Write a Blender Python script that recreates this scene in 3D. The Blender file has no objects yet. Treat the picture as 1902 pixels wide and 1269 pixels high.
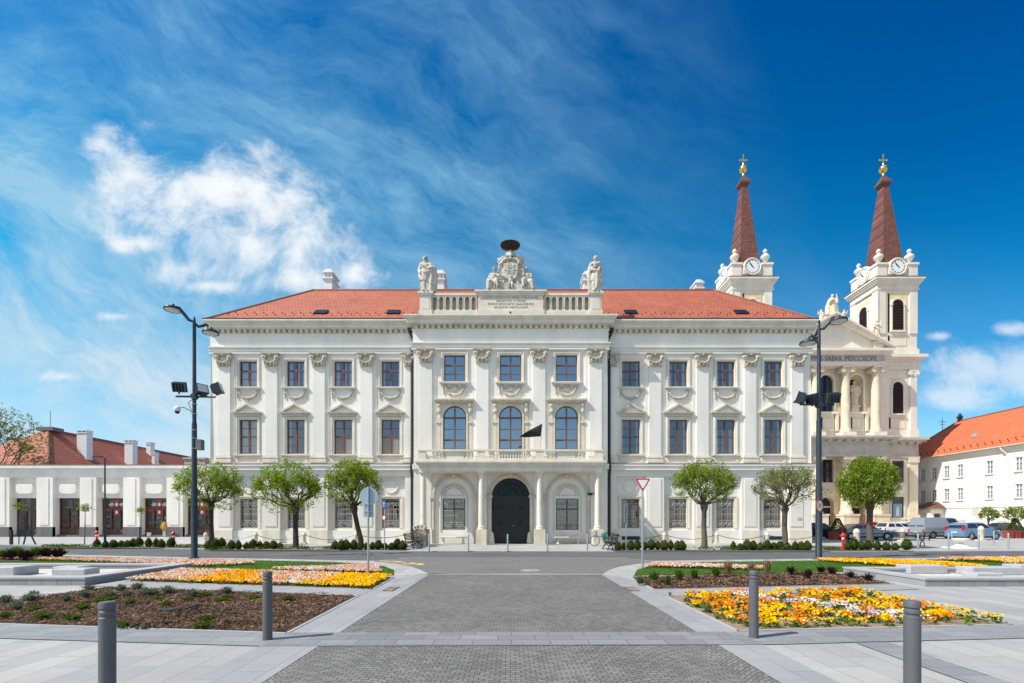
import bpy, bmesh, math, random
from mathutils import Vector, Matrix, Euler, noise as mnoise
R = math.radians
PI = math.pi
S = bpy.context.scene
COL = S.collection

# ------------------------------------------------------------------ camera
F = 898.0            # focal length in pixels of the 1902 px wide photograph (17 mm shift lens)
CX, CY, EYE = 951.0, 967.0, 1.74
cd = bpy.data.cameras.new("camera")
cam = bpy.data.objects.new("camera", cd)
COL.objects.link(cam)
S.camera = cam
cam.location = (0, 0, EYE)
cam.rotation_euler = (R(90), 0, 0)
cd.sensor_fit = 'HORIZONTAL'
cd.sensor_width = 36.0
cd.lens = 36.0 * F / 1902.0
cd.shift_y = (CY - 634.5) / 1902.0
cd.clip_start = 0.05
cd.clip_end = 3000

def fx(px, y): return (px - CX) / F * y
def fz(py, y): return EYE - (py - CY) / F * y
def gp(px, py, z=0.0):
    """point on the ground that far away"""
    y = F * (EYE - z) / (py - CY)
    return ((px - CX) / F * y, y)

# ------------------------------------------------------------------ light
SUN_EL, SUN_H = R(49.5), (-0.930, -0.367)          # sun stands left of and behind the camera
w = bpy.data.worlds.new("World")
S.world = w
w.use_nodes = True
wt = w.node_tree
wt.nodes.clear()
def wn(t, **k):
    n = wt.nodes.new(t)
    for a, b in k.items(): setattr(n, a, b)
    return n
def wl(a, b): wt.links.new(a, b)
def wmath(op, a, b=None, c=None, clamp=False):
    n = wn('ShaderNodeMath', operation=op); n.use_clamp = clamp
    for i, v in enumerate((a, b, c)):
        if v is None: continue
        if isinstance(v, (int, float)): n.inputs[i].default_value = v
        else: wl(v, n.inputs[i])
    return n.outputs[0]
sky = wn('ShaderNodeTexSky', sky_type='NISHITA')
sky.sun_disc = False
sky.sun_elevation = SUN_EL
sky.sun_rotation = math.atan2(SUN_H[0], SUN_H[1])
sky.altitude = 200
sky.air_density = 1.0
sky.dust_density = 0.25
sky.ozone_density = 3.0
tc = wn('ShaderNodeTexCoord')
sep = wn('ShaderNodeSeparateXYZ'); wl(tc.outputs['Generated'], sep.inputs[0])
ay = wmath('MAXIMUM', wmath('ABSOLUTE', sep.outputs[1]), 0.06)
U = wmath('DIVIDE', sep.outputs[0], ay)
V = wmath('DIVIDE', sep.outputs[2], ay)
uv = wn('ShaderNodeCombineXYZ'); wl(U, uv.inputs[0]); wl(V, uv.inputs[1])
def wnoise(vec, scale, detail=6, rough=0.6, dist=0.0, sx=1, sy=1, rot=0, off=(0, 0, 0)):
    m0 = wn('ShaderNodeMapping'); wl(vec, m0.inputs[0]); m0.inputs['Rotation'].default_value = (0, 0, rot)
    m = wn('ShaderNodeMapping'); wl(m0.outputs[0], m.inputs[0])
    m.inputs['Scale'].default_value = (sx, sy, 1)
    m.inputs['Location'].default_value = off
    n = wn('ShaderNodeTexNoise'); wl(m.outputs[0], n.inputs['Vector'])
    n.inputs['Scale'].default_value = scale; n.inputs['Detail'].default_value = detail
    n.inputs['Roughness'].default_value = rough; n.inputs['Distortion'].default_value = dist
    return n.outputs['Fac']
# deepen the blue the way the polarised photograph does: darker and purer with height and towards the right
hsv = wn('ShaderNodeHueSaturation'); wl(sky.outputs[0], hsv.inputs['Color'])
hsv.inputs['Saturation'].default_value = 1.15
def wramp(fac, stops):
    r = wn('ShaderNodeValToRGB'); wl(fac, r.inputs[0])
    e = r.color_ramp.elements
    while len(e) < len(stops): e.new(0.5)
    for q, (p, c) in zip(e, stops): q.position = p; q.color = (*c, 1)
    return r.outputs[0]
fr = wn('ShaderNodeMapRange'); wl(sep.outputs[1], fr.inputs[0]); fr.inputs[1].default_value = -0.5; fr.inputs[2].default_value = 0.25
pol = wmath('MULTIPLY', wmath('ADD', wmath('MULTIPLY', V, 0.80), wmath('MULTIPLY', U, 0.08), clamp=True), fr.outputs[0])
tint = wramp(pol, [(0.0, (0.82, 0.90, 0.93)), (0.12, (0.82, 0.92, 0.88)), (0.25, (0.46, 0.84, 0.86)), (0.38, (0.16, 0.74, 0.84)), (0.5, (0.02, 0.66, 0.82)), (0.7, (0.0, 0.51, 0.77)), (1.0, (0.0, 0.41, 0.73))])
mul = wn('ShaderNodeMixRGB', blend_type='MULTIPLY'); mul.inputs[0].default_value = 1.0
lf = wn('ShaderNodeMixRGB'); wl(wmath('MULTIPLY', wmath('MULTIPLY_ADD', U, -0.55, 0.45, clamp=True), wmath('MULTIPLY', pol, 1.8, clamp=True)), lf.inputs[0])
lf.inputs[1].default_value = (1, 1, 1, 1); lf.inputs[2].default_value = (0.4, 1.55, 1.28, 1)
t2_ = wn('ShaderNodeMixRGB', blend_type='MULTIPLY'); t2_.inputs[0].default_value = 1; wl(tint, t2_.inputs[1]); wl(lf.outputs[0], t2_.inputs[2])
wl(hsv.outputs[0], mul.inputs[1]); wl(t2_.outputs[0], mul.inputs[2])
# cirrus veil: long streaks falling to the right, thick at left, gone at right
warp = wn('ShaderNodeTexNoise'); wl(uv.outputs[0], warp.inputs['Vector']); warp.inputs['Scale'].default_value = 2.2; warp.inputs['Detail'].default_value = 4
wv = wn('ShaderNodeVectorMath', operation='MULTIPLY_ADD'); wl(warp.outputs['Color'], wv.inputs[0]); wv.inputs[1].default_value = (0.30, 0.30, 0); wl(uv.outputs[0], wv.inputs[2])
c1 = wnoise(wv.outputs[0], 2.6, 12, 0.66, 0.0, 0.80, 1.9, R(27))
c2 = wnoise(uv.outputs[0], 1.3, 3, 0.5, 0.2, 0.8, 1.5, R(27), (3.1, 1.7, 0))
c3 = wnoise(wv.outputs[0], 13.0, 10, 0.70, 0.2, 0.7, 1.5, R(34), (1.0, 5.0, 0))
side = wmath('MULTIPLY_ADD', wmath('ADD', U, wmath('MULTIPLY', V, 0.35)), -0.58, 0.50, clamp=True)
cir = wmath('MULTIPLY', wmath('MULTIPLY_ADD', c1, 3.2, -1.10, clamp=True), wmath('MULTIPLY_ADD', c2, 2.4, -0.52, clamp=True))
cir = wmath('MULTIPLY', cir, wmath('MULTIPLY_ADD', c3, 1.9, 0.05))
cir = wmath('MULTIPLY', cir, side)
lowveil = wmath('MULTIPLY', wmath('MULTIPLY_ADD', V, -1.7, 1.05, clamp=True), wmath('MULTIPLY_ADD', c1, 1.4, -0.30, clamp=True))
cir = wmath('ADD', wmath('MULTIPLY', cir, 1.45), wmath('MULTIPLY', lowveil, wmath('MULTIPLY_ADD', U, -0.16, 0.50, clamp=True)), clamp=True)
# cumulus: union of soft ellipses, frayed by noise
n1 = wnoise(wv.outputs[0], 8.0, 14, 0.66, 0.1)
n2 = wnoise(uv.outputs[0], 4.5, 3, 0.5, 0.0, 1, 1, 0, (9.3, 4.1, 0))
def puff(px, py, rx, ry):
    a = wmath('DIVIDE', wmath('SUBTRACT', U, (px - CX) / F), rx / F)
    b = wmath('DIVIDE', wmath('SUBTRACT', V, (CY - py) / F), ry / F)
    d = wmath('SQRT', wmath('ADD', wmath('MULTIPLY', a, a), wmath('MULTIPLY', b, b)))
    return wmath('SUBTRACT', 1.0, d)
PUFFS = [(190, 262, 38, 34), (240, 320, 70, 60), (320, 375, 115, 70), (405, 350, 80, 60), (480, 350, 60, 60), (500, 400, 90, 75),
         (570, 450, 70, 60), (430, 450, 150, 70), (260, 452, 70, 20), (340, 500, 80, 30), (390, 532, 70, 14),
         (655, 512, 44, 34), (112, 700, 40, 11), (213, 588, 36, 9), (560, 520, 90, 26),
         (1830, 685, 110, 42), (1760, 735, 90, 24), (1880, 612, 40, 12),  (1900, 690, 70, 50), (1745, 625, 26, 8)]
m = None
for p in PUFFS:
    q = puff(*p)
    m = q if m is None else wmath('SMOOTH_MAX', m, q, 0.5)
f = wmath('ADD', m, wmath('MULTIPLY_ADD', n1, 4.4, -2.25))
f = wmath('ADD', f, wmath('MULTIPLY_ADD', n2, 1.2, -0.62))
cum = wmath('MULTIPLY', wmath('MULTIPLY_ADD', f, 0.58, 0.33, clamp=True), 1.0)
cs = wn('ShaderNodeMapRange'); cs.interpolation_type = 'SMOOTHSTEP'; wl(cum, cs.inputs[0])
cum = wmath('MULTIPLY', cs.outputs[0], wmath('MULTIPLY_ADD', U, -0.38, 0.98, clamp=True))
edge = wn('ShaderNodeMixRGB'); wl(cir, edge.inputs[0]); wl(mul.outputs[0], edge.inputs[1])
CLOUDWHITE = (1.75, 3.35, 4.75, 1)
vc_ = wramp(V, [(0.0, (4.3, 4.95, 5.3)), (0.28, (3.6, 4.6, 5.3)), (0.6, (2.0, 3.7, 4.9)), (1.0, (1.5, 3.2, 4.6))]); wl(vc_, edge.inputs[2])
shade = wramp(wmath('MULTIPLY_ADD', n2, 1.6, -0.3, clamp=True), [(0.0, (4.7, 5.2, 5.6)), (1.0, (5.9, 6.0, 6.1))])
mx = wn('ShaderNodeMixRGB'); wl(cum, mx.inputs[0]); wl(edge.outputs[0], mx.inputs[1]); wl(shade, mx.inputs[2])
# warm white added high in the unseen rear sky to offset blue fill
hz_ = wn('ShaderNodeMapRange'); wl(sep.outputs[2], hz_.inputs[0]); hz_.inputs[1].default_value = 0.42; hz_.inputs[2].default_value = 0.72
bk_ = wn('ShaderNodeMapRange'); wl(sep.outputs[1], bk_.inputs[0]); bk_.inputs[1].default_value = 0.05; bk_.inputs[2].default_value = -0.35
rear_fill = wn('ShaderNodeMixRGB'); wl(wmath('MULTIPLY', hz_.outputs[0], bk_.outputs[0]), rear_fill.inputs[0]); wl(mx.outputs[0], rear_fill.inputs[1]); rear_fill.inputs[2].default_value = (4.6, 4.35, 3.9, 1)
bg = wn('ShaderNodeBackground'); wl(rear_fill.outputs[0], bg.inputs[0]); bg.inputs[1].default_value = 0.11
wo = wn('ShaderNodeOutputWorld'); wl(bg.outputs[0], wo.inputs[0])

sd = bpy.data.lights.new("sun", 'SUN')
sd.energy = 4.0
sd.angle = R(0.53)
sd.color = (1.0, 0.94, 0.86)
sun = bpy.data.objects.new("sun", sd)
COL.objects.link(sun)
sdir = Vector((SUN_H[0] * math.cos(SUN_EL), SUN_H[1] * math.cos(SUN_EL), math.sin(SUN_EL)))
sun.rotation_euler = sdir.to_track_quat('Z', 'Y').to_euler()
sun.location = (-30, -20, 60)

S.render.engine = 'CYCLES'
S.cycles.use_denoising = True
S.cycles.max_bounces = 6
S.cycles.transparent_max_bounces = 12
S.view_settings.view_transform = 'Standard'
S.view_settings.look = 'None'
S.view_settings.exposure = 0.62
S.view_settings.gamma = 1.0

# ------------------------------------------------------------------ materials
M = {}
def mat(name, col, rough=0.75, var=0.08, scale=1.2, bump=0.15, bscale=30.0, metal=0.0, dark=None, world=False, spec=None, wear=0.0, coat=0.0):
    m = bpy.data.materials.new(name); m.use_nodes = True
    t = m.node_tree; b = t.nodes['Principled BSDF']
    b.inputs['Roughness'].default_value = rough
    b.inputs['Metallic'].default_value = metal
    if spec is not None: b.inputs['Specular IOR Level'].default_value = spec
    if coat: b.inputs['Coat Weight'].default_value = coat
    if world: v = t.nodes.new('ShaderNodeNewGeometry').outputs['Position']
    else: v = t.nodes.new('ShaderNodeTexCoord').outputs['Object']
    n = t.nodes.new('ShaderNodeTexNoise'); n.inputs['Scale'].default_value = scale
    n.inputs['Detail'].default_value = 6; n.inputs['Roughness'].default_value = 0.65
    t.links.new(v, n.inputs['Vector'])
    r = t.nodes.new('ShaderNodeValToRGB'); t.links.new(n.outputs['Fac'], r.inputs[0])
    d = dark or tuple(c * (1 - 2 * var) for c in col)
    e = r.color_ramp.elements
    e[0].position = 0.28; e[0].color = (*d, 1)
    e[1].position = 0.66; e[1].color = (*tuple(min(1, c * (1 + var)) for c in col), 1)
    out = r.outputs[0]
    if wear:
        n3 = t.nodes.new('ShaderNodeTexNoise'); n3.inputs['Scale'].default_value = scale * 0.6; n3.inputs['Detail'].default_value = 9
        mp = t.nodes.new('ShaderNodeMapping'); mp.inputs['Scale'].default_value = (2.2, 2.2, 0.35)
        t.links.new(v, mp.inputs[0]); t.links.new(mp.outputs[0], n3.inputs['Vector'])
        r3 = t.nodes.new('ShaderNodeValToRGB'); t.links.new(n3.outputs['Fac'], r3.inputs[0])
        r3.color_ramp.elements[0].position = 0.36; r3.color_ramp.elements[0].color = (1 - wear, 1 - wear * 1.05, 1 - wear * 1.2, 1)
        r3.color_ramp.elements[1].position = 0.58; r3.color_ramp.elements[1].color = (1, 1, 1, 1)
        mm = t.nodes.new('ShaderNodeMixRGB'); mm.blend_type = 'MULTIPLY'; mm.inputs[0].default_value = 1
        t.links.new(out, mm.inputs[1]); t.links.new(r3.outputs[0], mm.inputs[2]); out = mm.outputs[0]
    t.links.new(out, b.inputs['Base Color'])
    if bump:
        n2 = t.nodes.new('ShaderNodeTexNoise'); n2.inputs['Scale'].default_value = bscale; n2.inputs['Detail'].default_value = 4
        t.links.new(v, n2.inputs['Vector'])
        bp = t.nodes.new('ShaderNodeBump'); bp.inputs['Strength'].default_value = bump; bp.inputs['Distance'].default_value = 0.02
        t.links.new(n2.outputs['Fac'], bp.inputs['Height']); t.links.new(bp.outputs[0], b.inputs['Normal'])
    M[name] = m
    return m

mat('plaster', (0.815, 0.79, 0.742), 0.85, 0.035, 0.5, 0.10, 14, wear=0.11)
mat('plaster_trim', (0.81, 0.785, 0.735), 0.85, 0.03, 0.7, 0.08, 20, wear=0.08)
mat('stone_warm', (0.66, 0.60, 0.49), 0.85, 0.08, 1.6, 0.25, 18, wear=0.14)
mat('stone_cream', (0.74, 0.69, 0.59), 0.85, 0.06, 1.3, 0.2, 18, wear=0.10)
mat('stone_old', (0.40, 0.35, 0.28), 0.9, 0.18, 2.5, 0.8, 8, wear=0.3)
mat('stone_statue', (0.58, 0.55, 0.48), 0.9, 0.16, 2.6, 0.9, 9, wear=0.30)
mat('stone_capital', (0.62, 0.565, 0.47), 0.9, 0.13, 4, 0.8, 10, wear=0.22)
mat('wood_frame', (0.17, 0.075, 0.055), 0.5, 0.12, 4, 0.1, 40)
mat('wood_frame_dark', (0.12, 0.055, 0.045), 0.5, 0.12, 4, 0.1, 40)
mat('wood_door', (0.016, 0.010, 0.010), 0.42, 0.2, 3, 0.15, 30)
mat('shop_wood', (0.095, 0.034, 0.025), 0.45, 0.15, 4, 0.1, 30)
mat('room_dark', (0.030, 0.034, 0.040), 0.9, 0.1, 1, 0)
mat('curtain', (0.62, 0.64, 0.66), 0.9, 0.08, 6, 0)
mat('blind', (0.30, 0.29, 0.28), 0.85, 0.08, 6, 0)
mat('iron_white', (0.40, 0.43, 0.44), 0.5, 0.05, 6, 0)
mat('iron_dark', (0.020, 0.026, 0.032), 0.42, 0.1, 5, 0.05, 40, metal=0.3)
mat('lamp_paint', (0.018, 0.030, 0.042), 0.42, 0.12, 5, 0.05, 30)
mat('gutter', (0.022, 0.028, 0.040), 0.4, 0.15, 3, 0.05, 30, metal=0.3)
mat('steel', (0.115, 0.118, 0.128), 0.52, 0.05, 3, 0.12, 90, metal=0.15)
mat('steel_light', (0.42, 0.46, 0.50), 0.38, 0.05, 3, 0.05, 60, metal=0.6)
mat('sign_back', (0.36, 0.46, 0.52), 0.4, 0.06, 3, 0.03, 60, metal=0.35)
mat('white_paint', (0.78, 0.78, 0.78), 0.55, 0.03, 3, 0.05, 30, wear=0.05)
mat('red_paint', (0.62, 0.022, 0.018), 0.4, 0.06, 5, 0.05, 30)
mat('sign_red', (0.62, 0.015, 0.03), 0.4, 0.03, 5, 0)
mat('sign_blue', (0.015, 0.07, 0.33), 0.4, 0.03, 5, 0)
mat('black_paint', (0.012, 0.012, 0.012), 0.6, 0.1, 5, 0)
mat('flag_cloth', (0.014, 0.014, 0.016), 0.8, 0.2, 5, 0.1, 30)
mat('flashing', (0.23, 0.085, 0.055), 0.6, 0.15, 3, 0)
mat('lettering_grey', (0.33, 0.315, 0.285), 0.9, 0.08, 8, 0)
mat('lettering_dark', (0.16, 0.12, 0.10), 0.9, 0.08, 8, 0)
mat('asphalt', (0.105, 0.108, 0.115), 0.9, 0.10, 0.35, 0.5, 90, world=True, wear=0.12)
mat('kerb_stone', (0.36, 0.37, 0.38), 0.85, 0.08, 1.2, 0.25, 40, world=True)
mat('soil', (0.075, 0.050, 0.036), 0.95, 0.2, 3, 1.0, 22, world=True)
mat('soil_bed', (0.26, 0.19, 0.125), 0.95, 0.2, 3, 1.0, 22, world=True)
mat('pebbles', (0.56, 0.54, 0.51), 0.9, 0.12, 8, 1.0, 40, world=True)
mat('granite_block', (0.40, 0.41, 0.425), 0.7, 0.07, 6, 0.2, 60, world=True)
mat('bark', (0.11, 0.088, 0.070), 0.95, 0.25, 6, 0.9, 22)
mat('bark_dark', (0.060, 0.045, 0.036), 0.95, 0.25, 6, 0.9, 22)
mat('church_wall', (0.78, 0.725, 0.63), 0.85, 0.04, 0.6, 0.1, 14, wear=0.08)
mat('church_yellow', (0.76, 0.62, 0.33), 0.85, 0.05, 0.6, 0.1, 14, wear=0.08)
mat('church_stone', (0.70, 0.60, 0.465), 0.85, 0.08, 0.9, 0.2, 12, wear=0.12)
mat('church_grey', (0.50, 0.475, 0.42), 0.85, 0.08, 0.9, 0.2, 12, wear=0.10)
mat('louvre', (0.030, 0.014, 0.014), 0.7, 0.15, 3, 0.1, 20)
mat('gold', (0.83, 0.52, 0.12), 0.28, 0.05, 3, 0, metal=1.0)
mat('clock_white', (0.82, 0.82, 0.80), 0.5, 0.02, 3, 0)
mat('brown_roof', (0.13, 0.055, 0.038), 0.7, 0.15, 3, 0.2, 20)
mat('plinth_grey', (0.145, 0.15, 0.16), 0.75, 0.12, 2.5, 0.2, 30, wear=0.15)
mat('terracotta_pot', (0.30, 0.045, 0.025), 0.7, 0.12, 5, 0.1, 30)
mat('teal_cloth', (0.03, 0.20, 0.17), 0.7, 0.15, 5, 0)
mat('tyre', (0.016, 0.016, 0.017), 0.85, 0.1, 5, 0.1, 40)
mat('rim', (0.42, 0.43, 0.45), 0.35, 0.05, 5, 0, metal=0.8)
mat('tail_red', (0.48, 0.012, 0.012), 0.25, 0.05, 5, 0)
mat('head_clear', (0.65, 0.68, 0.70), 0.15, 0.05, 5, 0)
mat('plate', (0.68, 0.69, 0.68), 0.5, 0.02, 5, 0)
mat('trim_black', (0.020, 0.021, 0.023), 0.6, 0.1, 5, 0)
mat('car_glass', (0.018, 0.026, 0.030), 0.08, 0.1, 3, 0, spec=0.8)
for nm, c in dict(navy=(0.012, 0.028, 0.075), greyblue=(0.19, 0.225, 0.30), white=(0.72, 0.73, 0.74), silver=(0.31, 0.33, 0.36),
                  blue=(0.16, 0.26, 0.40), black=(0.015, 0.016, 0.020)).items():
    mat('car_' + nm, c, 0.28, 0.02, 2, 0, metal=0.25 if nm not in ('white', 'black') else 0.0, coat=0.7)

def glass(name, tint, gloss, fac):
    m = bpy.data.materials.new(name); m.use_nodes = True
    t = m.node_tree; t.nodes.clear()
    tr = t.nodes.new('ShaderNodeBsdfTransparent'); tr.inputs[0].default_value = (*tint, 1)
    gl = t.nodes.new('ShaderNodeBsdfGlossy'); gl.inputs[0].default_value = (*gloss, 1); gl.inputs['Roughness'].default_value = 0.015
    tcn = t.nodes.new('ShaderNodeTexCoord'); n = t.nodes.new('ShaderNodeTexNoise'); n.inputs['Scale'].default_value = 1.6
    t.links.new(tcn.outputs['Object'], n.inputs['Vector'])
    bp = t.nodes.new('ShaderNodeBump'); bp.inputs['Strength'].default_value = 0.12; bp.inputs['Distance'].default_value = 0.05
    t.links.new(n.outputs['Fac'], bp.inputs['Height']); t.links.new(bp.outputs[0], gl.inputs['Normal'])
    mx_ = t.nodes.new('ShaderNodeMixShader'); mx_.inputs[0].default_value = fac
    t.links.new(tr.outputs[0], mx_.inputs[1]); t.links.new(gl.outputs[0], mx_.inputs[2])
    o = t.nodes.new('ShaderNodeOutputMaterial'); t.links.new(mx_.outputs[0], o.inputs[0])
    M[name] = m
glass('fan_glass', (0.25, 0.25, 0.27), (0.6, 0.65, 0.7), 0.035)
glass('window_glass', (0.80, 0.84, 0.88), (0.86, 0.89, 0.90), 0.22)
glass('window_glass_blue', (0.6, 0.66, 0.72), (0.76, 0.84, 0.84), 0.48)
glass('shop_glass', (0.75, 0.78, 0.8), (0.9, 0.95, 1.0), 0.06)

def leafmat(name, col, var=0.35, transl=0.45):
    m = bpy.data.materials.new(name); m.use_nodes = True
    t = m.node_tree; t.nodes.clear()
    ob = t.nodes.new('ShaderNodeTexCoord')
    n = t.nodes.new('ShaderNodeTexNoise'); n.inputs['Scale'].default_value = 2.3; n.inputs['Detail'].default_value = 5
    t.links.new(ob.outputs['Object'], n.inputs['Vector'])
    r = t.nodes.new('ShaderNodeValToRGB'); t.links.new(n.outputs['Fac'], r.inputs[0])
    r.color_ramp.elements[0].position = 0.3; r.color_ramp.elements[0].color = (*(c * (1 - var) for c in col), 1)
    r.color_ramp.elements[1].position = 0.7; r.color_ramp.elements[1].color = (*(min(1, c * (1 + var)) for c in col), 1)
    d = t.nodes.new('ShaderNodeBsdfDiffuse'); tr = t.nodes.new('ShaderNodeBsdfTranslucent')
    t.links.new(r.outputs[0], d.inputs[0])
    br = t.nodes.new('ShaderNodeMixRGB'); br.blend_type = 'MULTIPLY'; br.inputs[0].default_value = 1
    t.links.new(r.outputs[0], br.inputs[1]); br.inputs[2].default_value = (1.3, 1.25, 0.6, 1)
    t.links.new(br.outputs[0], tr.inputs[0])
    x = t.nodes.new('ShaderNodeMixShader'); x.inputs[0].default_value = transl
    t.links.new(d.outputs[0], x.inputs[1]); t.links.new(tr.outputs[0], x.inputs[2])
    o = t.nodes.new('ShaderNodeOutputMaterial'); t.links.new(x.outputs[0], o.inputs[0])
    M[name] = m
leafmat('leaf_fresh', (0.235, 0.315, 0.042))
leafmat('leaf_olive', (0.21, 0.235, 0.06))
leafmat('leaf_deep', (0.13, 0.215, 0.024))
leafmat('leaf_box', (0.052, 0.082, 0.018), 0.4, 0.2)
leafmat('leaf_box_gold', (0.11, 0.085, 0.018), 0.4, 0.2)
leafmat('leaf_cover', (0.07, 0.14, 0.02))
leafmat('leaf_grey', (0.20, 0.235, 0.19), 0.25, 0.2)
leafmat('leaf_purple', (0.045, 0.025, 0.025), 0.3, 0.2)
leafmat('twig_dry', (0.26, 0.19, 0.11), 0.25, 0.2)
leafmat('grass_blade', (0.045, 0.135, 0.012), 0.35, 0.35)
leafmat('chip', (0.125, 0.070, 0.045), 0.5, 0.05)
leafmat('chip_pale', (0.24, 0.165, 0.115), 0.4, 0.05)
for nm, c in dict(yellow=(0.85, 0.55, 0.005), orange=(0.76, 0.24, 0.012), white=(0.70, 0.66, 0.63), lilac=(0.50, 0.41, 0.55), apricot=(0.74, 0.40, 0.22)).items():
    leafmat('petal_' + nm, c, 0.15, 0.25)

def tilemat(name, base, base2, mortar, rw, rh, msize, rot=0.0, offset=0.5, bump=0.4, var=0.5, rough=0.8, wave=0.0, wavelen=1.4, obj=False, squash=1.0, axis='XY', noisevar=0.12, dist=0.0, gap=0.6):
    """courses of stones / tiles; rw x rh metres; axis picks the plane"""
    m = bpy.data.materials.new(name); m.use_nodes = True
    t = m.node_tree; b = t.nodes['Principled BSDF']; b.inputs['Roughness'].default_value = rough
    L = t.links.new
    v = t.nodes.new('ShaderNodeTexCoord').outputs['Object'] if obj else t.nodes.new('ShaderNodeNewGeometry').outputs['Position']
    sp = t.nodes.new('ShaderNodeSeparateXYZ'); L(v, sp.inputs[0])
    cb = t.nodes.new('ShaderNodeCombineXYZ')
    L(sp.outputs['XYZ'.index(axis[0])], cb.inputs[0]); L(sp.outputs['XYZ'.index(axis[1])], cb.inputs[1])
    mp = t.nodes.new('ShaderNodeMapping'); mp.inputs['Rotation'].default_value = (0, 0, rot); L(cb.outputs[0], mp.inputs[0])
    vec = mp.outputs[0]
    if dist:
        nz = t.nodes.new('ShaderNodeTexNoise'); nz.inputs['Scale'].default_value = 1.3 / max(rw, rh) * 0.6; L(vec, nz.inputs['Vector'])
        vm = t.nodes.new('ShaderNodeVectorMath'); vm.operation = 'MULTIPLY_ADD'; L(nz.outputs['Color'], vm.inputs[0])
        vm.inputs[1].default_value = (dist, dist, 0); L(vec, vm.inputs[2]); vec = vm.outputs[0]
    if wave:
        s2 = t.nodes.new('ShaderNodeSeparateXYZ'); L(vec, s2.inputs[0])
        a = t.nodes.new('ShaderNodeMath'); a.operation = 'PINGPONG'; L(s2.outputs[0], a.inputs[0]); a.inputs[1].default_value = wavelen / 2
        a2 = t.nodes.new('ShaderNodeMath'); a2.operation = 'MULTIPLY'; L(a.outputs[0], a2.inputs[0]); L(a.outputs[0], a2.inputs[1])
        a3 = t.nodes.new('ShaderNodeMath'); a3.operation = 'MULTIPLY_ADD'; L(a2.outputs[0], a3.inputs[0]); a3.inputs[1].default_value = wave; L(s2.outputs[1], a3.inputs[2])
        c3 = t.nodes.new('ShaderNodeCombineXYZ'); L(s2.outputs[0], c3.inputs[0]); L(a3.outputs[0], c3.inputs[1]); vec = c3.outputs[0]
    br = t.nodes.new('ShaderNodeTexBrick'); L(vec, br.inputs['Vector'])
    br.inputs['Scale'].default_value = 1.0; br.inputs['Brick Width'].default_value = rw; br.inputs['Row Height'].default_value = rh
    br.inputs['Mortar Size'].default_value = msize; br.inputs['Mortar Smooth'].default_value = 0.3; br.inputs['Bias'].default_value = 0.0
    br.offset = offset; br.squash = squash
    br.inputs['Color1'].default_value = (*base, 1); br.inputs['Color2'].default_value = (*base2, 1); br.inputs['Mortar'].default_value = (*mortar, 1)
    n = t.nodes.new('ShaderNodeTexNoise'); n.inputs['Scale'].default_value = 0.5; n.inputs['Detail'].default_value = 8; n.inputs['Roughness'].default_value = 0.7; L(v, n.inputs['Vector'])
    rr = t.nodes.new('ShaderNodeMapRange'); L(n.outputs['Fac'], rr.inputs[0]); rr.inputs[1].default_value = 0.3; rr.inputs[2].default_value = 0.7
    rr.inputs[3].default_value = 1 - noisevar; rr.inputs[4].default_value = 1 + noisevar
    n4 = t.nodes.new('ShaderNodeTexNoise'); n4.inputs['Scale'].default_value = 45; n4.inputs['Detail'].default_value = 3; L(v, n4.inputs['Vector'])
    r4 = t.nodes.new('ShaderNodeMapRange'); L(n4.outputs['Fac'], r4.inputs[0]); r4.inputs[3].default_value = 0.86; r4.inputs[4].default_value = 1.14
    mu = t.nodes.new('ShaderNodeMath'); mu.operation = 'MULTIPLY'; L(rr.outputs[0], mu.inputs[0]); L(r4.outputs[0], mu.inputs[1])
    vs = t.nodes.new('ShaderNodeVectorMath'); vs.operation = 'SCALE'; L(br.outputs['Color'], vs.inputs[0]); L(mu.outputs[0], vs.inputs['Scale'])
    L(vs.outputs[0], b.inputs['Base Color'])
    hh = t.nodes.new('ShaderNodeMath'); hh.operation = 'MULTIPLY_ADD'; L(br.outputs['Fac'], hh.inputs[0]); hh.inputs[1].default_value = -1.0
    ns = t.nodes.new('ShaderNodeMath'); ns.operation = 'MULTIPLY'; L(n4.outputs['Fac'], ns.inputs[0]); ns.inputs[1].default_value = 0.4; L(ns.outputs[0], hh.inputs[2])
    bp = t.nodes.new('ShaderNodeBump'); bp.inputs['Strength'].default_value = bump; bp.inputs['Distance'].default_value = 0.012
    L(hh.outputs[0], bp.inputs['Height']); L(bp.outputs[0], b.inputs['Normal'])
    M[name] = m
tilemat('paving_light', (0.295, 0.296, 0.297), (0.375, 0.371, 0.362), (0.19, 0.19, 0.19), 1.15, 0.42, 0.006, rot=R(90), offset=0.37, bump=0.3)
tilemat('paving_far', (0.33, 0.328, 0.322), (0.37, 0.366, 0.358), (0.24, 0.24, 0.24), 0.6, 0.6, 0.008, offset=0.5, bump=0.2)
tilemat('paving_band', (0.20, 0.21, 0.225), (0.25, 0.26, 0.275), (0.10, 0.105, 0.11), 0.62, 0.30, 0.006, offset=0.43, bump=0.35)
tilemat('paving_band_dark', (0.165, 0.172, 0.184), (0.225, 0.232, 0.243), (0.085, 0.09, 0.095), 0.55, 0.27, 0.006, offset=0.37, bump=0.4, dist=0.01)
tilemat('paving_strip', (0.255, 0.262, 0.275), (0.295, 0.302, 0.31), (0.16, 0.165, 0.17), 0.75, 0.40, 0.005, rot=R(90), offset=0.4, bump=0.3)
tilemat('cobbles', (0.132, 0.128, 0.122), (0.200, 0.194, 0.185), (0.058, 0.055, 0.052), 0.115, 0.078, 0.0055, wave=0.75, wavelen=1.7, bump=0.9, rough=0.75, noisevar=0.20, dist=0.035)
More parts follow.
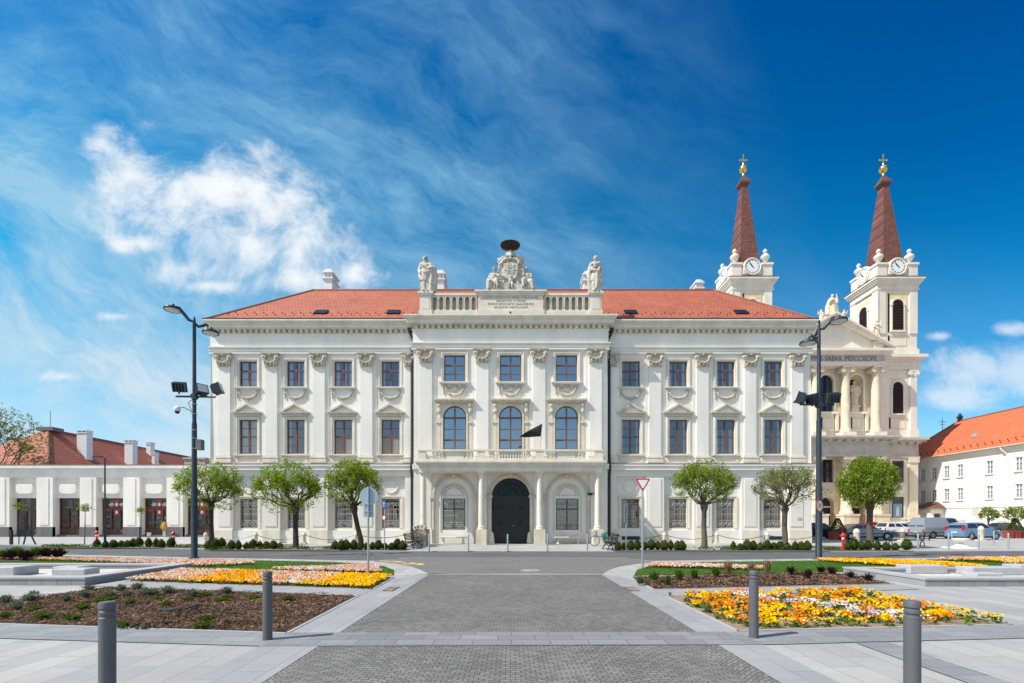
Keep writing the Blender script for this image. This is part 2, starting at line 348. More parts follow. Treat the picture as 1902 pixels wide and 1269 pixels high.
tilemat('cobbles_far', (0.155, 0.152, 0.148), (0.185, 0.182, 0.177), (0.095, 0.093, 0.09), 0.13, 0.09, 0.006, bump=0.8, rough=0.75, noisevar=0.14, dist=0.02)
tilemat('roof_tile', (0.35, 0.098, 0.050), (0.42, 0.125, 0.068), (0.20, 0.055, 0.035), 0.28, 0.24, 0.016, axis='XZ', bump=0.8, rough=0.75, noisevar=0.17)
tilemat('roof_tile_side', (0.33, 0.088, 0.052), (0.40, 0.115, 0.07), (0.20, 0.055, 0.035), 0.20, 0.17, 0.012, axis='YZ', bump=0.6, rough=0.75, noisevar=0.10)
tilemat('roof_tile_house', (0.42, 0.12, 0.07), (0.47, 0.14, 0.085), (0.20, 0.06, 0.04), 0.6, 0.5, 0.055, axis='YZ', bump=0.8, rough=0.75, noisevar=0.12)
tilemat('roof_tile_house_front', (0.42, 0.12, 0.07), (0.47, 0.14, 0.085), (0.20, 0.06, 0.04), 0.6, 0.5, 0.055, axis='XZ', bump=0.8, rough=0.75, noisevar=0.12)
tilemat('roof_orange', (0.52, 0.115, 0.045), (0.60, 0.15, 0.06), (0.34, 0.075, 0.03), 0.25, 0.22, 0.012, axis='YZ', bump=0.5, rough=0.8, noisevar=0.08)
tilemat('spire_tile', (0.15, 0.050, 0.040), (0.24, 0.085, 0.06), (0.06, 0.022, 0.02), 0.34, 0.26, 0.03, axis='XZ', bump=0.7, rough=0.7, noisevar=0.25)
tilemat('basin_wall', (0.23, 0.235, 0.245), (0.28, 0.285, 0.295), (0.14, 0.14, 0.15), 0.4, 0.6, 0.008, axis='XZ', bump=0.3)

# ------------------------------------------------------------------ mesh building
class MB:
    def __init__(s): s.v = []; s.f = []; s.mi = []; s.m = 0
    def add(s, vs, fs):
        o = len(s.v); s.v.extend([tuple(p) for p in vs])
        for f_ in fs: s.f.append(tuple(i + o for i in f_)); s.mi.append(s.m)
        return s
    def quad(s, a, b, c, d): return s.add([a, b, c, d], [(0, 1, 2, 3)])
    def box(s, x0, x1, y0, y1, z0, z1):
        if x0 > x1: x0, x1 = x1, x0
        if y0 > y1: y0, y1 = y1, y0
        if z0 > z1: z0, z1 = z1, z0
        return s.add([(x0, y0, z0), (x1, y0, z0), (x1, y1, z0), (x0, y1, z0), (x0, y0, z1), (x1, y0, z1), (x1, y1, z1), (x0, y1, z1)],
                     [(0, 1, 5, 4), (1, 2, 6, 5), (2, 3, 7, 6), (3, 0, 4, 7), (4, 5, 6, 7), (3, 2, 1, 0)])
    def cbox(s, cx, cy, cz, wx, wy, wz, rot=None):
        vs = [Vector((a * wx / 2, b * wy / 2, c * wz / 2)) for c in (-1, 1) for a, b in ((-1, -1), (1, -1), (1, 1), (-1, 1))]
        if rot is not None: vs = [rot @ p for p in vs]
        return s.add([(p.x + cx, p.y + cy, p.z + cz) for p in vs], [(0, 1, 5, 4), (1, 2, 6, 5), (2, 3, 7, 6), (3, 0, 4, 7), (4, 5, 6, 7), (3, 2, 1, 0)])
    def prism(s, poly, y0, y1, plane='XZ'):
        """poly: (a,b) list, extruded from y0 to y1 along the third axis"""
        n = len(poly)
        def P(a, b, c):
            return (a, c, b) if plane == 'XZ' else ((c, a, b) if plane == 'YZ' else (a, b, c))
        vs = [P(a, b, y0) for a, b in poly] + [P(a, b, y1) for a, b in poly]
        fs = [tuple(range(n)), tuple(range(2 * n - 1, n - 1, -1))] + [(i, (i + 1) % n, (i + 1) % n + n, i + n) for i in range(n)]
        return s.add(vs, fs)
    def lathe(s, prof, c=(0, 0, 0), n=16, cap=True, sx=1, sy=1):
        vs = []
        for r, z in prof:
            for k in range(n):
                a = 2 * PI * k / n
                vs.append((c[0] + r * sx * math.cos(a), c[1] + r * sy * math.sin(a), c[2] + z))
        fs = []
        for j in range(len(prof) - 1):
            for k in range(n):
                k2 = (k + 1) % n
                fs.append((j * n + k, j * n + k2, (j + 1) * n + k2, (j + 1) * n + k))
        if cap:
            fs.append(tuple(range(n - 1, -1, -1))); fs.append(tuple((len(prof) - 1) * n + k for k in range(n)))
        return s.add(vs, fs)
    def tube(s, pts, r, n=6, cap=True):
        pts = [Vector(p) for p in pts]
        rs = r if isinstance(r, (list, tuple)) else [r] * len(pts)
        vs = []; up0 = None
        for i, p in enumerate(pts):
            d = (pts[min(i + 1, len(pts) - 1)] - pts[max(i - 1, 0)])
            if d.length < 1e-9: d = Vector((0, 0, 1))
            d.normalize()
            if up0 is None:
                up0 = Vector((0, 0, 1)) if abs(d.z) < 0.9 else Vector((1, 0, 0))
            a = d.cross(up0)
            if a.length < 1e-6: a = d.cross(Vector((0, 1, 0)))
            a.normalize(); b = a.cross(d).normalized(); up0 = b
            for k in range(n):
                t = 2 * PI * k / n
                q = p + (a * math.cos(t) + b * math.sin(t)) * rs[i]
                vs.append(tuple(q))
        fs = []
        for j in range(len(pts) - 1):
            for k in range(n):
                k2 = (k + 1) % n
                fs.append((j * n + k, (j + 1) * n + k, (j + 1) * n + k2, j * n + k2))
        if cap:
            fs.append(tuple(range(n))); fs.append(tuple((len(pts) - 1) * n + k for k in range(n - 1, -1, -1)))
        return s.add(vs, fs)
    def ball(s, c, r, n=10, m=7, rot=None):
        if isinstance(r, (int, float)): r = (r, r, r)
        vs = []
        for j in range(m + 1):
            ph = -PI / 2 + PI * j / m
            for k in range(n):
                a = 2 * PI * k / n
                p = Vector((r[0] * math.cos(ph) * math.cos(a), r[1] * math.cos(ph) * math.sin(a), r[2] * math.sin(ph)))
                if rot is not None: p = rot @ p
                vs.append((c[0] + p.x, c[1] + p.y, c[2] + p.z))
        fs = []
        for j in range(m):
            for k in range(n):
                k2 = (k + 1) % n
                fs.append((j * n + k, j * n + k2, (j + 1) * n + k2, (j + 1) * n + k))
        return s.add(vs, fs)
    def torus(s, c, Rr, r, n=20, m=6, axis='Y', a0=0, a1=2 * PI, sz=1.0):
        pts = []
        full = abs(a1 - a0 - 2 * PI) < 1e-6
        for k in range(n + 1):
            a = a0 + (a1 - a0) * k / n
            u_, v_ = Rr * math.cos(a), Rr * math.sin(a) * sz
            pts.append((c[0] + u_, c[1], c[2] + v_) if axis == 'Y' else ((c[0] + u_, c[1] + v_, c[2]) if axis == 'Z' else (c[0], c[1] + u_, c[2] + v_)))
        return s.tube(pts, r, m, cap=not full)
    def mesh(s, name, mats, smooth=None):
        me = bpy.data.meshes.new(name)
        me.from_pydata(s.v, [], s.f)
        if not isinstance(mats, (list, tuple)): mats = [mats]
        for q in mats: me.materials.append(M[q] if isinstance(q, str) else q)
        if len(mats) > 1: me.polygons.foreach_set('material_index', s.mi)
        if smooth is not None:
            me.polygons.foreach_set('use_smooth', [True] * len(me.polygons))
            try: me.set_sharp_from_angle(angle=R(smooth))
            except Exception: pass
        me.update()
        return me
    def build(s, name, mats, parent=None, smooth=None, fix=False, loc=None):
        me = s.mesh(name, mats, smooth)
        if fix:
            b = bmesh.new(); b.from_mesh(me); bmesh.ops.recalc_face_normals(b, faces=b.faces); b.to_mesh(me); b.free()
        o = bpy.data.objects.new(name, me); COL.objects.link(o)
        if parent is not None: o.parent = parent
        if loc: o.location = loc
        return o
def tag(o, label=None, cat=None, group=None, kind=None):
    if label: o['label'] = label
    if cat: o['category'] = cat
    if group: o['group'] = group
    if kind: o['kind'] = kind
    return o
def thing(name, loc, label, cat, group=None, rz=0):
    o = bpy.data.objects.new(name, None); COL.objects.link(o)
    o.empty_display_size = 0.3; o.location = loc; o.rotation_euler = (0, 0, rz)
    return tag(o, label, cat, group)
def put(name, me, parent=None, loc=(0, 0, 0), rz=0, sc=None):
    o = bpy.data.objects.new(name, me); COL.objects.link(o); o.location = loc; o.rotation_euler = (0, 0, rz)
    if parent is not None: o.parent = parent
    if sc: o.scale = sc
    return o
def copy_tree(o, parent=None):
    c = o.copy(); COL.objects.link(c); c.parent = parent
    for ch in list(o.children): copy_tree(ch, c)
    return c
ORD = ['first', 'second', 'third', 'fourth', 'fifth', 'sixth', 'seventh', 'eighth', 'ninth', 'tenth', 'eleventh', 'twelfth', 'thirteenth', 'fourteenth', 'fifteenth', 'sixteenth', 'seventeenth', 'eighteenth', 'nineteenth', 'twentieth']
def arc(cx, cz, r, a0, a1, n=12, rz=None):
    rz = rz or r
    return [(cx + r * math.cos(a0 + (a1 - a0) * k / n), cz + rz * math.sin(a0 + (a1 - a0) * k / n)) for k in range(n + 1)]
def wall_front(mb, x0, x1, z0, z1, y, holes, depth=0.3):
    """front face at y (facing -y) with rectangular holes and reveals going back; holes: (x0,x1,z0,z1)"""
    xs = sorted({x0, x1, *[h[0] for h in holes], *[h[1] for h in holes]}); zs = sorted({z0, z1, *[h[2] for h in holes], *[h[3] for h in holes]})
    xs = [x for x in xs if x0 <= x <= x1]; zs = [z for z in zs if z0 <= z <= z1]
    for i in range(len(xs) - 1):
        for j in range(len(zs) - 1):
            cx_, cz_ = (xs[i] + xs[i + 1]) / 2, (zs[j] + zs[j + 1]) / 2
            if any(h[0] < cx_ < h[1] and h[2] < cz_ < h[3] for h in holes): continue
            mb.quad((xs[i], y, zs[j]), (xs[i + 1], y, zs[j]), (xs[i + 1], y, zs[j + 1]), (xs[i], y, zs[j + 1]))
    for a, b, c, d in holes:
        mb.quad((a, y, c), (a, y, d), (a, y + depth, d), (a, y + depth, c))
        mb.quad((b, y, d), (b, y, c), (b, y + depth, c), (b, y + depth, d))
        mb.quad((a, y, d), (b, y, d), (b, y + depth, d), (a, y + depth, d))
        mb.quad((b, y, c), (a, y, c), (a, y + depth, c), (b, y + depth, c))
def arch_fill(mb, cx_, w_, zs, y0, y1, n=14, ztop=None):
    """fills the corners of a rectangular hole above a semicircular arch springing at zs"""
    r = w_ / 2; zt = ztop or zs + r
    rz = zt - zs - (0.0 if ztop is None else 0.0)
    for sgn in (-1, 1):
        pts = [(cx_ + sgn * r * math.cos(PI / 2 * k / n), zs + r * math.sin(PI / 2 * k / n)) for k in range(n + 1)]
        for k in range(n):
            (a0, b0), (a1, b1) = pts[k], pts[k + 1]
            poly = [(a0, b0), (a1, b1), (a1, zt), (a0, zt)]
            if abs(b0 - zt) < 1e-6 and abs(b1 - zt) < 1e-6: continue
            if sgn < 0: poly = poly[::-1]
            mb.prism(poly, y0, y1)
def frame_path(mb, pts, prof, y):
    """sweep a (width outwards, projection) rectangle along a 2-D path in XZ: ring of quads; pts closed=False"""
    w_, p = prof
    n = len(pts); off = []
    for i in range(n):
        a = Vector(pts[max(i - 1, 0)]); b = Vector(pts[i]); c = Vector(pts[min(i + 1, n - 1)])
        d1 = (b - a); d2 = (c - b)
        if d1.length < 1e-9: d1 = d2
        if d2.length < 1e-9: d2 = d1
        d1.normalize(); d2.normalize()
        n1 = Vector((-d1.y, d1.x)); n2 = Vector((-d2.y, d2.x)); nn = (n1 + n2)
        nn.normalize(); k = 1 / max(0.35, nn.dot(n1))
        off.append((b.x + nn.x * w_ * k, b.y + nn.y * w_ * k))
    for i in range(n - 1):
        A, B = pts[i], pts[i + 1]; C, D = off[i + 1], off[i]
        mb.prism([A, B, C, D], y, y - p)
# ================================================================== GROUND
def sheet(name, poly, z, mt, kind='structure', thick=0.0):
    mb = MB()
    if thick: mb.prism(poly, z - thick, z, 'XY')
    else: mb.add([(x, y, z) for x, y in poly], [tuple(range(len(poly)))])
    o = mb.build(name, mt, fix=bool(thick))
    if not thick:
        me = o.data
        if me.polygons[0].normal.z < 0: me.flip_normals()
    return tag(o, kind=kind)
def pip(x, y, poly):
    c = False; n = len(poly); j = n - 1
    for i in range(n):
        xi, yi = poly[i]; xj, yj = poly[j]
        if (yi > y) != (yj > y) and x < (xj - xi) * (y - yi) / (yj - yi) + xi: c = not c
        j = i
    return c
def scatter(poly, n, rnd, margin=0.0):
    xs = [p[0] for p in poly]; ys = [p[1] for p in poly]; out = []
    tries = 0
    while len(out) < n and tries < n * 30:
        tries += 1
        x = rnd.uniform(min(xs), max(xs)); y = rnd.uniform(min(ys), max(ys))
        if pip(x, y, poly): out.append((x, y))
    return out

XL, XR = -2.67, 2.87          # edges of the cobbled carriageway
sheet('ground', [(-1500, -60), (1500, -60), (1500, 2500), (-1500, 2500)], 0.0, 'paving_light')
# far pavement: one raised slab with its kerb
far = [(-300, 62), (-60, 40.5), (-36, 34.2), (-26, 31.0), (-17.7, 28.9), (-10, 27.7), (-6, 27.1), (6, 26.8), (20, 26.9), (40, 27.6), (90, 28.5), (300, 31), (300, 200), (-300, 200)]
sheet('pavement', far, 0.04, 'paving_far', thick=0.3)
k = MB()
for (a, b), (c, d) in zip(far[:11], far[1:12]):
    k.prism([(a, b - 0.16), (c, d - 0.16), (c, d), (a, b)], -0.1, 0.05, 'XY')
tag(k.build('kerb', 'kerb_stone', fix=True), kind='structure')
near = [(-300, 70), (-60, 33.0), (-40, 28.6), (-26.7, 25.6), (-14.4, 22.7), (-10, 21.8), (-7.3, 21.1), (-5.9, 20.5), (-4.7, 19.6), (-3.8, 18.3), (-3.2, 17.0), (-2.75, 15.6)]
near_r = [(2.95, 15.6), (3.4, 17.0), (3.95, 18.1), (4.8, 19.2), (6.0, 20.3), (7.5, 21.1), (14, 22.1), (20, 22.6), (32, 23.2), (60, 24), (300, 27)]
road = [p for p in near if p[0] < -5.9] + [(-5.9, 20.9), (-5, 22.6), (5.2, 22.6), (6.0, 20.9)] + [p for p in near_r if p[0] > 6.1] + \
       [(a, b - 0.15) for a, b in far[11:0:-1]]
road = [(max(-200, a), b) for a, b in road if a > -250 or True]
sheet('road', road, 0.004, 'asphalt')
cob_near = [(XL, 1.0), (XR, 1.0), (XR, 15.35), (XL, 15.35)]
sheet('cobbled_street', [(XL, 1.0), (XR, 1.0), (XR, 15.4), (XL, 15.4)], 0.004, 'cobbles')
cf = [(XL - .05, 15.75)] + [p for p in near[::-1] if p[0] >= -5.9 and p[1] > 15.7] + [(-5.0, 22.6), (5.2, 22.6)] + [p for p in near_r[::-1] if p[0] <= 6.0 and p[1] > 15.7] + [(XR + .08, 15.75)]
sheet('cobbled_junction', cf, 0.006, 'cobbles_far')
sheet('paving_strip_left', [(-3.48, -2), (XL, -2), (XL, 15.75), (-3.48, 14.6)], 0.008, 'paving_strip')
sheet('paving_strip_right', [(XR, -2), (3.50, -2), (3.50, 14.4), (XR, 15.75)], 0.008, 'paving_strip')
sheet('paving_band_across', [(-3.44, 6.66), (3.50, 6.74), (3.50, 7.52), (-3.44, 7.46)], 0.012, 'paving_band_dark')
sheet('paving_band_light', [(XL, 15.38), (XR, 15.38), (XR + .05, 15.77), (XL - .05, 15.77)], 0.010, 'paving_band')
sheet('paving_line', [(-5.2, 22.3), (5.3, 22.3), (5.6, 22.55), (-5.4, 22.55)], 0.012, 'paving_band')
sheet('paving_band_left', [(-3.44, 6.66), (-3.44, 7.42), (-8.57, 8.12), (-13.5, 8.8), (-13.5, 7.95), (-8.57, 7.22)], 0.012, 'paving_band')
sheet('paving_band_right', [(3.50, 6.74), (8.4, 7.20), (13.5, 7.7), (13.5, 8.55), (8.4, 8.02), (3.50, 7.52)], 0.012, 'paving_band')
sheet('paving_band_side', [(4.86, -1), (5.34, -1), (5.34, 6.88), (4.86, 6.84)], 0.012, 'paving_band')
sheet('paving_path_left', [(-11, 12.75), (-3.48, 11.15), (-3.48, 12.1), (-11, 13.65)], 0.012, 'paving_strip')
sheet('paving_path_right', [(3.50, 11.2), (8.45, 11.86), (10.3, 12.2), (10.4, 13.1), (3.50, 12.1)], 0.012, 'paving_strip')

# ---- beds
bedL = [(-3.48, 7.45), (-8.57, 8.12), (-13.4, 8.8), (-13.4, 9.6), (-10.8, 10.35), (-10.45, 12.55), (-3.55, 11.08)]
bedR = [(3.52, 7.56), (8.32, 8.02), (8.42, 11.84), (3.52, 11.18)]
bedL2 = [(-11.0, 13.7), (-3.48, 12.15), (-3.58, 14.75), (-11.35, 16.5)]
bedR2 = [(3.54, 12.1), (10.45, 13.2), (10.75, 16.2), (3.6, 14.75)]
for p, n_, mt in ((bedL, 'mulch_bed', 'soil'), (bedR, 'flower_bed_soil', 'soil_bed'), (bedL2, 'flower_bed_soil', 'soil'), (bedR2, 'mulch_bed', 'soil')):
    sheet(n_, p, 0.016, mt)
    e = MB()
    for a, b in zip(p, p[1:] + p[:1]):
        d = Vector((b[0] - a[0], b[1] - a[1])).normalized(); nx, ny = -d.y, d.x
        for sg in (1,):
            e.prism([a, b, (b[0] + nx * .05, b[1] + ny * .05), (a[0] + nx * .05, a[1] + ny * .05)], -0.05, 0.018, 'XY')
    tag(e.build('bed_edging', 'kerb_stone', fix=True), kind='structure')
def lawnmat():
    m = bpy.data.materials.new('lawn'); m.use_nodes = True; t = m.node_tree; b = t.nodes['Principled BSDF']; L = t.links.new
    b.inputs['Roughness'].default_value = 0.95; b.inputs['Specular IOR Level'].default_value = 0.15
    v = t.nodes.new('ShaderNodeNewGeometry').outputs['Position']
    n = t.nodes.new('ShaderNodeTexNoise'); n.inputs['Scale'].default_value = 1.4; n.inputs['Detail'].default_value = 10; n.inputs['Roughness'].default_value = 0.75; L(v, n.inputs['Vector'])
    r = t.nodes.new('ShaderNodeValToRGB'); L(n.outputs['Fac'], r.inputs[0]); e = r.color_ramp.elements
    e[0].position = 0.3; e[0].color = (0.030, 0.075, 0.008, 1); e[1].position = 0.7; e[1].color = (0.075, 0.165, 0.018, 1)
    L(r.outputs[0], b.inputs['Base Color'])
    n2 = t.nodes.new('ShaderNodeTexNoise'); n2.inputs['Scale'].default_value = 60; L(v, n2.inputs['Vector'])
    bp = t.nodes.new('ShaderNodeBump'); bp.inputs['Strength'].default_value = 1; bp.inputs['Distance'].default_value = 0.03; L(n2.outputs['Fac'], bp.inputs['Height']); L(bp.outputs[0], b.inputs['Normal'])
    M['lawn'] = m
lawnmat()
lawnL = [(-3.75, 15.3), (-11.6, 17.35), (-24, 17.35), (-26, 21.2), (-40, 25), (-40, 27.2), (-26.7, 24.4), (-14.4, 21.6), (-10, 20.7), (-7.3, 20.0), (-5.9, 19.3), (-4.8, 18.2), (-4.1, 16.8)]
lawnR = [(3.85, 15.25), (10.9, 16.3), (12.0, 16.3), (22, 16.4), (50, 17.5), (50, 22.8), (32, 22.1), (20, 21.5), (14, 21.0), (7.8, 20.0), (6.3, 19.2), (5.1, 18.1), (4.4, 17.0)]
tag(sheet('lawn', lawnL, 0.020, 'lawn'), kind='structure'); sheet('lawn', lawnR, 0.020, 'lawn')
def in_any(x, y, polys): return any(pip(x, y, p) for p in polys)
rnd = random.Random(4)
for poly, nm in ((lawnL, 'L'), (lawnR, 'R')):
    g = MB()
    for x, y in scatter(poly, 9000, rnd):
        if abs(x) > 24: continue
        a = rnd.uniform(0, PI); h = rnd.uniform(.03, .06); w_ = rnd.uniform(.006, .012); lx, ly = rnd.uniform(-.03, .03), rnd.uniform(-.03, .03)
        g.add([(x - w_ * math.cos(a), y - w_ * math.sin(a), .02), (x + w_ * math.cos(a), y + w_ * math.sin(a), .02), (x + lx, y + ly, .02 + h)], [(0, 1, 2)])
    tag(g.build('grass', 'grass_blade'), 'short mown grass of the lawn ' + ('left' if nm == 'L' else 'right') + ' of the cobbled street', 'grass', kind='stuff')

# ---- pansies
PET = ['petal_yellow', 'petal_orange', 'petal_white', 'petal_lilac', 'petal_apricot', 'leaf_cover', 'leaf_deep']
def pansies(name, poly, n, pick, label, seed, hgt=0.10, fl=8, r0=0.026, group='beds of pansies', spread=0.12, leafn=7):
    rn = random.Random(seed); g = MB()
    for x, y in scatter(poly, n, rn):
        c = pick(x, y, rn)
        for q in range(leafn):
            a = rn.uniform(0, 2 * PI); d = rn.uniform(0, spread); px_, py_ = x + d * math.cos(a), y + d * math.sin(a)
            z = .02 + rn.uniform(.0, hgt * .8); s_ = rn.uniform(.018, .04)
            v1 = Vector((rn.uniform(-1, 1), rn.uniform(-1, 1), rn.uniform(-.6, .6))).normalized() * s_; v2 = Vector((rn.uniform(-1, 1), rn.uniform(-1, 1), rn.uniform(-.6, .9))).normalized() * s_
            P = Vector((px_, py_, z)); g.m = 5 if rn.random() < .6 else 6
            g.add([P - v1, P + v2, P + v1, P - v2], [(0, 1, 2, 3)])
        for q in range(fl if c is not None else 0):
            a = rn.uniform(0, 2 * PI); d = spread * math.sqrt(rn.random()); px_, py_ = x + d * math.cos(a), y + d * math.sin(a)
            z = .02 + hgt * rn.uniform(.65, 1.15)
            nrm = Vector((rn.uniform(-.6, .6), rn.uniform(-1.1, .3), rn.uniform(.35, 1))).normalized()
            t1 = nrm.cross(Vector((1, 0.2, 0))).normalized(); t2 = nrm.cross(t1); r_ = r0 * rn.uniform(.75, 1.2)
            g.m = c if rn.random() < .88 else rn.choice([0, 1, 2])
            vs = [Vector((px_, py_, z)) - nrm * .006]
            for kk in range(6):
                t_ = 2 * PI * kk / 6; rr = r_ * (1.0 if kk % 2 == 0 else .82)
                vs.append(Vector((px_, py_, z)) + t1 * rr * math.cos(t_) + t2 * rr * math.sin(t_))
            g.add(vs, [(0, i, i % 6 + 1) for i in range(1, 7)])
    return tag(g.build(name, PET), label, 'pansies', group, 'stuff')
def nz(x, y, s=1.0, o=0): return mnoise.noise(Vector((x * s + o, y * s, o)))
def pickR(x, y, r):
    t = (x - 3.5) / 4.9 * 0.9 + (11.2 - y) / 4.0 * 0.45
    if abs((x - 5.2) - (11.0 - y) * 0.55) < .55 and nz(x, y, 2.2) > -.05: return r.choice([2, 2, 3])
    if nz(x, y, 2.3, 9) < -.22 or r.random() < .10 + .25 * max(0, (8.6 - y)): return None
    return 0 if nz(x, y, 1.6, 4) + r.uniform(-.25, .25) > -0.06 else 1
def pickL2(x, y, r):
    if x < -9.2 + r.uniform(-.5, .5): return r.choice([3, 4, 2, 1, 2])
    if x < -7.3 + (14 - y) * .5 + r.uniform(-.4, .4): return r.choice([0, 1, 0, 1])
    if x < -5.3 + r.uniform(-.4, .4): return r.choice([2, 3, 1, 4, 2])
    return r.choice([0, 0, 0, 1])
def pickMix(x, y, r): return r.choice([2, 3, 4, 1, 2, 4, 3])
def pickYel(x, y, r): return r.choice([0, 0, 1, 0, 1]) if x < 13.5 else r.choice([0, 0, 1])
def pickFar(x, y, r): return r.choice([0, 1, 1, 0]) if x < 18.3 + r.uniform(-.6, .6) else (r.choice([2, 3, 1]) if y > 20.6 else r.choice([0, 0, 1, 2]))
inset = lambda p, c=.06: [(x + (sum(q[0] for q in p) / len(p) - x) * c, y + (sum(q[1] for q in p) / len(p) - y) * c) for x, y in p]
pansies('pansies', inset(bedR, .03), 640, pickR, 'yellow and orange pansies with a white streak in the bed behind the right bollards', 11, hgt=.12, fl=11, r0=.0235, spread=.085, leafn=10)
pansies('pansies', inset(bedL2, .04), 1500, pickL2, 'yellow, orange and lilac pansies in the dense bed behind the left mulch bed', 12, hgt=.11, fl=10, r0=.028, spread=.12, leafn=5)
flA = [(-23.5, 21.8), (-18, 20.7), (-13.7, 19.7), (-9.5, 18.9), (-10.2, 18.1), (-13, 17.9), (-11.7, 17.4), (-11.7, 18.4), (-15, 19.5), (-20, 20.9)]
flA = [(-23.5, 21.3), (-18, 20.8), (-13.7, 20.2), (-11.0, 19.7), (-9.9, 19.0), (-10.6, 18.2), (-12.3, 17.7), (-13.4, 18.5), (-17, 19.7), (-20, 20.6)]
pansies('pansies', flA, 750, pickMix, 'pale pink and apricot pansies in the wedge round the left lamp post', 13, hgt=.12, fl=8, r0=.033, leafn=3)
flB = [(-8.3, 16.55), (-4.3, 15.6), (-4.5, 16.5), (-5.1, 17.9), (-5.6, 18.1), (-6.3, 17.4)]
pansies('pansies', flB, 420, pickMix, 'pale pink and orange pansies on the lawn behind the round sign', 14, hgt=.12, fl=8, r0=.032, leafn=3)
flC = [(4.9, 17.9), (5.6, 18.5), (6.6, 18.3), (9.1, 17.0), (8.2, 16.4), (6.6, 17.2), (5.2, 17.5)]
pansies('pansies', flC, 330, pickMix, 'white and orange pansies on the lawn beside the yield sign', 15, hgt=.12, fl=8, r0=.033, leafn=3)
flD = [(13.0, 20.6), (15.6, 20.4), (17.0, 18.8), (17.0, 17.2), (14.6, 17.6), (13.2, 19.5)]
pansies('pansies', flD, 620, pickYel, 'yellow pansies in the wedge at the foot of the right lamp post', 16, hgt=.12, fl=8, r0=.036, leafn=3)
flE = [(18.2, 20.9), (20.5, 21.4), (30, 21.9), (30, 19.9), (22, 18.9), (19.0, 18.7), (20.2, 19.6)]
pansies('pansies', flE, 1500, pickFar, 'orange, yellow and white pansies at the far right edge of the lawn', 17, hgt=.12, fl=8, r0=.036, leafn=3)

# ---- bark mulch
def mulch(poly, n, seed, label, sz=1.0):
    rn = random.Random(seed); g = MB()
    for x, y in scatter(poly, n, rn):
        l = rn.uniform(.015, .04) * sz; w_ = rn.uniform(.006, .013) * sz
        e = Euler((rn.uniform(-.5, .5), rn.uniform(-.5, .5), rn.uniform(0, PI))).to_matrix()
        z = .024 + max(0, nz(x, y, 1.7, 3)) * .08 + rn.uniform(0, .02)
        g.m = 0 if rn.random() < .68 else 1
        vs = [e @ Vector(p) for p in ((-l, -w_, 0), (l, -w_ * .6, .004), (l * .9, w_, 0), (-l * .8, w_ * .8, .004))]
        g.add([(p.x + x, p.y + y, p.z + z) for p in vs], [(0, 1, 2, 3)])
    return tag(g.build('bark_mulch', ['chip', 'chip_pale']), label, 'bark mulch', kind='stuff')
mulch(inset(bedL, .01), 26000, 21, 'brown bark chips covering the front left planting bed')
mulch(inset(bedR2, .02), 9000, 22, 'brown bark chips covering the bed behind the right pansies', 1.5)
# a shallow dug trench and drip hoses in the left bed
tr = MB()
pts = [gp(*q) for q in ((272, 1167), (300, 1160), (325, 1148), (350, 1140), (385, 1133))]
for i, (x, y) in enumerate(pts):
    for q in range(30):
        e = Euler((rnd.uniform(-1, 1), rnd.uniform(-1, 1), rnd.uniform(0, 6))).to_matrix()
        ox, oy = rnd.uniform(-.32, .32), rnd.uniform(-.16, .16)
        tr.cbox(x + ox, y + oy, .03 + rnd.uniform(0, .02), rnd.uniform(.02, .05), rnd.uniform(.02, .05), rnd.uniform(.02, .03), e)
tag(tr.build('dug_soil', 'soil'), 'dark clods of dug soil in the left mulch bed', 'soil', kind='stuff')
def hose(pxs, label):
    pts = [gp(*q) for q in pxs]
    h = MB().tube([(x, y, .05 + .03 * math.sin(i * 1.7)) for i, (x, y) in enumerate(pts)], .012, 6)
    tag(h.build('drip_hose', 'black_paint', smooth=60), label, 'hose', 'drip hoses in the mulch bed')
hose([(405, 1150), (415, 1142), (430, 1135), (428, 1133)], 'short black drip hose lying in the middle of the left mulch bed')
hose([(340, 1138), (360, 1133), (385, 1128), (398, 1126)], 'black drip hose running beside the dug trench in the mulch')
hose([(413, 1172), (415, 1164), (424, 1158), (440, 1156), (455, 1158)], 'looped black drip hose at the front edge of the left mulch bed')
x, y = gp(308, 1136)
vc = MB().box(x - .17, x + .17, y - .12, y + .12, .02, .05); tag(vc.build('valve_cover', 'iron_dark'), 'flat blue-grey valve cover lying in the left mulch bed', 'valve cover')

# ---- young plants in the mulch beds
def tuft(name, x, y, r, h, mt, n, seed, label, cat, group, lw=.006, droop=.5):
    rn = random.Random(seed); g = MB()
    for q in range(n):
        a = rn.uniform(0, 2 * PI); t = rn.uniform(.1, 1); hh = h * rn.uniform(.5, 1); d = r * t
        bx, by = rn.uniform(-.3, .3) * r, rn.uniform(-.3, .3) * r
        e = Vector((bx + d * math.cos(a), by + d * math.sin(a), hh * (1 - .5 * t * droop)))
        s_ = Vector((-math.sin(a), math.cos(a), rn.uniform(-.4, .4))) * lw * rn.uniform(.8, 1.8)
        m_ = Vector((bx, by, 0)).lerp(e, .6) + Vector((0, 0, h * .12))
        g.add([(bx, by, 0.0), tuple(m_ - s_), tuple(e), tuple(m_ + s_)], [(0, 1, 2, 3)])
    o = g.build(name, mt); o.location = (x, y, .03)
    return tag(o, label, cat, group)
grey = [(30, 425), (95, 462), (160, 415), (185, 400), (365, 418), (470, 395), (490, 352), (600, 395), (665, 358), (702, 385), (760, 343), (805, 388), (850, 385), (925, 370), (1065, 392), (1250, 370)]
green = [(15, 500), (190, 465), (240, 510), (400, 520), (455, 458), (565, 415), (610, 405), (720, 425), (870, 405), (920, 440), (1040, 408), (1135, 385), (1215, 415), (1255, 400), (1400, 402), (1145, 525), (675, 555), (1115, 560), (1590, 408)]
def zone(px, py):
    return ('front' if py > 1140 else 'middle' if py > 1118 else 'back') + ' row'
used = {}
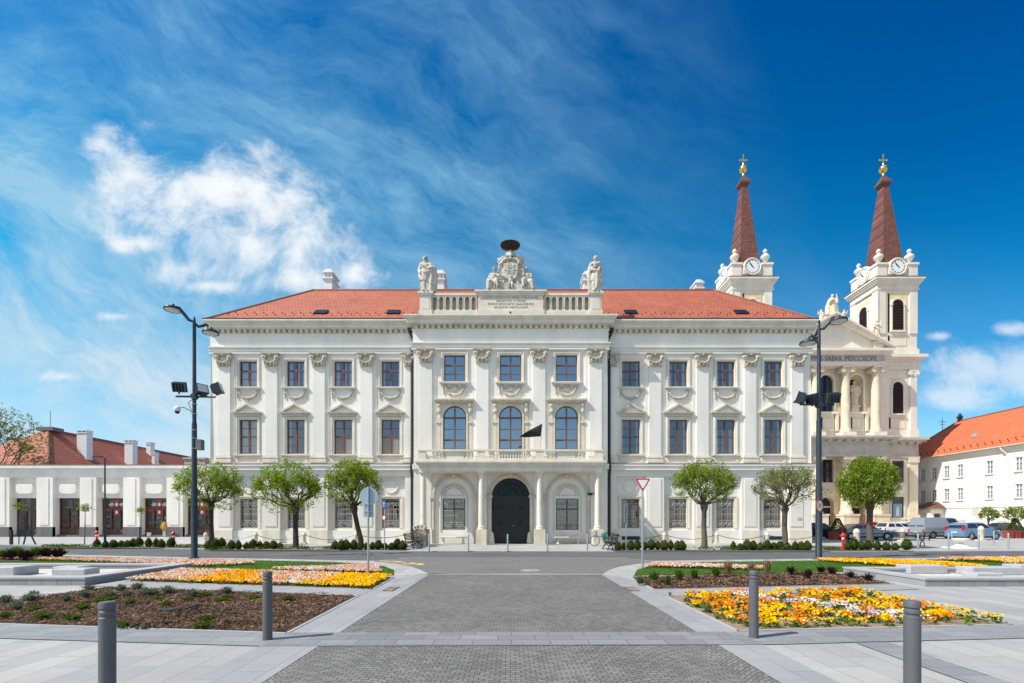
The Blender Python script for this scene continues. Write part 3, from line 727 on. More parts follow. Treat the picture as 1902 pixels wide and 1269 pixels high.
for kind_, lst, mt in (('lavender', grey, 'leaf_grey'), ('ground_cover_plant', green, 'leaf_cover')):
    for i, (a, b) in enumerate(sorted(lst)):
        px_, py_ = a / 2.972, 980 + b / 2.972
        X, Y = gp(px_, py_)
        z_ = zone(px_, py_)
        nm_ = 'grey-green young lavender' if kind_ == 'lavender' else 'low bright green plant'
        lb = f'{nm_} in the left mulch bed, {ORD[i] if i < 20 else "last"} from the left, {z_}'
        tuft(kind_, X, Y, rnd.uniform(.13, .21), rnd.uniform(.15, .25) if kind_ == 'lavender' else rnd.uniform(.08, .13), mt, 130, i * 7 + len(kind_), lb, 'plant', 'young plants in the left mulch bed', .009)
rr = [(1190, 1088), (1215, 1083), (1240, 1090), (1262, 1081), (1290, 1078), (1330, 1074), (1352, 1070), (1395, 1073), (1425, 1068), (1470, 1070), (1500, 1078), (1525, 1066), (1545, 1069), (1580, 1076), (1612, 1082)]
for i, (a, b) in enumerate(rr):
    X, Y = gp(a, b); dry = i in (6, 7, 8)
    tuft('dry_grass_tuft' if dry else 'bare_rose_shrub', X, Y, .22, .55 if dry else rnd.uniform(.22, .38), 'twig_dry' if dry else ('leaf_purple' if i > 8 else 'leaf_cover'), 90, 300 + i,
         (f'{ORD[i - 6]} dry straw-coloured tuft from the left in the right mulch bed' if dry else f'small {"reddish" if i > 8 else "green"} shrub, {ORD[i]} plant from the left in the right mulch bed'), 'plant', 'shrubs in the right mulch bed', .008, .2)
pur = [(8, 1040, 'leaf_cover'), (22, 1041, 'leaf_purple'), (48, 1042, 'leaf_purple'), (70, 1034, 'leaf_cover'), (86, 1036, 'leaf_purple'), (108, 1037, 'leaf_purple'), (30, 1032, 'leaf_cover')]
sheet('mulch_bed', [(-20.6, 20.2), (-40, 23.8), (-40, 26.2), (-25, 22.9), (-20.4, 21.3)], 0.026, 'soil')
for i, (a, b, mt) in enumerate(pur):
    X, Y = gp(a, b)
    tuft('low_shrub', X, Y, .42, .52, mt, 260, 400 + i, f'{"dark purple" if mt == "leaf_purple" else "green"} low shrub at the left edge before the road, {ORD[i]} counted along the bed', 'shrub', 'low shrubs at the left edge', .016, .6)

# ---- sunken fountain basins
def basin(label, x0, x1, y0, y1, blocks, side):
    t = thing('fountain_basin', ((x0 + x1) / 2, y0, 0), label, 'fountain')
    ox, oy = (x0 + x1) / 2, y0
    def L(mb, name, mt, par=t):
        mb.v = [(a - ox, b - oy, c) for a, b, c in mb.v]; return mb.build(name, mt, par, fix=True)
    w_ = .42; h = .17
    L(MB().box(x0, x1, y0, y0 + w_, 0, h).box(x0, x1, y1 - w_, y1, 0, h).box(x0, x0 + w_, y0 + w_, y1 - w_, 0, h).box(x1 - w_, x1, y0 + w_, y1 - w_, 0, h), 'basin_wall', 'basin_wall')
    L(MB().box(x0 - .02, x1 + .02, y0 - .02, y0 + w_ + .02, h, h + .05).box(x0 - .02, x0 + w_ + .02, y0 + w_ + .02, y1 - w_ - .02, h, h + .05).box(x1 - w_ - .02, x1 + .02, y0 + w_ + .02, y1 - w_ - .02, h, h + .05)
      .box(x0 - .02, x1 + .02, y1 - w_ - .02, y1 + .02, h, h + .05), 'coping', 'kerb_stone')
    L(MB().box(x0 + w_, x1 - w_, y0 + w_, y1 - w_, .012, .05), 'pebble_floor', 'pebbles')
    for (a, b, c, d, e) in blocks:
        bb = MB().cbox(a, b, .05 + e / 2, c, d, e); o = L(bb, 'stone_block', 'granite_block')
        o.modifiers.new('b', 'BEVEL').width = .02
basin('shallow grey stone fountain basin left of the flower beds', -24, -11.45, 12.95, 17.3,
      [(-15.9, 15.0, 1.7, .8, .28), (-13.25, 14.7, 1.0, .55, .24), (-14.2, 15.6, .8, .5, .22)], 'L')
basin('shallow grey stone fountain basin at the right edge', 10.9, 26, 12.75, 15.9,
      [(13.2, 15.6, 1.2, .6, .26), (15.0, 15.2, 1.6, .6, .24), (14.0, 14.4, .8, .5, .14), (17.3, 15.8, 2.0, .6, .26)], 'R')

# ---- metal in the ground
def grate(px, py, w_, l, label, rz=0):
    X, Y = gp(px, py); t = thing('drain_grate', (X, Y, .013), label, 'drain', 'drain grates in the paving', rz)
    MB().box(-w_ / 2, w_ / 2, -l / 2, l / 2, 0, .006).build('grate_plate', 'bark', t)
    g = MB()
    for i in range(7): g.box(-w_ / 2 + .03, w_ / 2 - .03, -l / 2 + l * (i + .3) / 7, -l / 2 + l * (i + .6) / 7, .006, .010)
    g.build('grate_bars', 'stone_old', t)
grate(727, 1095, .26, .75, 'rusty drain grate in the pale strip left of the cobbles')
grate(1172, 1095, .26, .75, 'rusty drain grate in the pale strip right of the cobbles')
X, Y = gp(985, 1060)
tag(MB().lathe([(0, 0), (.34, 0), (.34, .006)], (X, Y, .008), 20).build('manhole_cover', 'stone_old'), 'round rusty manhole cover set in the far cobbles', 'manhole cover')
# yellow paint scrawl at the corner of the road
ym = MB()
mat('yellow_paint', (0.62, 0.43, 0.12), 0.8, 0.25, 5, 0)
for a, b, c, d in ((708, 1041.5, 722, 1043), (720, 1041.8, 745, 1043.6), (735, 1043, 752, 1045.2), (752, 1046.2, 785, 1048.4), (765, 1044.6, 771, 1047), (780, 1047, 786, 1050)):
    p0, p1 = gp(a, b), gp(c, d)
    y0_, y1_ = sorted((p0[1], p1[1])); ym.box(p0[0], p1[0], y0_, y0_ + min(.35, max(.12, (y1_ - y0_) * .5)), .0045, .0115)
tag(ym.build('road_marking', 'yellow_paint'), 'faded yellow paint marks on the road corner behind the lawn', 'road marking')
# ================================================================== PALACE
PX, YW, YC, YP = -0.10, 36.3, 35.4, 33.3      # centre line, wing wall, centre wall, portico front
pal = thing('palace', (PX, YC, 0.04), 'long white baroque palace with red tiled roof, columned portico and attic statues', 'palace')
PO = Vector((PX, YC, 0.04))
def pb(mb, name, mt, parent=pal, smooth=None, fix=True):
    mb.v = [(a - PO.x, b - PO.y, c - PO.z) for a, b, c in mb.v]
    return mb.build(name, mt, parent, smooth, fix)
def at(mb, x, y, z):
    mb.v = [(a + x, b + y, c + z) for a, b, c in mb.v]; return mb
ZB = 0.04
WB = [9.02 + 3.56 * i for i in range(4)]           # wing bays from the centre line
CB = [-4.1, 0.0, 4.1]
HC, HW = 7.08, 22.5                                # half width of centre and of the whole
gw, gz0, gz1 = 0.67, 1.17, 3.37                    # ground windows
mw, mz0, mz1 = 0.69, 6.74, 9.31
tw, tz0, tz1 = 0.68, 11.78, 13.70
# --- walls
wall = MB()
for sg in (-1, 1):
    xa, xb = sorted((PX + sg * HC, PX + sg * HW))
    hs = []
    for b in WB:
        c = PX + sg * b
        hs += [(c - mw, c + mw, mz0, mz1), (c - tw, c + tw, tz0, tz1)]
    wall_front(wall, xa, xb, 5.8, 15.75, YW, hs, .32)
    # ground floor: recessed bays, piers in front
    hs = [(PX + sg * b - gw, PX + sg * b + gw, gz0, gz1) for b in WB]
    wall_front(wall, xa, xb, ZB - .1, 5.8, YW + .10, hs, .30)
    edges = sorted([PX + sg * b for b in WB])
    prev = xa
    for e in edges + [None]:
        nx = (e - 1.11) if e is not None else xb
        wall.box(prev, nx, YW - .16, YW + .10, ZB - .1, 5.05)
        if e is not None:
            wall.box(nx, e + 1.11, YW - .02, YW + .10, ZB - .1, 1.0)
            prev = e + 1.11
    wall.box(xa, xb, YW - .16, YW + .10, 5.05, 5.50)
# end walls, back
D = 12.0
for sg in (-1, 1):
    x_ = PX + sg * HW
    wall.quad((x_, YW - .16, ZB - .1), (x_, YW + D, ZB - .1), (x_, YW + D, 16.6), (x_, YW - .0, 16.6))
wall.quad((PX - HW, YW + D, 0), (PX + HW, YW + D, 0), (PX + HW, YW + D, 16.6), (PX - HW, YW + D, 16.6))
# centre
hs = [(PX + c - .78, PX + c + .78, 11.9, 13.86) for c in CB] + [(PX + c - .85, PX + c + .85, 6.30, 10.15) for c in CB]
wall_front(wall, PX - HC, PX + HC, 5.8, 15.75, YC, hs, .34)
hs = [(PX - 4.15 - .83, PX - 4.15 + .83, 1.05, 3.35), (PX + 4.15 - .83, PX + 4.15 + .83, 1.05, 3.35), (PX - 1.40, PX + 1.40, ZB, 4.87)]
wall_front(wall, PX - HC, PX + HC, ZB - .1, 5.8, YC, hs, .40)
for c in CB: arch_fill(wall, PX + c, 1.70, 9.30, YC + .003, YC + .30, 12)
arch_fill(wall, PX, 2.8, 3.47, YC + .003, YC + .38, 16)
for sg in (-1, 1):
    x_ = PX + sg * HC
    wall.quad((x_, YC, ZB - .1), (x_, YW + .1, ZB - .1), (x_, YW + .1, 15.75), (x_, YC, 15.75))
pb(wall, 'wall', 'plaster')
# dark rooms behind the windows
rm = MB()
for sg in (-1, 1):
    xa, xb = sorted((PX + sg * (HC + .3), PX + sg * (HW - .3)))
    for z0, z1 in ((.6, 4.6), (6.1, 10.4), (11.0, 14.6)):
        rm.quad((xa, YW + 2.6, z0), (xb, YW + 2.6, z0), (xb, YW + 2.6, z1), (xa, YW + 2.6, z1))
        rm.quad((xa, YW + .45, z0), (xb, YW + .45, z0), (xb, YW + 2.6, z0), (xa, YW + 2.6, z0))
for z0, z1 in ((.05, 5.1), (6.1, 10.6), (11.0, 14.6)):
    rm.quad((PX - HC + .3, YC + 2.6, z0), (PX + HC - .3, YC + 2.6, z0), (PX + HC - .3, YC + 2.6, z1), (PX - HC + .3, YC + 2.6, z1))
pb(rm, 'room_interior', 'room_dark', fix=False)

def band(mb, y, xa, xb, prof, ends=True):
    """horizontal moulding: prof = (z0, z1, projection)"""
    for z0, z1, p in prof: mb.box(xa - (p if ends else 0), xb + (p if ends else 0), y - p, y, z0, z1)
# --- entablature and cornice
def entab(y, xa, xb, la, lb, dent_phase=0.0):
    a, b = MB(), MB()
    def seg(mb, z0, z1, p, e=None):
        k_ = .4 if y == YW else 1.0; ea = p * k_ if la else 0; eb = p * k_ if lb else 0
        mb.box(xa - ea, xb + eb, y - p, y + .3, z0, z1)
    for z0, z1, p in ((14.22, 14.30, .16), (14.30, 14.42, .13), (14.42, 14.50, .19), (14.50, 14.58, .16), (14.58, 14.66, .22), (14.66, 14.72, .26)): seg(a, z0, z1, p)
    seg(a, 14.72, 15.66, .07)
    seg(a, 15.66, 15.72, .14)
    ea = .1 if la else 0; eb = .1 if lb else 0
    n = int(round((xb - xa) / .42))
    for i in range(n):
        cx_ = xa + (xb - xa) * (i + .5) / n
        b.box(cx_ - .11, cx_ + .11, y - .30, y - .10, 15.74, 15.93)
        b.box(cx_ - .15, cx_ + .15, y - .34, y - .10, 15.93, 15.98)
    seg(b, 15.72, 15.74, .16); seg(b, 15.98, 16.06, .38); seg(b, 15.74, 15.98, .10)
    c = MB()
    for z0, z1, p in ((16.06, 16.30, .44), (16.30, 16.36, .48), (16.36, 16.42, .53), (16.42, 16.50, .58), (16.50, 16.60, .64)): seg(c, z0, z1, p)
    pb(a, 'architrave', 'plaster_trim'); pb(b, 'dentil_frieze', 'stone_warm'); pb(c, 'cornice', 'stone_cream')
entab(YW, PX - HW, PX - HC, True, False); entab(YW, PX + HC, PX + HW, False, True); entab(YC, PX - HC, PX + HC, True, True)
# corner consoles next to the centre cornice
for sg in (-1, 1):
    g = MB(); x0 = PX + sg * (HC + .22)
    for i in range(5): g.box(x0 - .12 - .03 * i, x0 + .12 + .03 * i, YW - .30 - .07 * i, YW, 15.72 + .17 * i, 15.72 + .17 * (i + 1) - .002)
    pb(g, 'corner_console', 'plaster_trim')
# string course
for xa, xb, la, lb, y in ((PX - HW, PX - HC, 1, 0, YW), (PX + HC, PX + HW, 0, 1, YW)):
    g = MB()
    for z0, z1, p in ((5.50, 5.58, .34), (5.58, 5.80, .30), (5.80, 5.95, .38)): g.box(xa - p * .5 * la, xb + p * .5 * lb, y - p, y + .1, z0, z1)
    pb(g, 'string_course', 'plaster_trim')
    g = MB().box(xa - .21 * la, xb + .21 * lb, y - .40, y + .1, 5.95, 5.985); pb(g, 'ledge_flashing', 'flashing')
    g = MB().box(xa, xb, y - .24, y + .1, 5.985, 6.06); pb(g, 'ledge', 'plaster_trim')

# --- pilasters with capitals
def volute(mb, cx_, cz_, y, r, sg):
    pts = []
    for k in range(26):
        a = PI / 2 + sg * (k / 25) * 2 * PI * 1.55; q = r * (1 - .72 * k / 25)
        pts.append((cx_ + q * math.cos(a) * 1.0, y - .03 * k / 25, cz_ + q * math.sin(a)))
    mb.tube(pts, [.055 - .02 * k / 25 for k in range(26)], 5)
    mb.ball((cx_, y - .05, cz_), .07, 8, 6)
def capital_mb(w_):
    """composite capital, top at z=0, about .97 high; front at y=0 going to -y"""
    g = MB(); h = w_ / 2; rn = random.Random(3)
    g.prism([(-h - .22, 0), (-h - .16, -.07), (-h * .4, -.10), (0, -.06), (h * .4, -.10), (h + .16, -.07), (h + .22, 0)], -.24, .12)
    g.box(-h - .24, h + .24, -.26, .12, -.03, .0)
    for sg in (-1, 1):
        volute(g, sg * (h + .04), -.29, -.17, .19, sg)
        g.tube([(sg * (h + .04), -.05, -.29), (sg * (h + .04), -.2, -.29)], .16, 12)
        g.tube([(sg * h * .1, -.14, -.10), (sg * h * .5, -.16, -.08), (sg * h, -.16, -.11)], .05, 6)
        # hanging bell-flower ends
        for q in range(4): g.ball((sg * (h + .02 - q * .01), -.15, -.50 - q * .10), (.07 - q * .008, .06, .07), 7, 5)
    for k in range(15):                      # garland
        a = PI + PI * k / 14; x_ = (h - .02) * math.cos(a); z_ = -.34 + .38 * math.sin(a)
        g.ball((x_, -.17 - rn.uniform(0, .03), z_), .075 + rn.uniform(-.012, .02), 7, 5)
    g.ball((0, -.20, -.12), (.10, .08, .11), 8, 6)
    for q in range(-2, 3): g.tube([(q * .09, -.14, -.22), (q * .10, -.18, -.14), (q * .13, -.24, -.12)], [.04, .04, .02], 5)
    for q in (-1, 0, 1):                     # leaves along the bottom
        g.tube([(q * h * .62, -.10, -.92), (q * h * .62, -.17, -.78), (q * h * .64, -.24, -.70)], [.10, .09, .03], 6)
    g.prism([(-h, -.97), (h, -.97), (h + .02, -.62), (h, -.1), (-h, -.1), (-h - .02, -.62)], -.09, .12)
    g.box(-h - .03, h + .03, -.13, .12, -.99, -.94)
    return g
CAPS = {}
def pilaster(cx_, y, w_=.90, half=None):
    g = MB(); h = w_ / 2; x0, x1 = cx_ - h, cx_ + h
    if half == -1: x1 = cx_ + .0 + h * .2
    g.box(x0, x1, y - .15, y, 6.66, 13.28)
    o = pb(g, 'pilaster', 'plaster')
    b = MB()
    for z0, z1, p in ((6.06, 6.26, .14), (6.26, 6.40, .10), (6.40, 6.50, .13), (6.50, 6.58, .06), (6.58, 6.66, .03)): b.box(x0 - p, x1 + p, y - .15 - p, y, z0, z1)
    pb(b, 'pilaster_base', 'stone_cream', o)
    key = round(w_, 2)
    if key not in CAPS: CAPS[key] = capital_mb(w_).mesh('capital', 'stone_capital', 50)
    put('capital', CAPS[key], o, (cx_ - PO.x, y - .12 - PO.y, 14.22 - PO.z))
    # narrow backing strip
    s_ = MB().box(cx_ - h - .28, cx_ + h + .28, y - .05, y, 6.06, 14.22); pb(s_, 'pilaster_backing', 'plaster', o)
for sg in (-1, 1):
    for i in range(1, 5): pilaster(PX + sg * (WB[0] - 1.78 + 3.56 * i - (.04 if i == 4 else 0)), YW)
    pilaster(PX + sg * 7.62, YW, .62)
    for d in (2.07, 6.19): pilaster(PX + sg * d, YC)

# --- windows
def sash(mb, x0, x1, y, z0, z1, f=.075, d=.09):
    mb.box(x0, x1, y, y + d, z0, z0 + f); mb.box(x0, x1, y, y + d, z1 - f, z1)
    mb.box(x0, x0 + f, y, y + d, z0 + f, z1 - f); mb.box(x1 - f, x1, y, y + d, z0 + f, z1 - f)
def window_frame(hw, h, bars, mullion=.075, thin=()):
    g = MB(); sash(g, -hw, hw, 0, 0, h)
    g.box(-mullion / 2 - .02, mullion / 2 + .02, -.02, .085, .07, h - .07)
    for z in bars: g.box(-hw + .07, hw - .07, -.015, .08, z - .05, z + .05)
    for z in thin:
        g.box(-hw + .07, -.05, .01, .06, z - .018, z + .018); g.box(.05, hw - .07, .01, .06, z - .018, z + .018)
    return g
def pane_mb(hw, h): return MB().quad((-hw + .05, .05, .05), (hw - .05, .05, .05), (hw - .05, .05, h - .05), (-hw + .05, .05, h - .05))
def curtain_mb(x0, x1, z0, z1, y=.0, amp=.035, wl_=.14):
    g = MB(); n = max(4, int((x1 - x0) / .035)); pts = [(x0 + (x1 - x0) * i / n, y + amp * math.sin(2 * PI * (x0 + (x1 - x0) * i / n) / wl_)) for i in range(n + 1)]
    for (a, b), (c, d) in zip(pts, pts[1:]): g.quad((a, b, z0), (c, d, z0), (c, d, z1), (a, b, z1))
    return g
def trim_parts(win, parts, cx_, y, z):
    for nm, mesh in parts: put(nm, mesh, win)
# shared meshes
mid_bars = [1.30]; mid_thin = [.62, 1.93]
h_m, h_t, h_g = mz1 - mz0, tz1 - tz0, gz1 - gz0
me_mid = window_frame(mw, h_m, [1.30], thin=[.62, 1.93]).mesh('window', 'wood_frame')
me_mid_b = window_frame(mw, h_m, [1.30], thin=[1.93]).mesh('window', 'wood_frame')
me_top = window_frame(tw, h_t, [1.22], thin=[.58]).mesh('window', 'wood_frame')
me_grd = window_frame(gw, h_g, [1.42], mullion=.13, thin=[.7]).mesh('window', 'wood_frame')
# mid window trim
def surround_mb(hw, h, w_, p, sill=False):
    g = MB(); frame_path(g, [(-hw, 0), (-hw, h), (hw, h), (hw, 0)], (w_, p), 0); frame_path(g, [(-hw - w_ * .55, 0), (-hw - w_ * .55, h + w_ * .55), (hw + w_ * .55, h + w_ * .55), (hw + w_ * .55, 0)], (w_ * .45, p + .035), -.0)
    return g
sur_mid = surround_mb(mw, h_m, .20, .06).mesh('surround', 'stone_cream')
g = MB().box(-mw - .34, mw + .34, -.20, 0, -.14, -.05).box(-mw - .28, mw + .28, -.14, 0, -.20, -.14)
g.box(-mw - .25, mw + .25, -.05, 0, -.62, -.20)
for sx in (-1, 1): g.box(sx * (mw + .12) - .10, sx * (mw + .12) + .10, -.10, -.05, -.60, -.20)
sill_mid = g.mesh('sill', 'stone_cream')
g = MB(); z0 = 3.00
g.box(-mw - .22, mw + .22, -.10, 0, 2.80, z0)
hw_ = 1.13
for q, (p, t0, t1) in enumerate(((.20, 0, .05), (.28, .05, .10))): g.box(-hw_ + (.06 if q == 0 else 0), hw_ - (.06 if q == 0 else 0), -p, 0, z0 + t0, z0 + t1)
g.prism([(-hw_, z0 + .10), (-hw_ + .25, z0 + .10), (0, z0 + .62), (0, z0 + .76)], -.28, 0)
g.prism([(hw_, z0 + .10), (0, z0 + .76), (0, z0 + .62), (hw_ - .25, z0 + .10)], -.28, 0)
tg_ = MB(); tg_.prism([(-hw_ + .25, z0 + .10), (hw_ - .25, z0 + .10), (0, z0 + .62)], -.06, 0); tymp_mid = tg_.mesh('tympanum', 'plaster')
b = bmesh.new(); b.from_mesh(tymp_mid); bmesh.ops.recalc_face_normals(b, faces=b.faces); b.to_mesh(tymp_mid); b.free()
ped_mid = g.mesh('pediment', 'stone_warm')
b = bmesh.new(); b.from_mesh(ped_mid); bmesh.ops.recalc_face_normals(b, faces=b.faces); b.to_mesh(ped_mid); b.free()
sur_top = surround_mb(tw, h_t, .19, .06).mesh('surround', 'stone_cream')
sill_top = MB().box(-.98, .98, -.20, 0, -.11, -.03).box(-.90, .90, -.13, 0, -.20, -.11).mesh('sill', 'stone_cream')
def garland(rich=False):
    g = MB(); rn = random.Random(8)
    for sx in (-1, 1):
        g.torus((sx * .74, -.05, -.38), .085, .035, 12, 5)
        g.ball((sx * .74, -.07, -.38), .05, 6, 5)
        for q in range(5): g.ball((sx * (.80 + .02 * math.sin(q * 2)), -.05, -.48 - q * .085), (.055 - q * .004, .05, .06), 6, 5)
        g.tube([(sx * .60, -.04, -.30), (sx * .74, -.05, -.25), (sx * .90, -.04, -.32)], .03, 5)
    for k in range(19):
        a = PI + PI * k / 18
        g.ball((.66 * math.cos(a), -.065, -.40 + (.48 if not rich else .62) * math.sin(a)), .058 + .034 * math.sin(PI * k / 18) + rn.uniform(-.006, .012), 6, 5)
    if rich:
        for k in range(12): g.ball((.20 * math.cos(k * PI / 6), -.07, -.48 + .20 * math.sin(k * PI / 6)), .055, 6, 5)
        for sx in (-1, 1):
            for k in range(9): g.ball((sx * (.22 + .33 * k / 8), -.05, -.26 - .26 * math.sin(PI * k / 8)), .045, 6, 5)
        g.ball((0, -.08, -.24), (.09, .08, .08), 8, 6)
    else:
        for q in range(3): g.ball((0, -.06, -.93 - q * .085), (.05 - .01 * q, .05, .05), 6, 5)
    return g
gar = garland().mesh('garland', 'stone_capital', 50); gar_r = garland(True).mesh('garland', 'stone_capital', 50)
pane_mid = pane_mb(mw, h_m).mesh('pane', 'window_glass'); pane_top = pane_mb(tw, h_t).mesh('pane', 'window_glass'); pane_grd = pane_mb(gw, h_g).mesh('pane', 'window_glass')
pane_topb = pane_mb(.78, 1.96).mesh('pane', 'window_glass_blue')
cur = {}
def curtains(win, hw, h, kind):
    if kind not in cur:
        g = None
        if kind == 'sheer': g = [curtain_mb(-hw + .06, -hw + .30, .05, h - .05, .22), curtain_mb(hw - .30, hw - .06, .05, h - .05, .22), curtain_mb(-.10, .14, .05, h - .05, .25)]; mt = 'curtain'
        if kind == 'full': g = [curtain_mb(-hw + .06, hw - .06, .05, h - .05, .22)]; mt = 'curtain'
        if kind == 'low': g = [curtain_mb(-hw + .06, hw - .06, .03, 1.27, .03, .012, .11)]; mt = 'blind'
        if kind == 'sides': g = [curtain_mb(-hw + .06, -hw + .20, .05, h - .05, .22), curtain_mb(hw - .20, hw - .06, .05, h - .05, .22)]; mt = 'curtain'
        m_ = MB()
        for q in g: m_.add(q.v, q.f)
        cur[kind] = m_.mesh('curtain', mt)
    put('curtain', cur[kind], win)
def grille_mb(hw, h):
    g = MB(); y = -.10; r = .013
    for k in range(7):
        x_ = -hw + .08 + (2 * hw - .16) * k / 6
        g.tube([(x_, y, .04), (x_, y, h - .04)], r * .6, 4)
    for z in (.05, .55, 1.05, 1.42, h - .06): g.tube([(-hw + .05, y, z), (hw - .05, y, z)], r, 4)
    for z in (.30, h - .42):
        for sx in (-1, 1):
            for q in (-.16, .16):
                pts = []
                for k in range(12):
                    a = k / 11 * 2 * PI * 1.2; rr_ = .15 * (1 - .6 * k / 11)
                    pts.append((sx * hw * .5 + q + rr_ * math.cos(a) * (1 if q > 0 else -1), y - .02, z + rr_ * math.sin(a)))
                g.tube(pts, .017, 4)
            g.torus((sx * hw * .5, y - .02, z), .07, .016, 10, 4)
    return g
gril = grille_mb(gw, h_g).mesh('grille', 'iron_white')
def pwin(name_me, cx_, y, z):
    o = put('window', name_me, pal, (cx_ - PO.x, y - PO.y, z - PO.z)); return o
top_k = ['full', 'sheer', 'sheer', 'sides', 'sides', 'sheer', 'sheer', 'sheer']; mid_k = ['full', 'sides', 'low', 'low', 'sides', 'sides', 'sheer', 'sides']
yr = .14
cells = [(-1, 3), (-1, 2), (-1, 1), (-1, 0), (1, 0), (1, 1), (1, 2), (1, 3)]
def shift(me, dy):
    for v in me.vertices: v.co.y -= dy
    return me
for q in (sur_mid, sill_mid, ped_mid, tymp_mid, sur_top, sill_top, gar, gar_r): shift(q, yr)
for i, (sg, bi) in enumerate(cells):
    c = PX + sg * WB[bi]
    o = pwin(me_mid_b if mid_k[i] == 'low' else me_mid, c, YW + yr, mz0); put('pane', pane_mid, o); curtains(o, mw, h_m, mid_k[i])
    put('surround', sur_mid, o); put('sill', sill_mid, o); put('pediment', ped_mid, o); put('tympanum', tymp_mid, o)
    o = pwin(me_top, c, YW + yr, tz0); put('pane', pane_top, o); curtains(o, tw, h_t, top_k[i] if top_k[i] != 'low' else 'full')
    put('surround', sur_top, o); put('sill', sill_top, o); put('garland', gar, o)
    o = pwin(me_grd, c, YW + .1 + yr, gz0); put('pane', pane_grd, o); put('grille', gril, o)
# ground-floor trim: surrounds, medallions, pier panels, plinth vents
sur_g = shift(surround_mb(gw, h_g, .22, .05).mesh('window_surround', 'stone_cream'), 0)
g = MB(); g.torus((0, -.02, 0), .50, .045, 28, 6); g.lathe([(0, 0), (.44, 0), (.44, .03), (0, .03)], n=28, cap=False)
g2 = MB(); g2.torus((0, -.03, 0), .50, .045, 28, 6)
g2.prism([(.45 * math.cos(2 * PI * k / 24), .45 * math.sin(2 * PI * k / 24)) for k in range(24)], -.03, 0)
med = g2.mesh('medallion', 'plaster_trim')
pan = MB().box(-.45, .45, -.035, 0, 1.30, 4.85); pan = pan.mesh('pier_panel', 'plaster')
for sg in (-1, 1):
    for bi in range(4):
        c = PX + sg * WB[bi]
        put('window_surround', sur_g, pal, (c - PO.x, YW + .10 - PO.y, gz0 - PO.z))
        put('medallion', med, pal, (c - PO.x, YW + .10 - PO.y, 4.32 - PO.z))
        put('pier_panel', pan, pal, (PX + sg * (WB[bi] + 1.78 - (.10 if bi == 3 else 0)) - PO.x, YW - .16 - PO.y, -PO.z))
        if sg > 0 and bi in (0, 3):
            v = MB().box(c - .67, c + .67, YW - .045, YW - .015, .30, .56); pb(v, 'cellar_vent', 'gutter')
    xa, xb = sorted((PX + sg * HC, PX + sg * HW)); prev = xa
    for e in sorted([PX + sg * b for b in WB]) + [None]:
        nx = (e - 1.11) if e is not None else xb
        pb(MB().box(prev, nx, YW - .20, YW - .16, ZB - .1, 1.02), 'plinth', 'stone_cream')
        if e is not None: prev = e + 1.11
pb(MB().box(PX + 21.45, PX + 21.72, YW - .215, YW - .20, 1.78, 1.95), 'wall_plate', 'terracotta_pot'); pb(MB().box(PX + 21.48, PX + 21.69, YW - .222, YW - .215, 1.81, 1.92), 'plate_face', 'curtain')

# centre upper windows
me_ct = window_frame(.78, 1.96, [1.24], thin=[.60]).mesh('window', 'wood_frame')
sur_ct = shift(surround_mb(.78, 1.96, .20, .06).mesh('surround', 'stone_cream'), yr)
sill_ct = shift(MB().box(-1.12, 1.12, -.22, 0, -.12, -.03).box(-1.02, 1.02, -.14, 0, -.22, -.12).mesh('sill', 'stone_cream'), yr)
# arched windows
ah = 3.85
g = MB(); H0 = 3.00                                  # springing above sill (6.30 -> 9.30)
hwA = .85
g.box(-hwA, -hwA + .08, 0, .09, 0, H0); g.box(hwA - .08, hwA, 0, .09, 0, H0); g.box(-hwA + .08, hwA - .08, 0, .09, 0, .10)
ao = arc(0, H0, hwA, PI, 0, 16); ai = arc(0, H0, hwA - .08, PI, 0, 16)
for k in range(16): g.prism([ao[k], ai[k], ai[k + 1], ao[k + 1]], 0, .09)
g.box(-.055, .055, -.02, .085, .1, H0 + hwA - .08)
for z, w_ in ((1.35, .055), (2.98, .06)): g.box(-hwA + .08, hwA - .08, -.015, .08, z - w_, z + w_)
for z in (.70, 2.15):
    g.box(-hwA + .08, -.055, .01, .06, z - .018, z + .018); g.box(.055, hwA - .08, .01, .06, z - .018, z + .018)
me_arch = g.mesh('window', 'wood_frame')
g = MB(); pts = [(-hwA + .03, 0.03)] + arc(0, H0, hwA - .03, PI, 0, 16) + [(hwA - .03, .03)]
g.add([(a, .05, b) for a, b in pts], [tuple(range(len(pts)))])
pane_arch = g.mesh('pane', 'window_glass_blue')
if pane_arch.polygons[0].normal.y > 0: pane_arch.flip_normals()
g = MB()
pth = [(-hwA, 0), (-hwA, H0 * .5), (-hwA, H0)] + arc(0, H0, hwA, PI, 0, 16)[1:-1] + [(hwA, H0), (hwA, 0)]
frame_path(g, pth, (.14, .10), 0)
for sg in (-1, 1):
    g.box(sg * 1.17 - .15, sg * 1.17 + .15, -.07, 0, 0, 3.05)                 # side strips
    g.box(sg * 1.17 - .19, sg * 1.17 + .19, -.13, 0, 2.55, 2.68)
    g.box(sg * 1.14 - .13, sg * 1.14 + .13, -.22, 0, 3.35, 4.02)
    g.ball((sg * 1.14, -.20, 3.42), (.10, .08, .14), 8, 6); g.ball((sg * 1.14, -.24, 3.85), (.12, .09, .12), 8, 6)
g.box(-1.32, 1.32, -.05, -.002, 3.90, 4.06)
arch_sur = shift(g.mesh('surround', 'stone_warm', None), yr)
b = bmesh.new(); b.from_mesh(arch_sur); bmesh.ops.recalc_face_normals(b, faces=b.faces); b.to_mesh(arch_sur); b.free()
g = MB().box(-1.34, 1.34, -.26, 0, 4.06, 4.14).box(-1.42, 1.42, -.36, 0, 4.14, 4.20).box(-1.46, 1.46, -.40, 0, 4.20, 4.29)
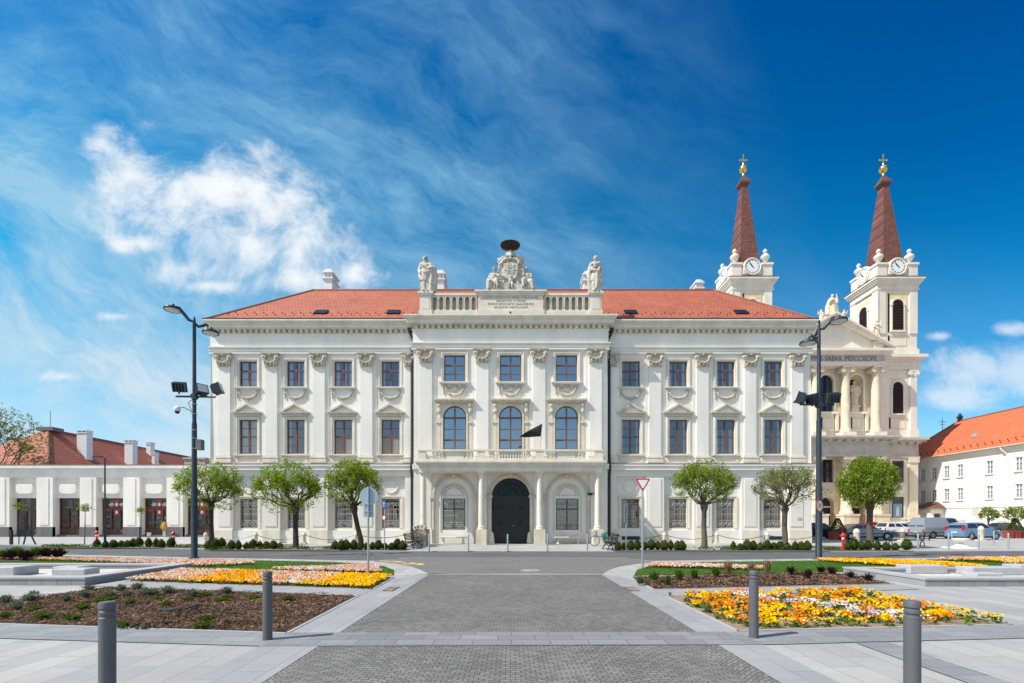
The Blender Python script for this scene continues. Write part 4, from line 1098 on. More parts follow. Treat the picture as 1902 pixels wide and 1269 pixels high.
arch_hood = shift(g.mesh('hood', 'stone_warm'), yr)
for c in CB:
    x_ = PX + c
    o = pwin(me_ct, x_, YC + yr, 11.9); put('pane', pane_topb, o); put('surround', sur_ct, o); put('sill', sill_ct, o); put('garland', gar_r, o, (0, 0, 0))
    o = pwin(me_arch, x_, YC + yr, 6.30); put('pane', pane_arch, o); put('surround', arch_sur, o); put('hood', arch_hood, o)

# --- portico
col_x = [-6.08, -2.03, 2.03, 6.08]
YCOL = YP + .42
for i, c in enumerate(col_x):
    x_ = PX + c
    prof = [(.28, 0), (.28, .07), (.25, .10), (.27, .14), (.27, .19), (.22, .22)] + [(.215 - .035 * (k / 8) ** 1.6, .26 + 3.44 * k / 8) for k in range(9)] + [(.21, 3.73), (.21, 3.77), (.18, 3.79), (.18, 3.86), (.22, 3.90), (.24, 3.93)]
    g = MB().lathe(prof, (x_, YCOL, 1.13), 24); g.box(x_ - .27, x_ + .27, YCOL - .27, YCOL + .27, 5.06, 5.15)
    o = pb(g, 'column', 'stone_cream', smooth=35, fix=False)
    p = MB().box(x_ - .37, x_ + .37, YCOL - .37, YCOL + .37, .04, 1.13)
    p.box(x_ - .40, x_ + .40, YCOL - .40, YCOL + .40, .04, .16)
    pb(p, 'column_pedestal', 'stone_warm' if i else 'stone_old', o)
    # pilaster behind it on the wall
    g = MB().box(x_ - .30, x_ + .30, YC - .10, YC, 1.13, 5.06).box(x_ - .36, x_ + .36, YC - .18, YC, .04, 1.13).box(x_ - .35, x_ + .35, YC - .16, YC, 5.06, 5.15)
    pb(g, 'portico_pilaster', 'plaster_trim')
HB = 6.38
g = MB()
g.box(PX - HB + .02, PX + HB - .02, YP + .15, YC, 5.15, 5.42)
for z0, z1, p in ((5.42, 5.48, .05), (5.48, 5.60, .00), (5.60, 5.66, -.10), (5.66, 5.74, -.16), (5.74, 5.87, -.22)):
    g.box(PX - HB + p, PX + HB - p, YP + p + .12, YC, z0, z1)
pb(g, 'balcony_slab', 'stone_cream')
# back cornice strips either side (balcony cornice carried on the wall)
g = MB()
for sg in (-1, 1): g.box(*sorted((PX + sg * (HB + .24), PX + sg * (HC + .1))), YC - .12, YC, 5.50, 5.87)
pb(g, 'wall_cornice', 'stone_cream')
bal = thing  # (alias unused)
g = MB(); yb0, yb1 = YP, YP + .22
g.box(PX - HB, PX + HB, yb0 - .03, yb1 + .03, 5.872, 5.99); g.box(PX - HB, PX + HB, yb0 - .05, yb1 + .05, 6.52, 6.64)
for sg in (-1, 1):
    g.box(*sorted((PX + sg * HB, PX + sg * (HB - .22))), yb1 + .05, YC, 5.872, 5.99); g.box(*sorted((PX + sg * (HB + .03), PX + sg * (HB - .25))), yb1 + .051, YC, 6.52, 6.64)
    for q in (HB - .28, 2.03, ):
        g.box(PX + sg * q - .27, PX + sg * q + .27, yb0 - .015, yb1 + .015, 5.99, 6.52)
rail = pb(g, 'balustrade', 'stone_cream')
bp_ = [(.055, 0), (.075, .04), (.04, .08), (.05, .12), (.095, .24), (.085, .32), (.045, .42), (.07, .47), (.075, .53)]
me_bal = MB().lathe(bp_, (0, 0, 0), 8).mesh('baluster', 'stone_cream', 50)
def open_scroll(cx_):
    """rocaille fretwork panel of C-scrolls around a slab"""
    g = MB(); y = yb0 + .11
    g.box(cx_ - .62, cx_ + .62, y - .05, y + .05, 6.06, 6.46)
    for sx in (-1, 1):
        for q in (0, 1):
            x_ = cx_ + sx * (.80 + .30 * q)
            g.torus((x_, y, 6.255), .13, .045, 12, 5, sz=1.5); g.ball((x_, y, 6.255), (.05, .06, .08), 6, 5)
        g.ball((cx_ + sx * 1.24, y, 6.25), (.06, .05, .24), 6, 6)
    return g
xs_ = [PX - .75 + 1.5 * k / 8 for k in range(9)]
for x_ in xs_: put('baluster', me_bal, rail, (x_ - PO.x, yb0 + .11 - PO.y, 5.99 - PO.z))
for c in (-3.85, 3.85): pb(open_scroll(PX + c), 'balustrade_panel', 'stone_cream', rail, smooth=40)
for sx in (-1, 1): put('baluster', me_bal, rail, (PX + sx * 1.25 - PO.x, yb0 + .11 - PO.y, 5.99 - PO.z), sc=(1.8, 1, 1))
# blind arches behind the columns
for sg in (-1, 1):
    c = PX + sg * 4.15
    g = MB()
    pth = [(c - 1.45, .04), (c - 1.45, 3.2)] + [(a, b) for a, b in arc(c, 3.45, 1.45, PI, 0, 18)] + [(c + 1.45, 3.2), (c + 1.45, .04)]
    frame_path(g, pth, (.22, .10), YC); frame_path(g, [(a * 1.0 + (.0), b) for a, b in pth], (.10, .14), YC)
    for sx in (-1, 1): g.box(c + sx * 1.56 - .17, c + sx * 1.56 + .17, YC - .20, YC, 3.36, 3.56); g.box(c + sx * 1.56 - .14, c + sx * 1.56 + .14, YC - .17, YC, 3.24, 3.36)
    g.prism([(c - .12, 4.80), (c + .12, 4.80), (c + .17, 5.12), (c - .17, 5.12)], YC - .22, YC)
    pb(g, 'blind_arch', 'stone_warm')
    g = MB()
    frame_path(g, [(c - .95, .95), (c - .95, 3.35)] + arc(c, 3.42, .95, PI, 0, 16) + [(c + .95, 3.35), (c + .95, .95)], (.07, .05), YC)
    for rr_ in (.62, .80): frame_path(g, arc(c, 3.50, rr_, PI, 0, 16), (.04, .04), YC)
    rn = random.Random(5)
    for k in range(11):
        a = PI * (k + .5) / 11; g.ball((c + .72 * math.cos(a), YC - .02, 3.5 + .72 * math.sin(a)), .045, 6, 5)
    for k in range(9): g.ball((c - .55 + 1.1 * k / 8, YC - .02, 3.56 + .04 * (k % 2)), .045, 6, 5)
    pb(g, 'tympanum_relief', 'stone_warm')
    o = put('window', window_frame(.83, 2.30, [1.53]).mesh('window', 'wood_frame_dark'), pal, (c - PO.x, YC + .12 - PO.y, 1.05 - PO.z))
    put('pane', pane_mb(.83, 2.30).mesh('pane', 'window_glass'), o)
    put('grille', shift(grille_mb(.83, 2.30).mesh('grille', 'iron_white'), -.03), o)
    # stone bench against the wall
    t = thing('stone_bench', (c, YC - .42, .04), f'pale stone bench under the {"left" if sg < 0 else "right"} grilled portico window', 'bench', 'stone benches in the portico')
    g = MB(); g.box(-1.05, 1.05, -.20, .20, .44, .53)
    o2 = g.build('seat', 'stone_cream', t); o2.modifiers.new('b', 'BEVEL').width = .02
    for sx in (-1, 1):
        MB().lathe([(.11, 0), (.12, .05), (.07, .10), (.10, .22), (.06, .33), (.12, .42), (.12, .44)], (sx * .72, 0, 0), 10, sy=1.3).build('leg', 'stone_cream', t, smooth=50)
# door
g = MB()
frame_path(g, [(PX - 1.40, .04), (PX - 1.40, 3.3)] + arc(PX, 3.47, 1.40, PI, 0, 20) + [(PX + 1.40, 3.3), (PX + 1.40, .04)], (.26, .12), YC)
frame_path(g, arc(PX, 3.47, 1.52, PI, 0, 20), (.06, .16), YC)
for sx in (-1, 1): g.box(PX + sx * 1.58 - .26, PX + sx * 1.58 + .26, YC - .22, YC, 3.40, 3.58)
g.prism([(PX - .12, 4.82), (PX + .12, 4.82), (PX + .2, 5.13), (PX - .2, 5.13)], YC - .26, YC)
pb(g, 'door_surround', 'stone_warm')
door = MB(); dy = YC + .24
door.box(PX - 1.40, PX + 1.40, dy, dy + .10, 3.30, 3.54); door.box(PX - .05, PX + .05, dy - .04, dy, .06, 3.30)
for sx in (-1, 1):
    c = PX + sx * .70
    door.box(c - .70, c + .70, dy + .03, dy + .10, .04, 3.30)
    for z0, z1, r_ in ((.16, .88, 0), (1.05, 2.10, 1), (2.22, 3.16, 1)):
        sash(door, c - .56, c + .56, dy - .03, z0, z1, .07, .06)
        if r_:
            sash(door, c - .34, c + .34, dy - .02, (z0 + z1) / 2 - .33, (z0 + z1) / 2 + .33, .05, .05)
            door.ball((c, dy - .0, (z0 + z1) / 2), (.17, .10, .17), 12, 8)
        else: sash(door, c - .44, c + .44, dy - .01, z0 + .16, z1 - .14, .04, .04)
dr = pb(door, 'door', 'wood_door')
pb(MB().tube([(PX + .12, dy - .04, 1.35), (PX + .12, dy - .10, 1.35), (PX + .26, dy - .10, 1.35)], .018, 6), 'handle', 'steel_light', dr)
fl = MB()
for k in range(9):
    a = PI * k / 8; fl.tube([(PX + .5 * math.cos(a), dy + .06, 3.54 + .5 * math.sin(a)), (PX + 1.36 * math.cos(a), dy + .06, 3.50 + 1.36 * math.sin(a))], .016, 4)
for r_ in (.5, .95): fl.torus((PX, dy + .06, 3.52), r_, .018, 20, 4, a0=0, a1=PI)
fl.torus((PX, dy + .06, 3.49), 1.36, .035, 24, 4, a0=0, a1=PI)
pb(fl, 'fanlight_bars', 'wood_door', dr)
pts = [(PX - 1.38, 3.5)] + arc(PX, 3.50, 1.36, PI, 0, 20) + [(PX + 1.38, 3.5)]
g = MB(); g.add([(a, dy + .09, b) for a, b in pts], [tuple(range(len(pts)))]); pb(g, 'fanlight_pane', 'fan_glass', dr, fix=False)
for sx in (-1, 1):       # wheel guards
    g = MB().lathe([(.20, 0), (.19, .2), (.13, .7), (.06, .86), (0, .88)], (PX + sx * 1.36, YC - .14, .04), 12); pb(g, 'wheel_guard', 'stone_cream', smooth=60, fix=False)
pb(MB().box(PX - 6.4, PX + 6.4, YP - .1, YC - .01, 0.03, 0.048), 'portico_floor', 'paving_far')
pb(MB().box(PX + 5.60, PX + 6.10, YC - .18, YC - .1, 3.68, 3.74).cbox(PX + 5.75, YC - .3, 3.66, .32, .12, .10, Euler((0, .3, .4)).to_matrix()), 'wall_camera', 'iron_dark')

# --- attic
g = MB(); ya, yb_ = YC - .14, YC + .22; zt0 = 16.62
g.box(PX - 6.72, PX + 6.72, ya + .02, yb_, zt0, 17.02)
g.box(PX - 6.72, PX + 6.72, ya - .03, yb_ + .03, 18.16, 18.32)
for sg in (-1, 1):
    c = PX + sg * 6.20
    g.box(c - .50, c + .50, ya - .10, yb_ + .1, zt0, 17.05); g.box(c - .42, c + .42, ya - .06, yb_ + .06, 17.05, 18.14)
    g.box(c - .30, c + .30, ya - .08, ya - .05, 17.15, 18.0)
    g.box(c - .50, c + .50, ya - .13, yb_ + .13, 18.14, 18.26); g.box(c - .56, c + .56, ya - .18, yb_ + .18, 18.26, 18.40)
g.box(PX - 2.46, PX + 2.46, ya - .12, yb_ + .15, zt0, 17.05); g.box(PX - 2.36, PX + 2.36, ya - .08, yb_ + .12, 17.05, 18.12)
g.box(PX - 2.42, PX + 2.42, ya - .14, yb_ + .15, 18.12, 18.24); g.box(PX - 2.52, PX + 2.52, ya - .20, yb_ + .2, 18.24, 18.36); g.box(PX - 2.62, PX + 2.62, ya - .26, yb_ + .25, 18.36, 18.46)
att = pb(g, 'attic_parapet', 'stone_cream')
# inter-laced baluster arcade, 7 openings a side
for sg in (-1, 1):
    x0, x1 = sorted((PX + sg * 2.46, PX + sg * 5.78)); n = 7; p_ = (x1 - x0) / n
    g = MB(); y0_, y1_ = ya + .04, ya + .20
    hs = [(x0 + p_ * (i + .5) - p_ * .33, x0 + p_ * (i + .5) + p_ * .33, 17.10, 18.08) for i in range(n)]
    wall_front(g, x0, x1, 17.02, 18.16, y0_, hs, .16)
    for h_ in hs:
        cx_ = (h_[0] + h_[1]) / 2; r_ = p_ * .33
        arch_fill(g, cx_, 2 * r_, 18.08 - r_, y0_ + .003, y1_, 8)
        for s2 in (-1, 1):
            pts = [(cx_ + s2 * r_ * math.cos(PI / 2 * k / 6), 17.10 + r_ - r_ * math.sin(PI / 2 * k / 6)) for k in range(7)]
            for k in range(6):
                (a0, b0), (a1, b1) = pts[k], pts[k + 1]; g.prism([(a0, b0), (a1, b1), (a1, 17.10), (a0, 17.10)], y0_ + .003, y1_)
        pth = [(cx_ - r_, 17.3)] + arc(cx_, 18.08 - r_, r_, PI, 0, 8) + [(cx_ + r_, 17.3)]
        frame_path(g, pth, (.035, .04), y0_)
    pb(g, 'attic_balustrade', 'stone_cream', att)
    pb(MB().box(x0, x1, yb_ - .02, yb_ + .03, 17.02, 18.16), 'attic_back', 'church_grey', att)
def text(s_, size, x_, y, z, mt, name, parent, ext=.012, off=None, align='CENTER', sx=1.0, rot=(PI / 2, 0, 0), spacing=1.0):
    cu = bpy.data.curves.new(name, 'FONT'); cu.body = s_; cu.size = size; cu.align_x = align; cu.align_y = 'CENTER'; cu.extrude = ext; cu.space_character = spacing; cu.resolution_u = 3
    tmp = bpy.data.objects.new('tmp', cu); COL.objects.link(tmp)
    dg = bpy.context.evaluated_depsgraph_get(); me = bpy.data.meshes.new_from_object(tmp.evaluated_get(dg))
    bpy.data.objects.remove(tmp); bpy.data.curves.remove(cu)
    me.materials.clear(); me.materials.append(M[mt])
    o = bpy.data.objects.new(name, me); COL.objects.link(o); o.rotation_euler = rot; o.scale = (sx, 1, 1)
    if off is not None: o.location = (x_ - off.x, y - off.y, z - off.z)
    else: o.location = (x_, y, z)
    if parent is not None: o.parent = parent
    return o
for i, s_ in enumerate(('A DIVO QVONDAM REGE HVNGARIAE', 'IOSEPHO II REGE', 'PRIMVS EPISCOPVS SABARIENSIS', 'EX ANNO MDCCLXXXI')):
    text(s_, .215, PX, ya - .085, 17.97 - .235 * i, 'lettering_grey', 'inscription', att, off=PO, sx=.98 if i != 1 else 1.2, spacing=1.12)
pb(MB().ball((PX - .03, ya - .10, 16.88), .08, 8, 6), 'spout_hole', 'black_paint', att)

# --- roof
RY, RZ = 41.7, 21.6; ov = .42
os_ = .26
A = [(PX - HW - os_, YW - ov, 16.66), (PX + HW + os_, YW - ov, 16.66), (PX + HW + os_, YW + D + ov, 16.66), (PX - HW - os_, YW + D + ov, 16.66)]
RL, RR_ = (-17.1, RY, RZ), (17.35, RY, RZ)
RLb, RRb = (-17.1, RY + .9, RZ), (17.35, RY + .9, RZ)
roof = MB(); roof.quad(A[0], A[1], RR_, RL); roof.quad(A[2], A[3], RLb, RRb); roof.quad(RL, RR_, RRb, RLb)
rf = pb(roof, 'roof', 'roof_tile')
rs = MB(); rs.add([A[1], A[2], RRb, RR_], [(0, 1, 2, 3)]); rs.add([A[3], A[0], RL, RLb], [(0, 1, 2, 3)]); pb(rs, 'roof_hip', 'roof_tile_side')
rd = MB(); 
for a, b in ((A[0], RL), (A[1], RR_), (RL, RR_)): rd.tube([a, b], .10, 6)
pb(rd, 'ridge_tiles', 'flashing', rf)
sn = MB()                                              # snow guards
for row, t in ((0, .13), (1, .19)):
    for i in range(62):
        x_ = PX - HW + .4 + (2 * HW - .8) * (i + .5 * row) / 62
        y_ = YW - ov + (RY - YW + ov) * t; z_ = 16.66 + (RZ - 16.66) * t
        if abs(x_ - PX) < HC: continue
        if x_ < A[0][0] + (RL[0] - A[0][0]) * t + .2 or x_ > A[1][0] - (A[1][0] - RR_[0]) * t - .2: continue
        sn.box(x_ - .03, x_ + .03, y_ - .04, y_ + .01, z_, z_ + .10)
pb(sn, 'snow_guards', 'brown_roof', rf)
for px_ in (596.5, 731, 1171.5, 1376.5):
    t = .20; y_ = YW - ov + (RY - YW + ov) * t; z_ = 16.66 + (RZ - 16.66) * t
    x_ = (px_ - CX) / F * y_; sl = math.atan2(RZ - 16.66, RY - YW + ov); rot = Euler((sl, 0, 0)).to_matrix()
    g = MB().cbox(x_, y_, z_ + .06, .95, .75, .14, rot)
    pb(g, 'roof_hatch', 'gutter', rf)
gt = MB()
for xa, xb in ((PX - HW - os_ - .05, PX - HC - .2), (PX + HC + .2, PX + HW + os_ + .05)):
    gt.box(xa, xb, YW - ov - .14, YW - ov + .02, 16.60, 16.73)
pb(gt, 'gutter', 'gutter')
g = MB()                                               # lead roof over the centre cornice
g.box(PX - HC - .55, PX + HC + .55, YC - .57, YC + 1.5, 16.60, 16.62); pb(g, 'cornice_flashing', 'brown_roof')
g = MB().box(PX - HC, PX + HC, YC + .24, YC + 3.2, 16.62, 16.9); pb(g, 'roof_valley', 'brown_roof')
for sg in (-1, 1):                                      # downpipes
    x_ = PX + sg * (HC + .27); y_ = YW - .14
    g = MB().tube([(x_ + sg * .12, YW - .45, 15.95), (x_ + sg * .10, YW - .40, 15.6), (x_ - sg * .10, y_ - .10, 15.2), (x_, y_ - .12, 14.6), (x_, y_ - .14, 14.0), (x_, y_ - .14, 6.5), (x_, y_ - .34, 5.9), (x_, y_ - .34, 5.5), (x_, y_ - .16, 5.1), (x_, y_ - .16, .5)], .10, 8)
    g.box(x_ + sg * .10 - .17, x_ + sg * .10 + .17, YW - .55, YW - .30, 15.72, 16.0)
    pb(g, 'downpipe', 'gutter', smooth=50)
x_ = PX + HW + .35
pb(MB().tube([(x_ + .05, YW - .4, 16.6), (x_ + .1, YW - .35, 16.2), (x_ - .1, YW - .1, 15.4), (x_ - .28, YW + .1, 14.9)], .08, 8), 'gutter_spout', 'gutter', smooth=50)

def chimney(x_, y, w_, l, z0, z1, mt='white_paint', parent=pal):
    g = MB(); g.box(x_ - w_ / 2, x_ + w_ / 2, y, y + l, z0, z1 - .95)
    g.box(x_ - w_ / 2 - .05, x_ + w_ / 2 + .05, y - .05, y + l + .05, z1 - 1.05, z1 - .95)
    g.box(x_ - w_ / 2 - .12, x_ + w_ / 2 + .12, y - .12, y + l + .12, z1 - .95, z1 - .85)
    for i in range(3):
        for yy in (y, y + l - .12):
            xx = x_ - w_ / 2 + (w_ - .12) * i / 2; g.box(xx, xx + .12, yy, yy + .12, z1 - .85, z1 - .42)
    for j in range(1, 4):
        yy = y + (l - .12) * j / 4
        for xx in (x_ - w_ / 2, x_ + w_ / 2 - .12): g.box(xx, xx + .12, yy, yy + .12, z1 - .85, z1 - .42)
    g.box(x_ - w_ / 2 + .15, x_ + w_ / 2 - .15, y + .15, y + l - .15, z1 - .85, z1 - .42)
    g.box(x_ - w_ / 2 - .12, x_ + w_ / 2 + .12, y - .12, y + l + .12, z1 - .42, z1 - .34)
    g.box(x_ - w_ / 2 - .02, x_ + w_ / 2 + .02, y - .02, y + l + .02, z1 - .34, z1 - .18); g.box(x_ - w_ / 2 + .12, x_ + w_ / 2 - .12, y + .12, y + l - .12, z1 - .18, z1)
    return g
for px_, y_, pyt in ((609, 42.2, 498), (817, 42.2, 500), (1092, 42.2, 502), (1299, 47.5, 518)):
    pb(chimney((px_ - CX) / F * y_, y_, .72, 1.5, 20.8, fz(pyt, y_)), 'chimney', 'white_paint')

# --- flag on the balcony
t = thing('flag', (fx(1003, YP + .1), YP + .1, 6.64), 'black mourning flag on a slim pole leaning over the balcony', 'flag')
x1_, z1_ = fx(1007.5, YP + .1) - t.location.x, fz(786, YP + .1) - 6.64
MB().tube([(0, 0, -.1), (x1_, 0, z1_)], .022, 6).build('pole', 'steel_light', t)
g = MB(); n = 12
A_, B_, C_ = Vector((fx(1007, YP + .1) - t.location.x, 0, fz(787, YP + .1) - 6.64)), Vector((fx(1004.5, YP + .1) - t.location.x, 0, fz(811, YP + .1) - 6.64)), Vector((fx(964, YP + .1) - t.location.x, -.1, fz(813, YP + .1) - 6.64))
rows = []
for i in range(n + 1):
    s_ = i / n; top = A_.lerp(C_, s_) + Vector((0, 0, .07 * math.sin(PI * s_))); bot = B_.lerp(C_, s_)
    rows.append([(top.lerp(bot, j / 5) + Vector((0, .10 * math.sin(s_ * 7 + j * .9) * min(1, s_ * 3), 0))) for j in range(6)])
vs = [tuple(p) for r_ in rows for p in r_]; fs = [(i * 6 + j, (i + 1) * 6 + j, (i + 1) * 6 + j + 1, i * 6 + j + 1) for i in range(n) for j in range(5)]
g.add(vs, fs); o = g.build('cloth', 'flag_cloth', t, smooth=80); o.modifiers.new('s', 'SOLIDIFY').thickness = .01
# ================================================================== SCULPTURE
def remesh(o, v=.045, rough=True, amt=.02):
    m = o.modifiers.new('r', 'REMESH'); m.mode = 'VOXEL'; m.voxel_size = v; m.use_smooth_shade = True
    return o
def robe(mb, c, h, r0, r1, folds=9, amp=.16, seed=0, lean=(0, 0), sy=.8, n=44, m=12, twist=.4):
    """draped cloth: closed fluted cone from foot (r0) up to waist (r1)"""
    rn = random.Random(seed); ph = [rn.uniform(0, 6) for _ in range(4)]
    vs = []
    for j in range(m + 1):
        t = j / m; r = r0 * (1 - t) ** 1.0 + r1 * t + .04 * math.sin(PI * t)
        a_ = amp * (1 - .55 * t)
        for k in range(n):
            a = 2 * PI * k / n
            q = 1 + a_ * (.6 * math.cos(folds * a + ph[0] + twist * t * 3) + .4 * math.cos((folds * 1.7 // 1) * a + ph[1] - t * 2)) + .05 * math.cos(2 * a + ph[2])
            vs.append((c[0] + lean[0] * t + r * q * math.cos(a), c[1] + lean[1] * t + r * q * sy * math.sin(a), c[2] + h * t))
    fs = [(j * n + k, j * n + (k + 1) % n, (j + 1) * n + (k + 1) % n, (j + 1) * n + k) for j in range(m) for k in range(n)]
    fs.append(tuple(range(n - 1, -1, -1))); fs.append(tuple(m * n + k for k in range(n)))
    mb.add(vs, fs)
def head(mb, c, r, turn=0.0, hair='bun', tilt=0):
    rot = Euler((tilt, 0, turn)).to_matrix()
    def P(x, y, z): v = rot @ Vector((x, y, z)); return (c[0] + v.x * r, c[1] + v.y * r, c[2] + v.z * r)
    mb.ball(P(0, 0, 0), (r * .78, r * .92, r * 1.05), 14, 10, rot)
    mb.ball(P(0, -.5, -.45), (r * .45, r * .40, r * .42), 10, 8, rot)                    # jaw
    mb.tube([P(0, -.86, .18), P(0, -1.12, -.16), P(0, -.9, -.22)], [r * .10, r * .15, r * .12], 6)   # nose
    for s_ in (-1, 1):
        mb.ball(P(s_ * .30, -.80, .22), r * .12, 6, 5); mb.ball(P(s_ * .80, .05, -.02), (r * .10, r * .2, r * .26), 6, 5, rot)
        mb.tube([P(s_ * .14, -.93, .36), P(s_ * .5, -.80, .38)], r * .07, 5)             # brow
    mb.ball(P(0, -.92, -.46), (r * .22, r * .08, r * .07), 6, 5, rot)                    # mouth
    if hair in ('bun', 'wreath', 'veil'):
        mb.ball(P(0, .18, .28), (r * .95, r * .98, r * .92), 14, 9, rot)
        if hair == 'bun': mb.ball(P(0, 1.05, .15), r * .38, 8, 6)
        if hair == 'wreath':
            for k in range(9):
                a = PI * k / 8; mb.ball(P(.9 * math.cos(a), -.25 - .6 * math.sin(a), .55), r * .22, 6, 5)
        if hair == 'veil': mb.tube([P(0, .4, .9), P(.3, .95, 0), P(.4, .9, -1.6)], [r * .8, r * .75, r * .6], 8)
    mb.tube([P(0, .05, -.7), P(0, .15, -1.55)], [r * .42, r * .50], 10)
def hand(mb, c, d, s_=.055):
    """palm with five short fingers closed along direction d"""
    d = Vector(d).normalized(); a = d.cross(Vector((0, 0, 1)));
    if a.length < .1: a = Vector((1, 0, 0))
    a.normalize(); c = Vector(c)
    mb.tube([c, c + d * s_ * 1.5], [s_ * .75, s_ * .9], 7)
    for q in range(4):
        o = a * (q - 1.5) * s_ * .42; l = (1.2, 1.4, 1.3, 1.0)[q] * s_
        mb.tube([c + d * s_ * 1.4 + o, c + d * (s_ * 1.4 + l * .6) + o, c + d * (s_ * 1.4 + l) + o - Vector((0, 0, s_ * .4))], s_ * .22, 5)
    mb.tube([c + d * s_ * .4 + a * s_ * .7, c + d * s_ * 1.3 + a * s_ * 1.1], s_ * .24, 5)
def standing(H, spec):
    """robed standing figure of height H; spec: arms = [(shoulder side, elbow xyz, hand xyz)], all as fractions of H"""
    mb = MB(); hr = H / 7.6 / 2
    hip = .0 + spec.get('hip', 0) * H
    robe(mb, (0, 0, 0), H * .56, H * spec.get('foot', .135), H * .105, spec.get('folds', 8), .17, spec.get('seed', 1), (hip, 0), .85)
    robe(mb, (hip * .6, -.01, H * .30), H * .30, H * .15, H * .10, 6, .13, spec.get('seed', 1) + 5, (hip * .4, 0), .82, twist=1.2)     # over-tunic
    tw = spec.get('tw', 0)
    mb.ball((hip, 0, H * .60), (H * .105, H * .080, H * .075), 12, 8)
    mb.ball((hip * .8, -.0, H * .70), (H * .112, H * .078, H * .11), 12, 9)
    for s_ in (-1, 1):
        mb.ball((hip * .6 + s_ * H * .045, -H * .055, H * .735), H * .042, 8, 6)
        mb.ball((hip * .6 + s_ * H * .105, 0, H * .785), H * .048, 8, 6)
    mb.tube([(hip * .6 - H * .1, 0, H * .79), (hip * .6, 0, H * .825), (hip * .6 + H * .1, 0, H * .79)], H * .042, 8)
    head(mb, (hip * .5 + spec.get('hx', 0) * H, -H * .01, H * .925), H * .066, spec.get('turn', 0), spec.get('hair', 'bun'), spec.get('tilt', 0))
    for s_, e, hd in spec['arms']:
        sh = (hip * .6 + s_ * H * .11, 0, H * .785)
        E = tuple(v * H for v in e); Hn = tuple(v * H for v in hd)
        mb.tube([sh, E], [H * .043, H * .036], 8); mb.ball(E, H * .038, 8, 6)
        mb.tube([E, Hn], [H * .036, H * .024], 8)
        hand(mb, Hn, (Vector(Hn) - Vector(E)), H * .022)
        mb.tube([sh, (E[0], E[1] + .02, E[2] - H * .02), (E[0] * 1.02, E[1] + .03, E[2] - H * .12)], [H * .05, H * .055, H * .03], 8)     # sleeve
    for pts, rr_ in spec.get('drape', []):
        mb.tube([tuple(v * H for v in p) for p in pts], [v * H for v in rr_], 9)
    for s_ in (-1, 1): mb.ball((s_ * H * .05, -H * .12, H * .015), (H * .03, H * .06, H * .022), 8, 6)
    return mb
t = thing('statue', (PX - 6.20, YC + .04, 18.40), 'weathered robed statue with a heavy cloak on the left attic pedestal', 'statue', 'standing statues on the attic')
mb = standing(2.72, dict(seed=2, hip=-.03, turn=-.25, hair='veil', folds=7, hx=-.01, arms=[(-1, (-.17, -.03, .62), (-.15, -.10, .50)), (1, (.16, -.06, .66), (.10, -.16, .60))],
    drape=[([(.12, .03, .80), (.19, .02, .66), (.22, .02, .45), (.20, .03, .20), (.19, .02, .02)], [.05, .085, .10, .10, .09]), ([(-.10, -.07, .78), (0, -.12, .68), (.12, -.10, .58)], [.03, .04, .05]),
           ([(.14, -.05, .60), (.16, -.06, .35), (.13, -.06, .03)], [.06, .07, .06]), ([(-.12, -.08, .56), (.0, -.13, .50), (.14, -.10, .56)], [.03, .035, .03]), ([(-.13, .0, .6), (-.17, .0, .45), (-.15, 0, .36)], [.04, .045, .03])]))
remesh(mb.build('figure', 'stone_statue', t)); MB().box(-.42, .42, -.36, .36, 0, .07).build('base_slab', 'stone_statue', t)
t = thing('statue', (PX + 6.20, YC + .04, 18.40), 'robed bareheaded statue with falling pleats on the right attic pedestal', 'statue', 'standing statues on the attic')
mb = standing(2.75, dict(seed=7, hip=.02, turn=.15, hair='bun', folds=10, foot=.13, arms=[(-1, (-.16, -.03, .63), (-.04, -.14, .64)), (1, (.17, -.02, .58), (.15, -.08, .44))],
    drape=[([(-.11, -.06, .78), (-.02, -.13, .70), (.12, -.09, .78)], [.03, .04, .03]), ([(-.13, -.02, .72), (-.17, .0, .50), (-.15, .0, .25), (-.14, 0, .02)], [.05, .07, .06, .05]),
           ([(.12, -.06, .70), (.06, -.15, .52), (-.12, -.10, .58)], [.035, .045, .03]), ([(.15, .02, .5), (.18, .0, .32), (.19, -.02, .20)], [.05, .05, .03]), ([(.02, -.12, .55), (.03, -.13, .3), (.0, -.14, .05)], [.03, .035, .03])]))
remesh(mb.build('figure', 'stone_statue', t)); MB().box(-.42, .42, -.36, .36, 0, .07).build('base_slab', 'stone_statue', t)

mat('dish_iron', (0.03, 0.014, 0.012), 0.75, 0.2, 3, 0.1, 20)
# crest with two seated figures
t = thing('crest_sculpture', (PX, YC + .05, 18.46), 'carved stone coat of arms group with cherubs crowning the attic', 'sculpture')
g = MB(); g.prism([(-2.0, 0), (2.0, 0), (1.55, .12), (1.15, .22), (.8, .38), (.45, .52), (-.45, .52), (-.8, .38), (-1.15, .22), (-1.55, .12)], -.38, .38)
for s_ in (-1, 1): g.tube([(s_ * 1.9, -.1, .08), (s_ * 1.5, -.1, .2), (s_ * .9, -.1, .42)], .09, 8)
g.build('plinth_scroll', 'stone_statue', t, fix=True)
g = MB(); cz = 1.45
g.ball((0, 0, cz), (.86, .20, .95), 24, 14); g.torus((0, -.05, cz), .84, .10, 36, 8, sz=1.12)
rn = random.Random(9)
for k in range(34):
    a = 2 * PI * k / 34; rr_ = rn.uniform(.86, .98)
    g.ball((rr_ * math.cos(a), -.10 + rn.uniform(-.05, .05), cz + rr_ * 1.1 * math.sin(a)), rn.uniform(.07, .13), 7, 5)
for k in range(9):
    a = PI * k / 8; g.ball((.62 * math.cos(a), -.24, cz + .62 + .30 * math.sin(a)), rn.uniform(.09, .13), 8, 6)
remesh(g.build('cartouche', 'stone_statue', t), .035)
g = MB()   # shield with quartered relief
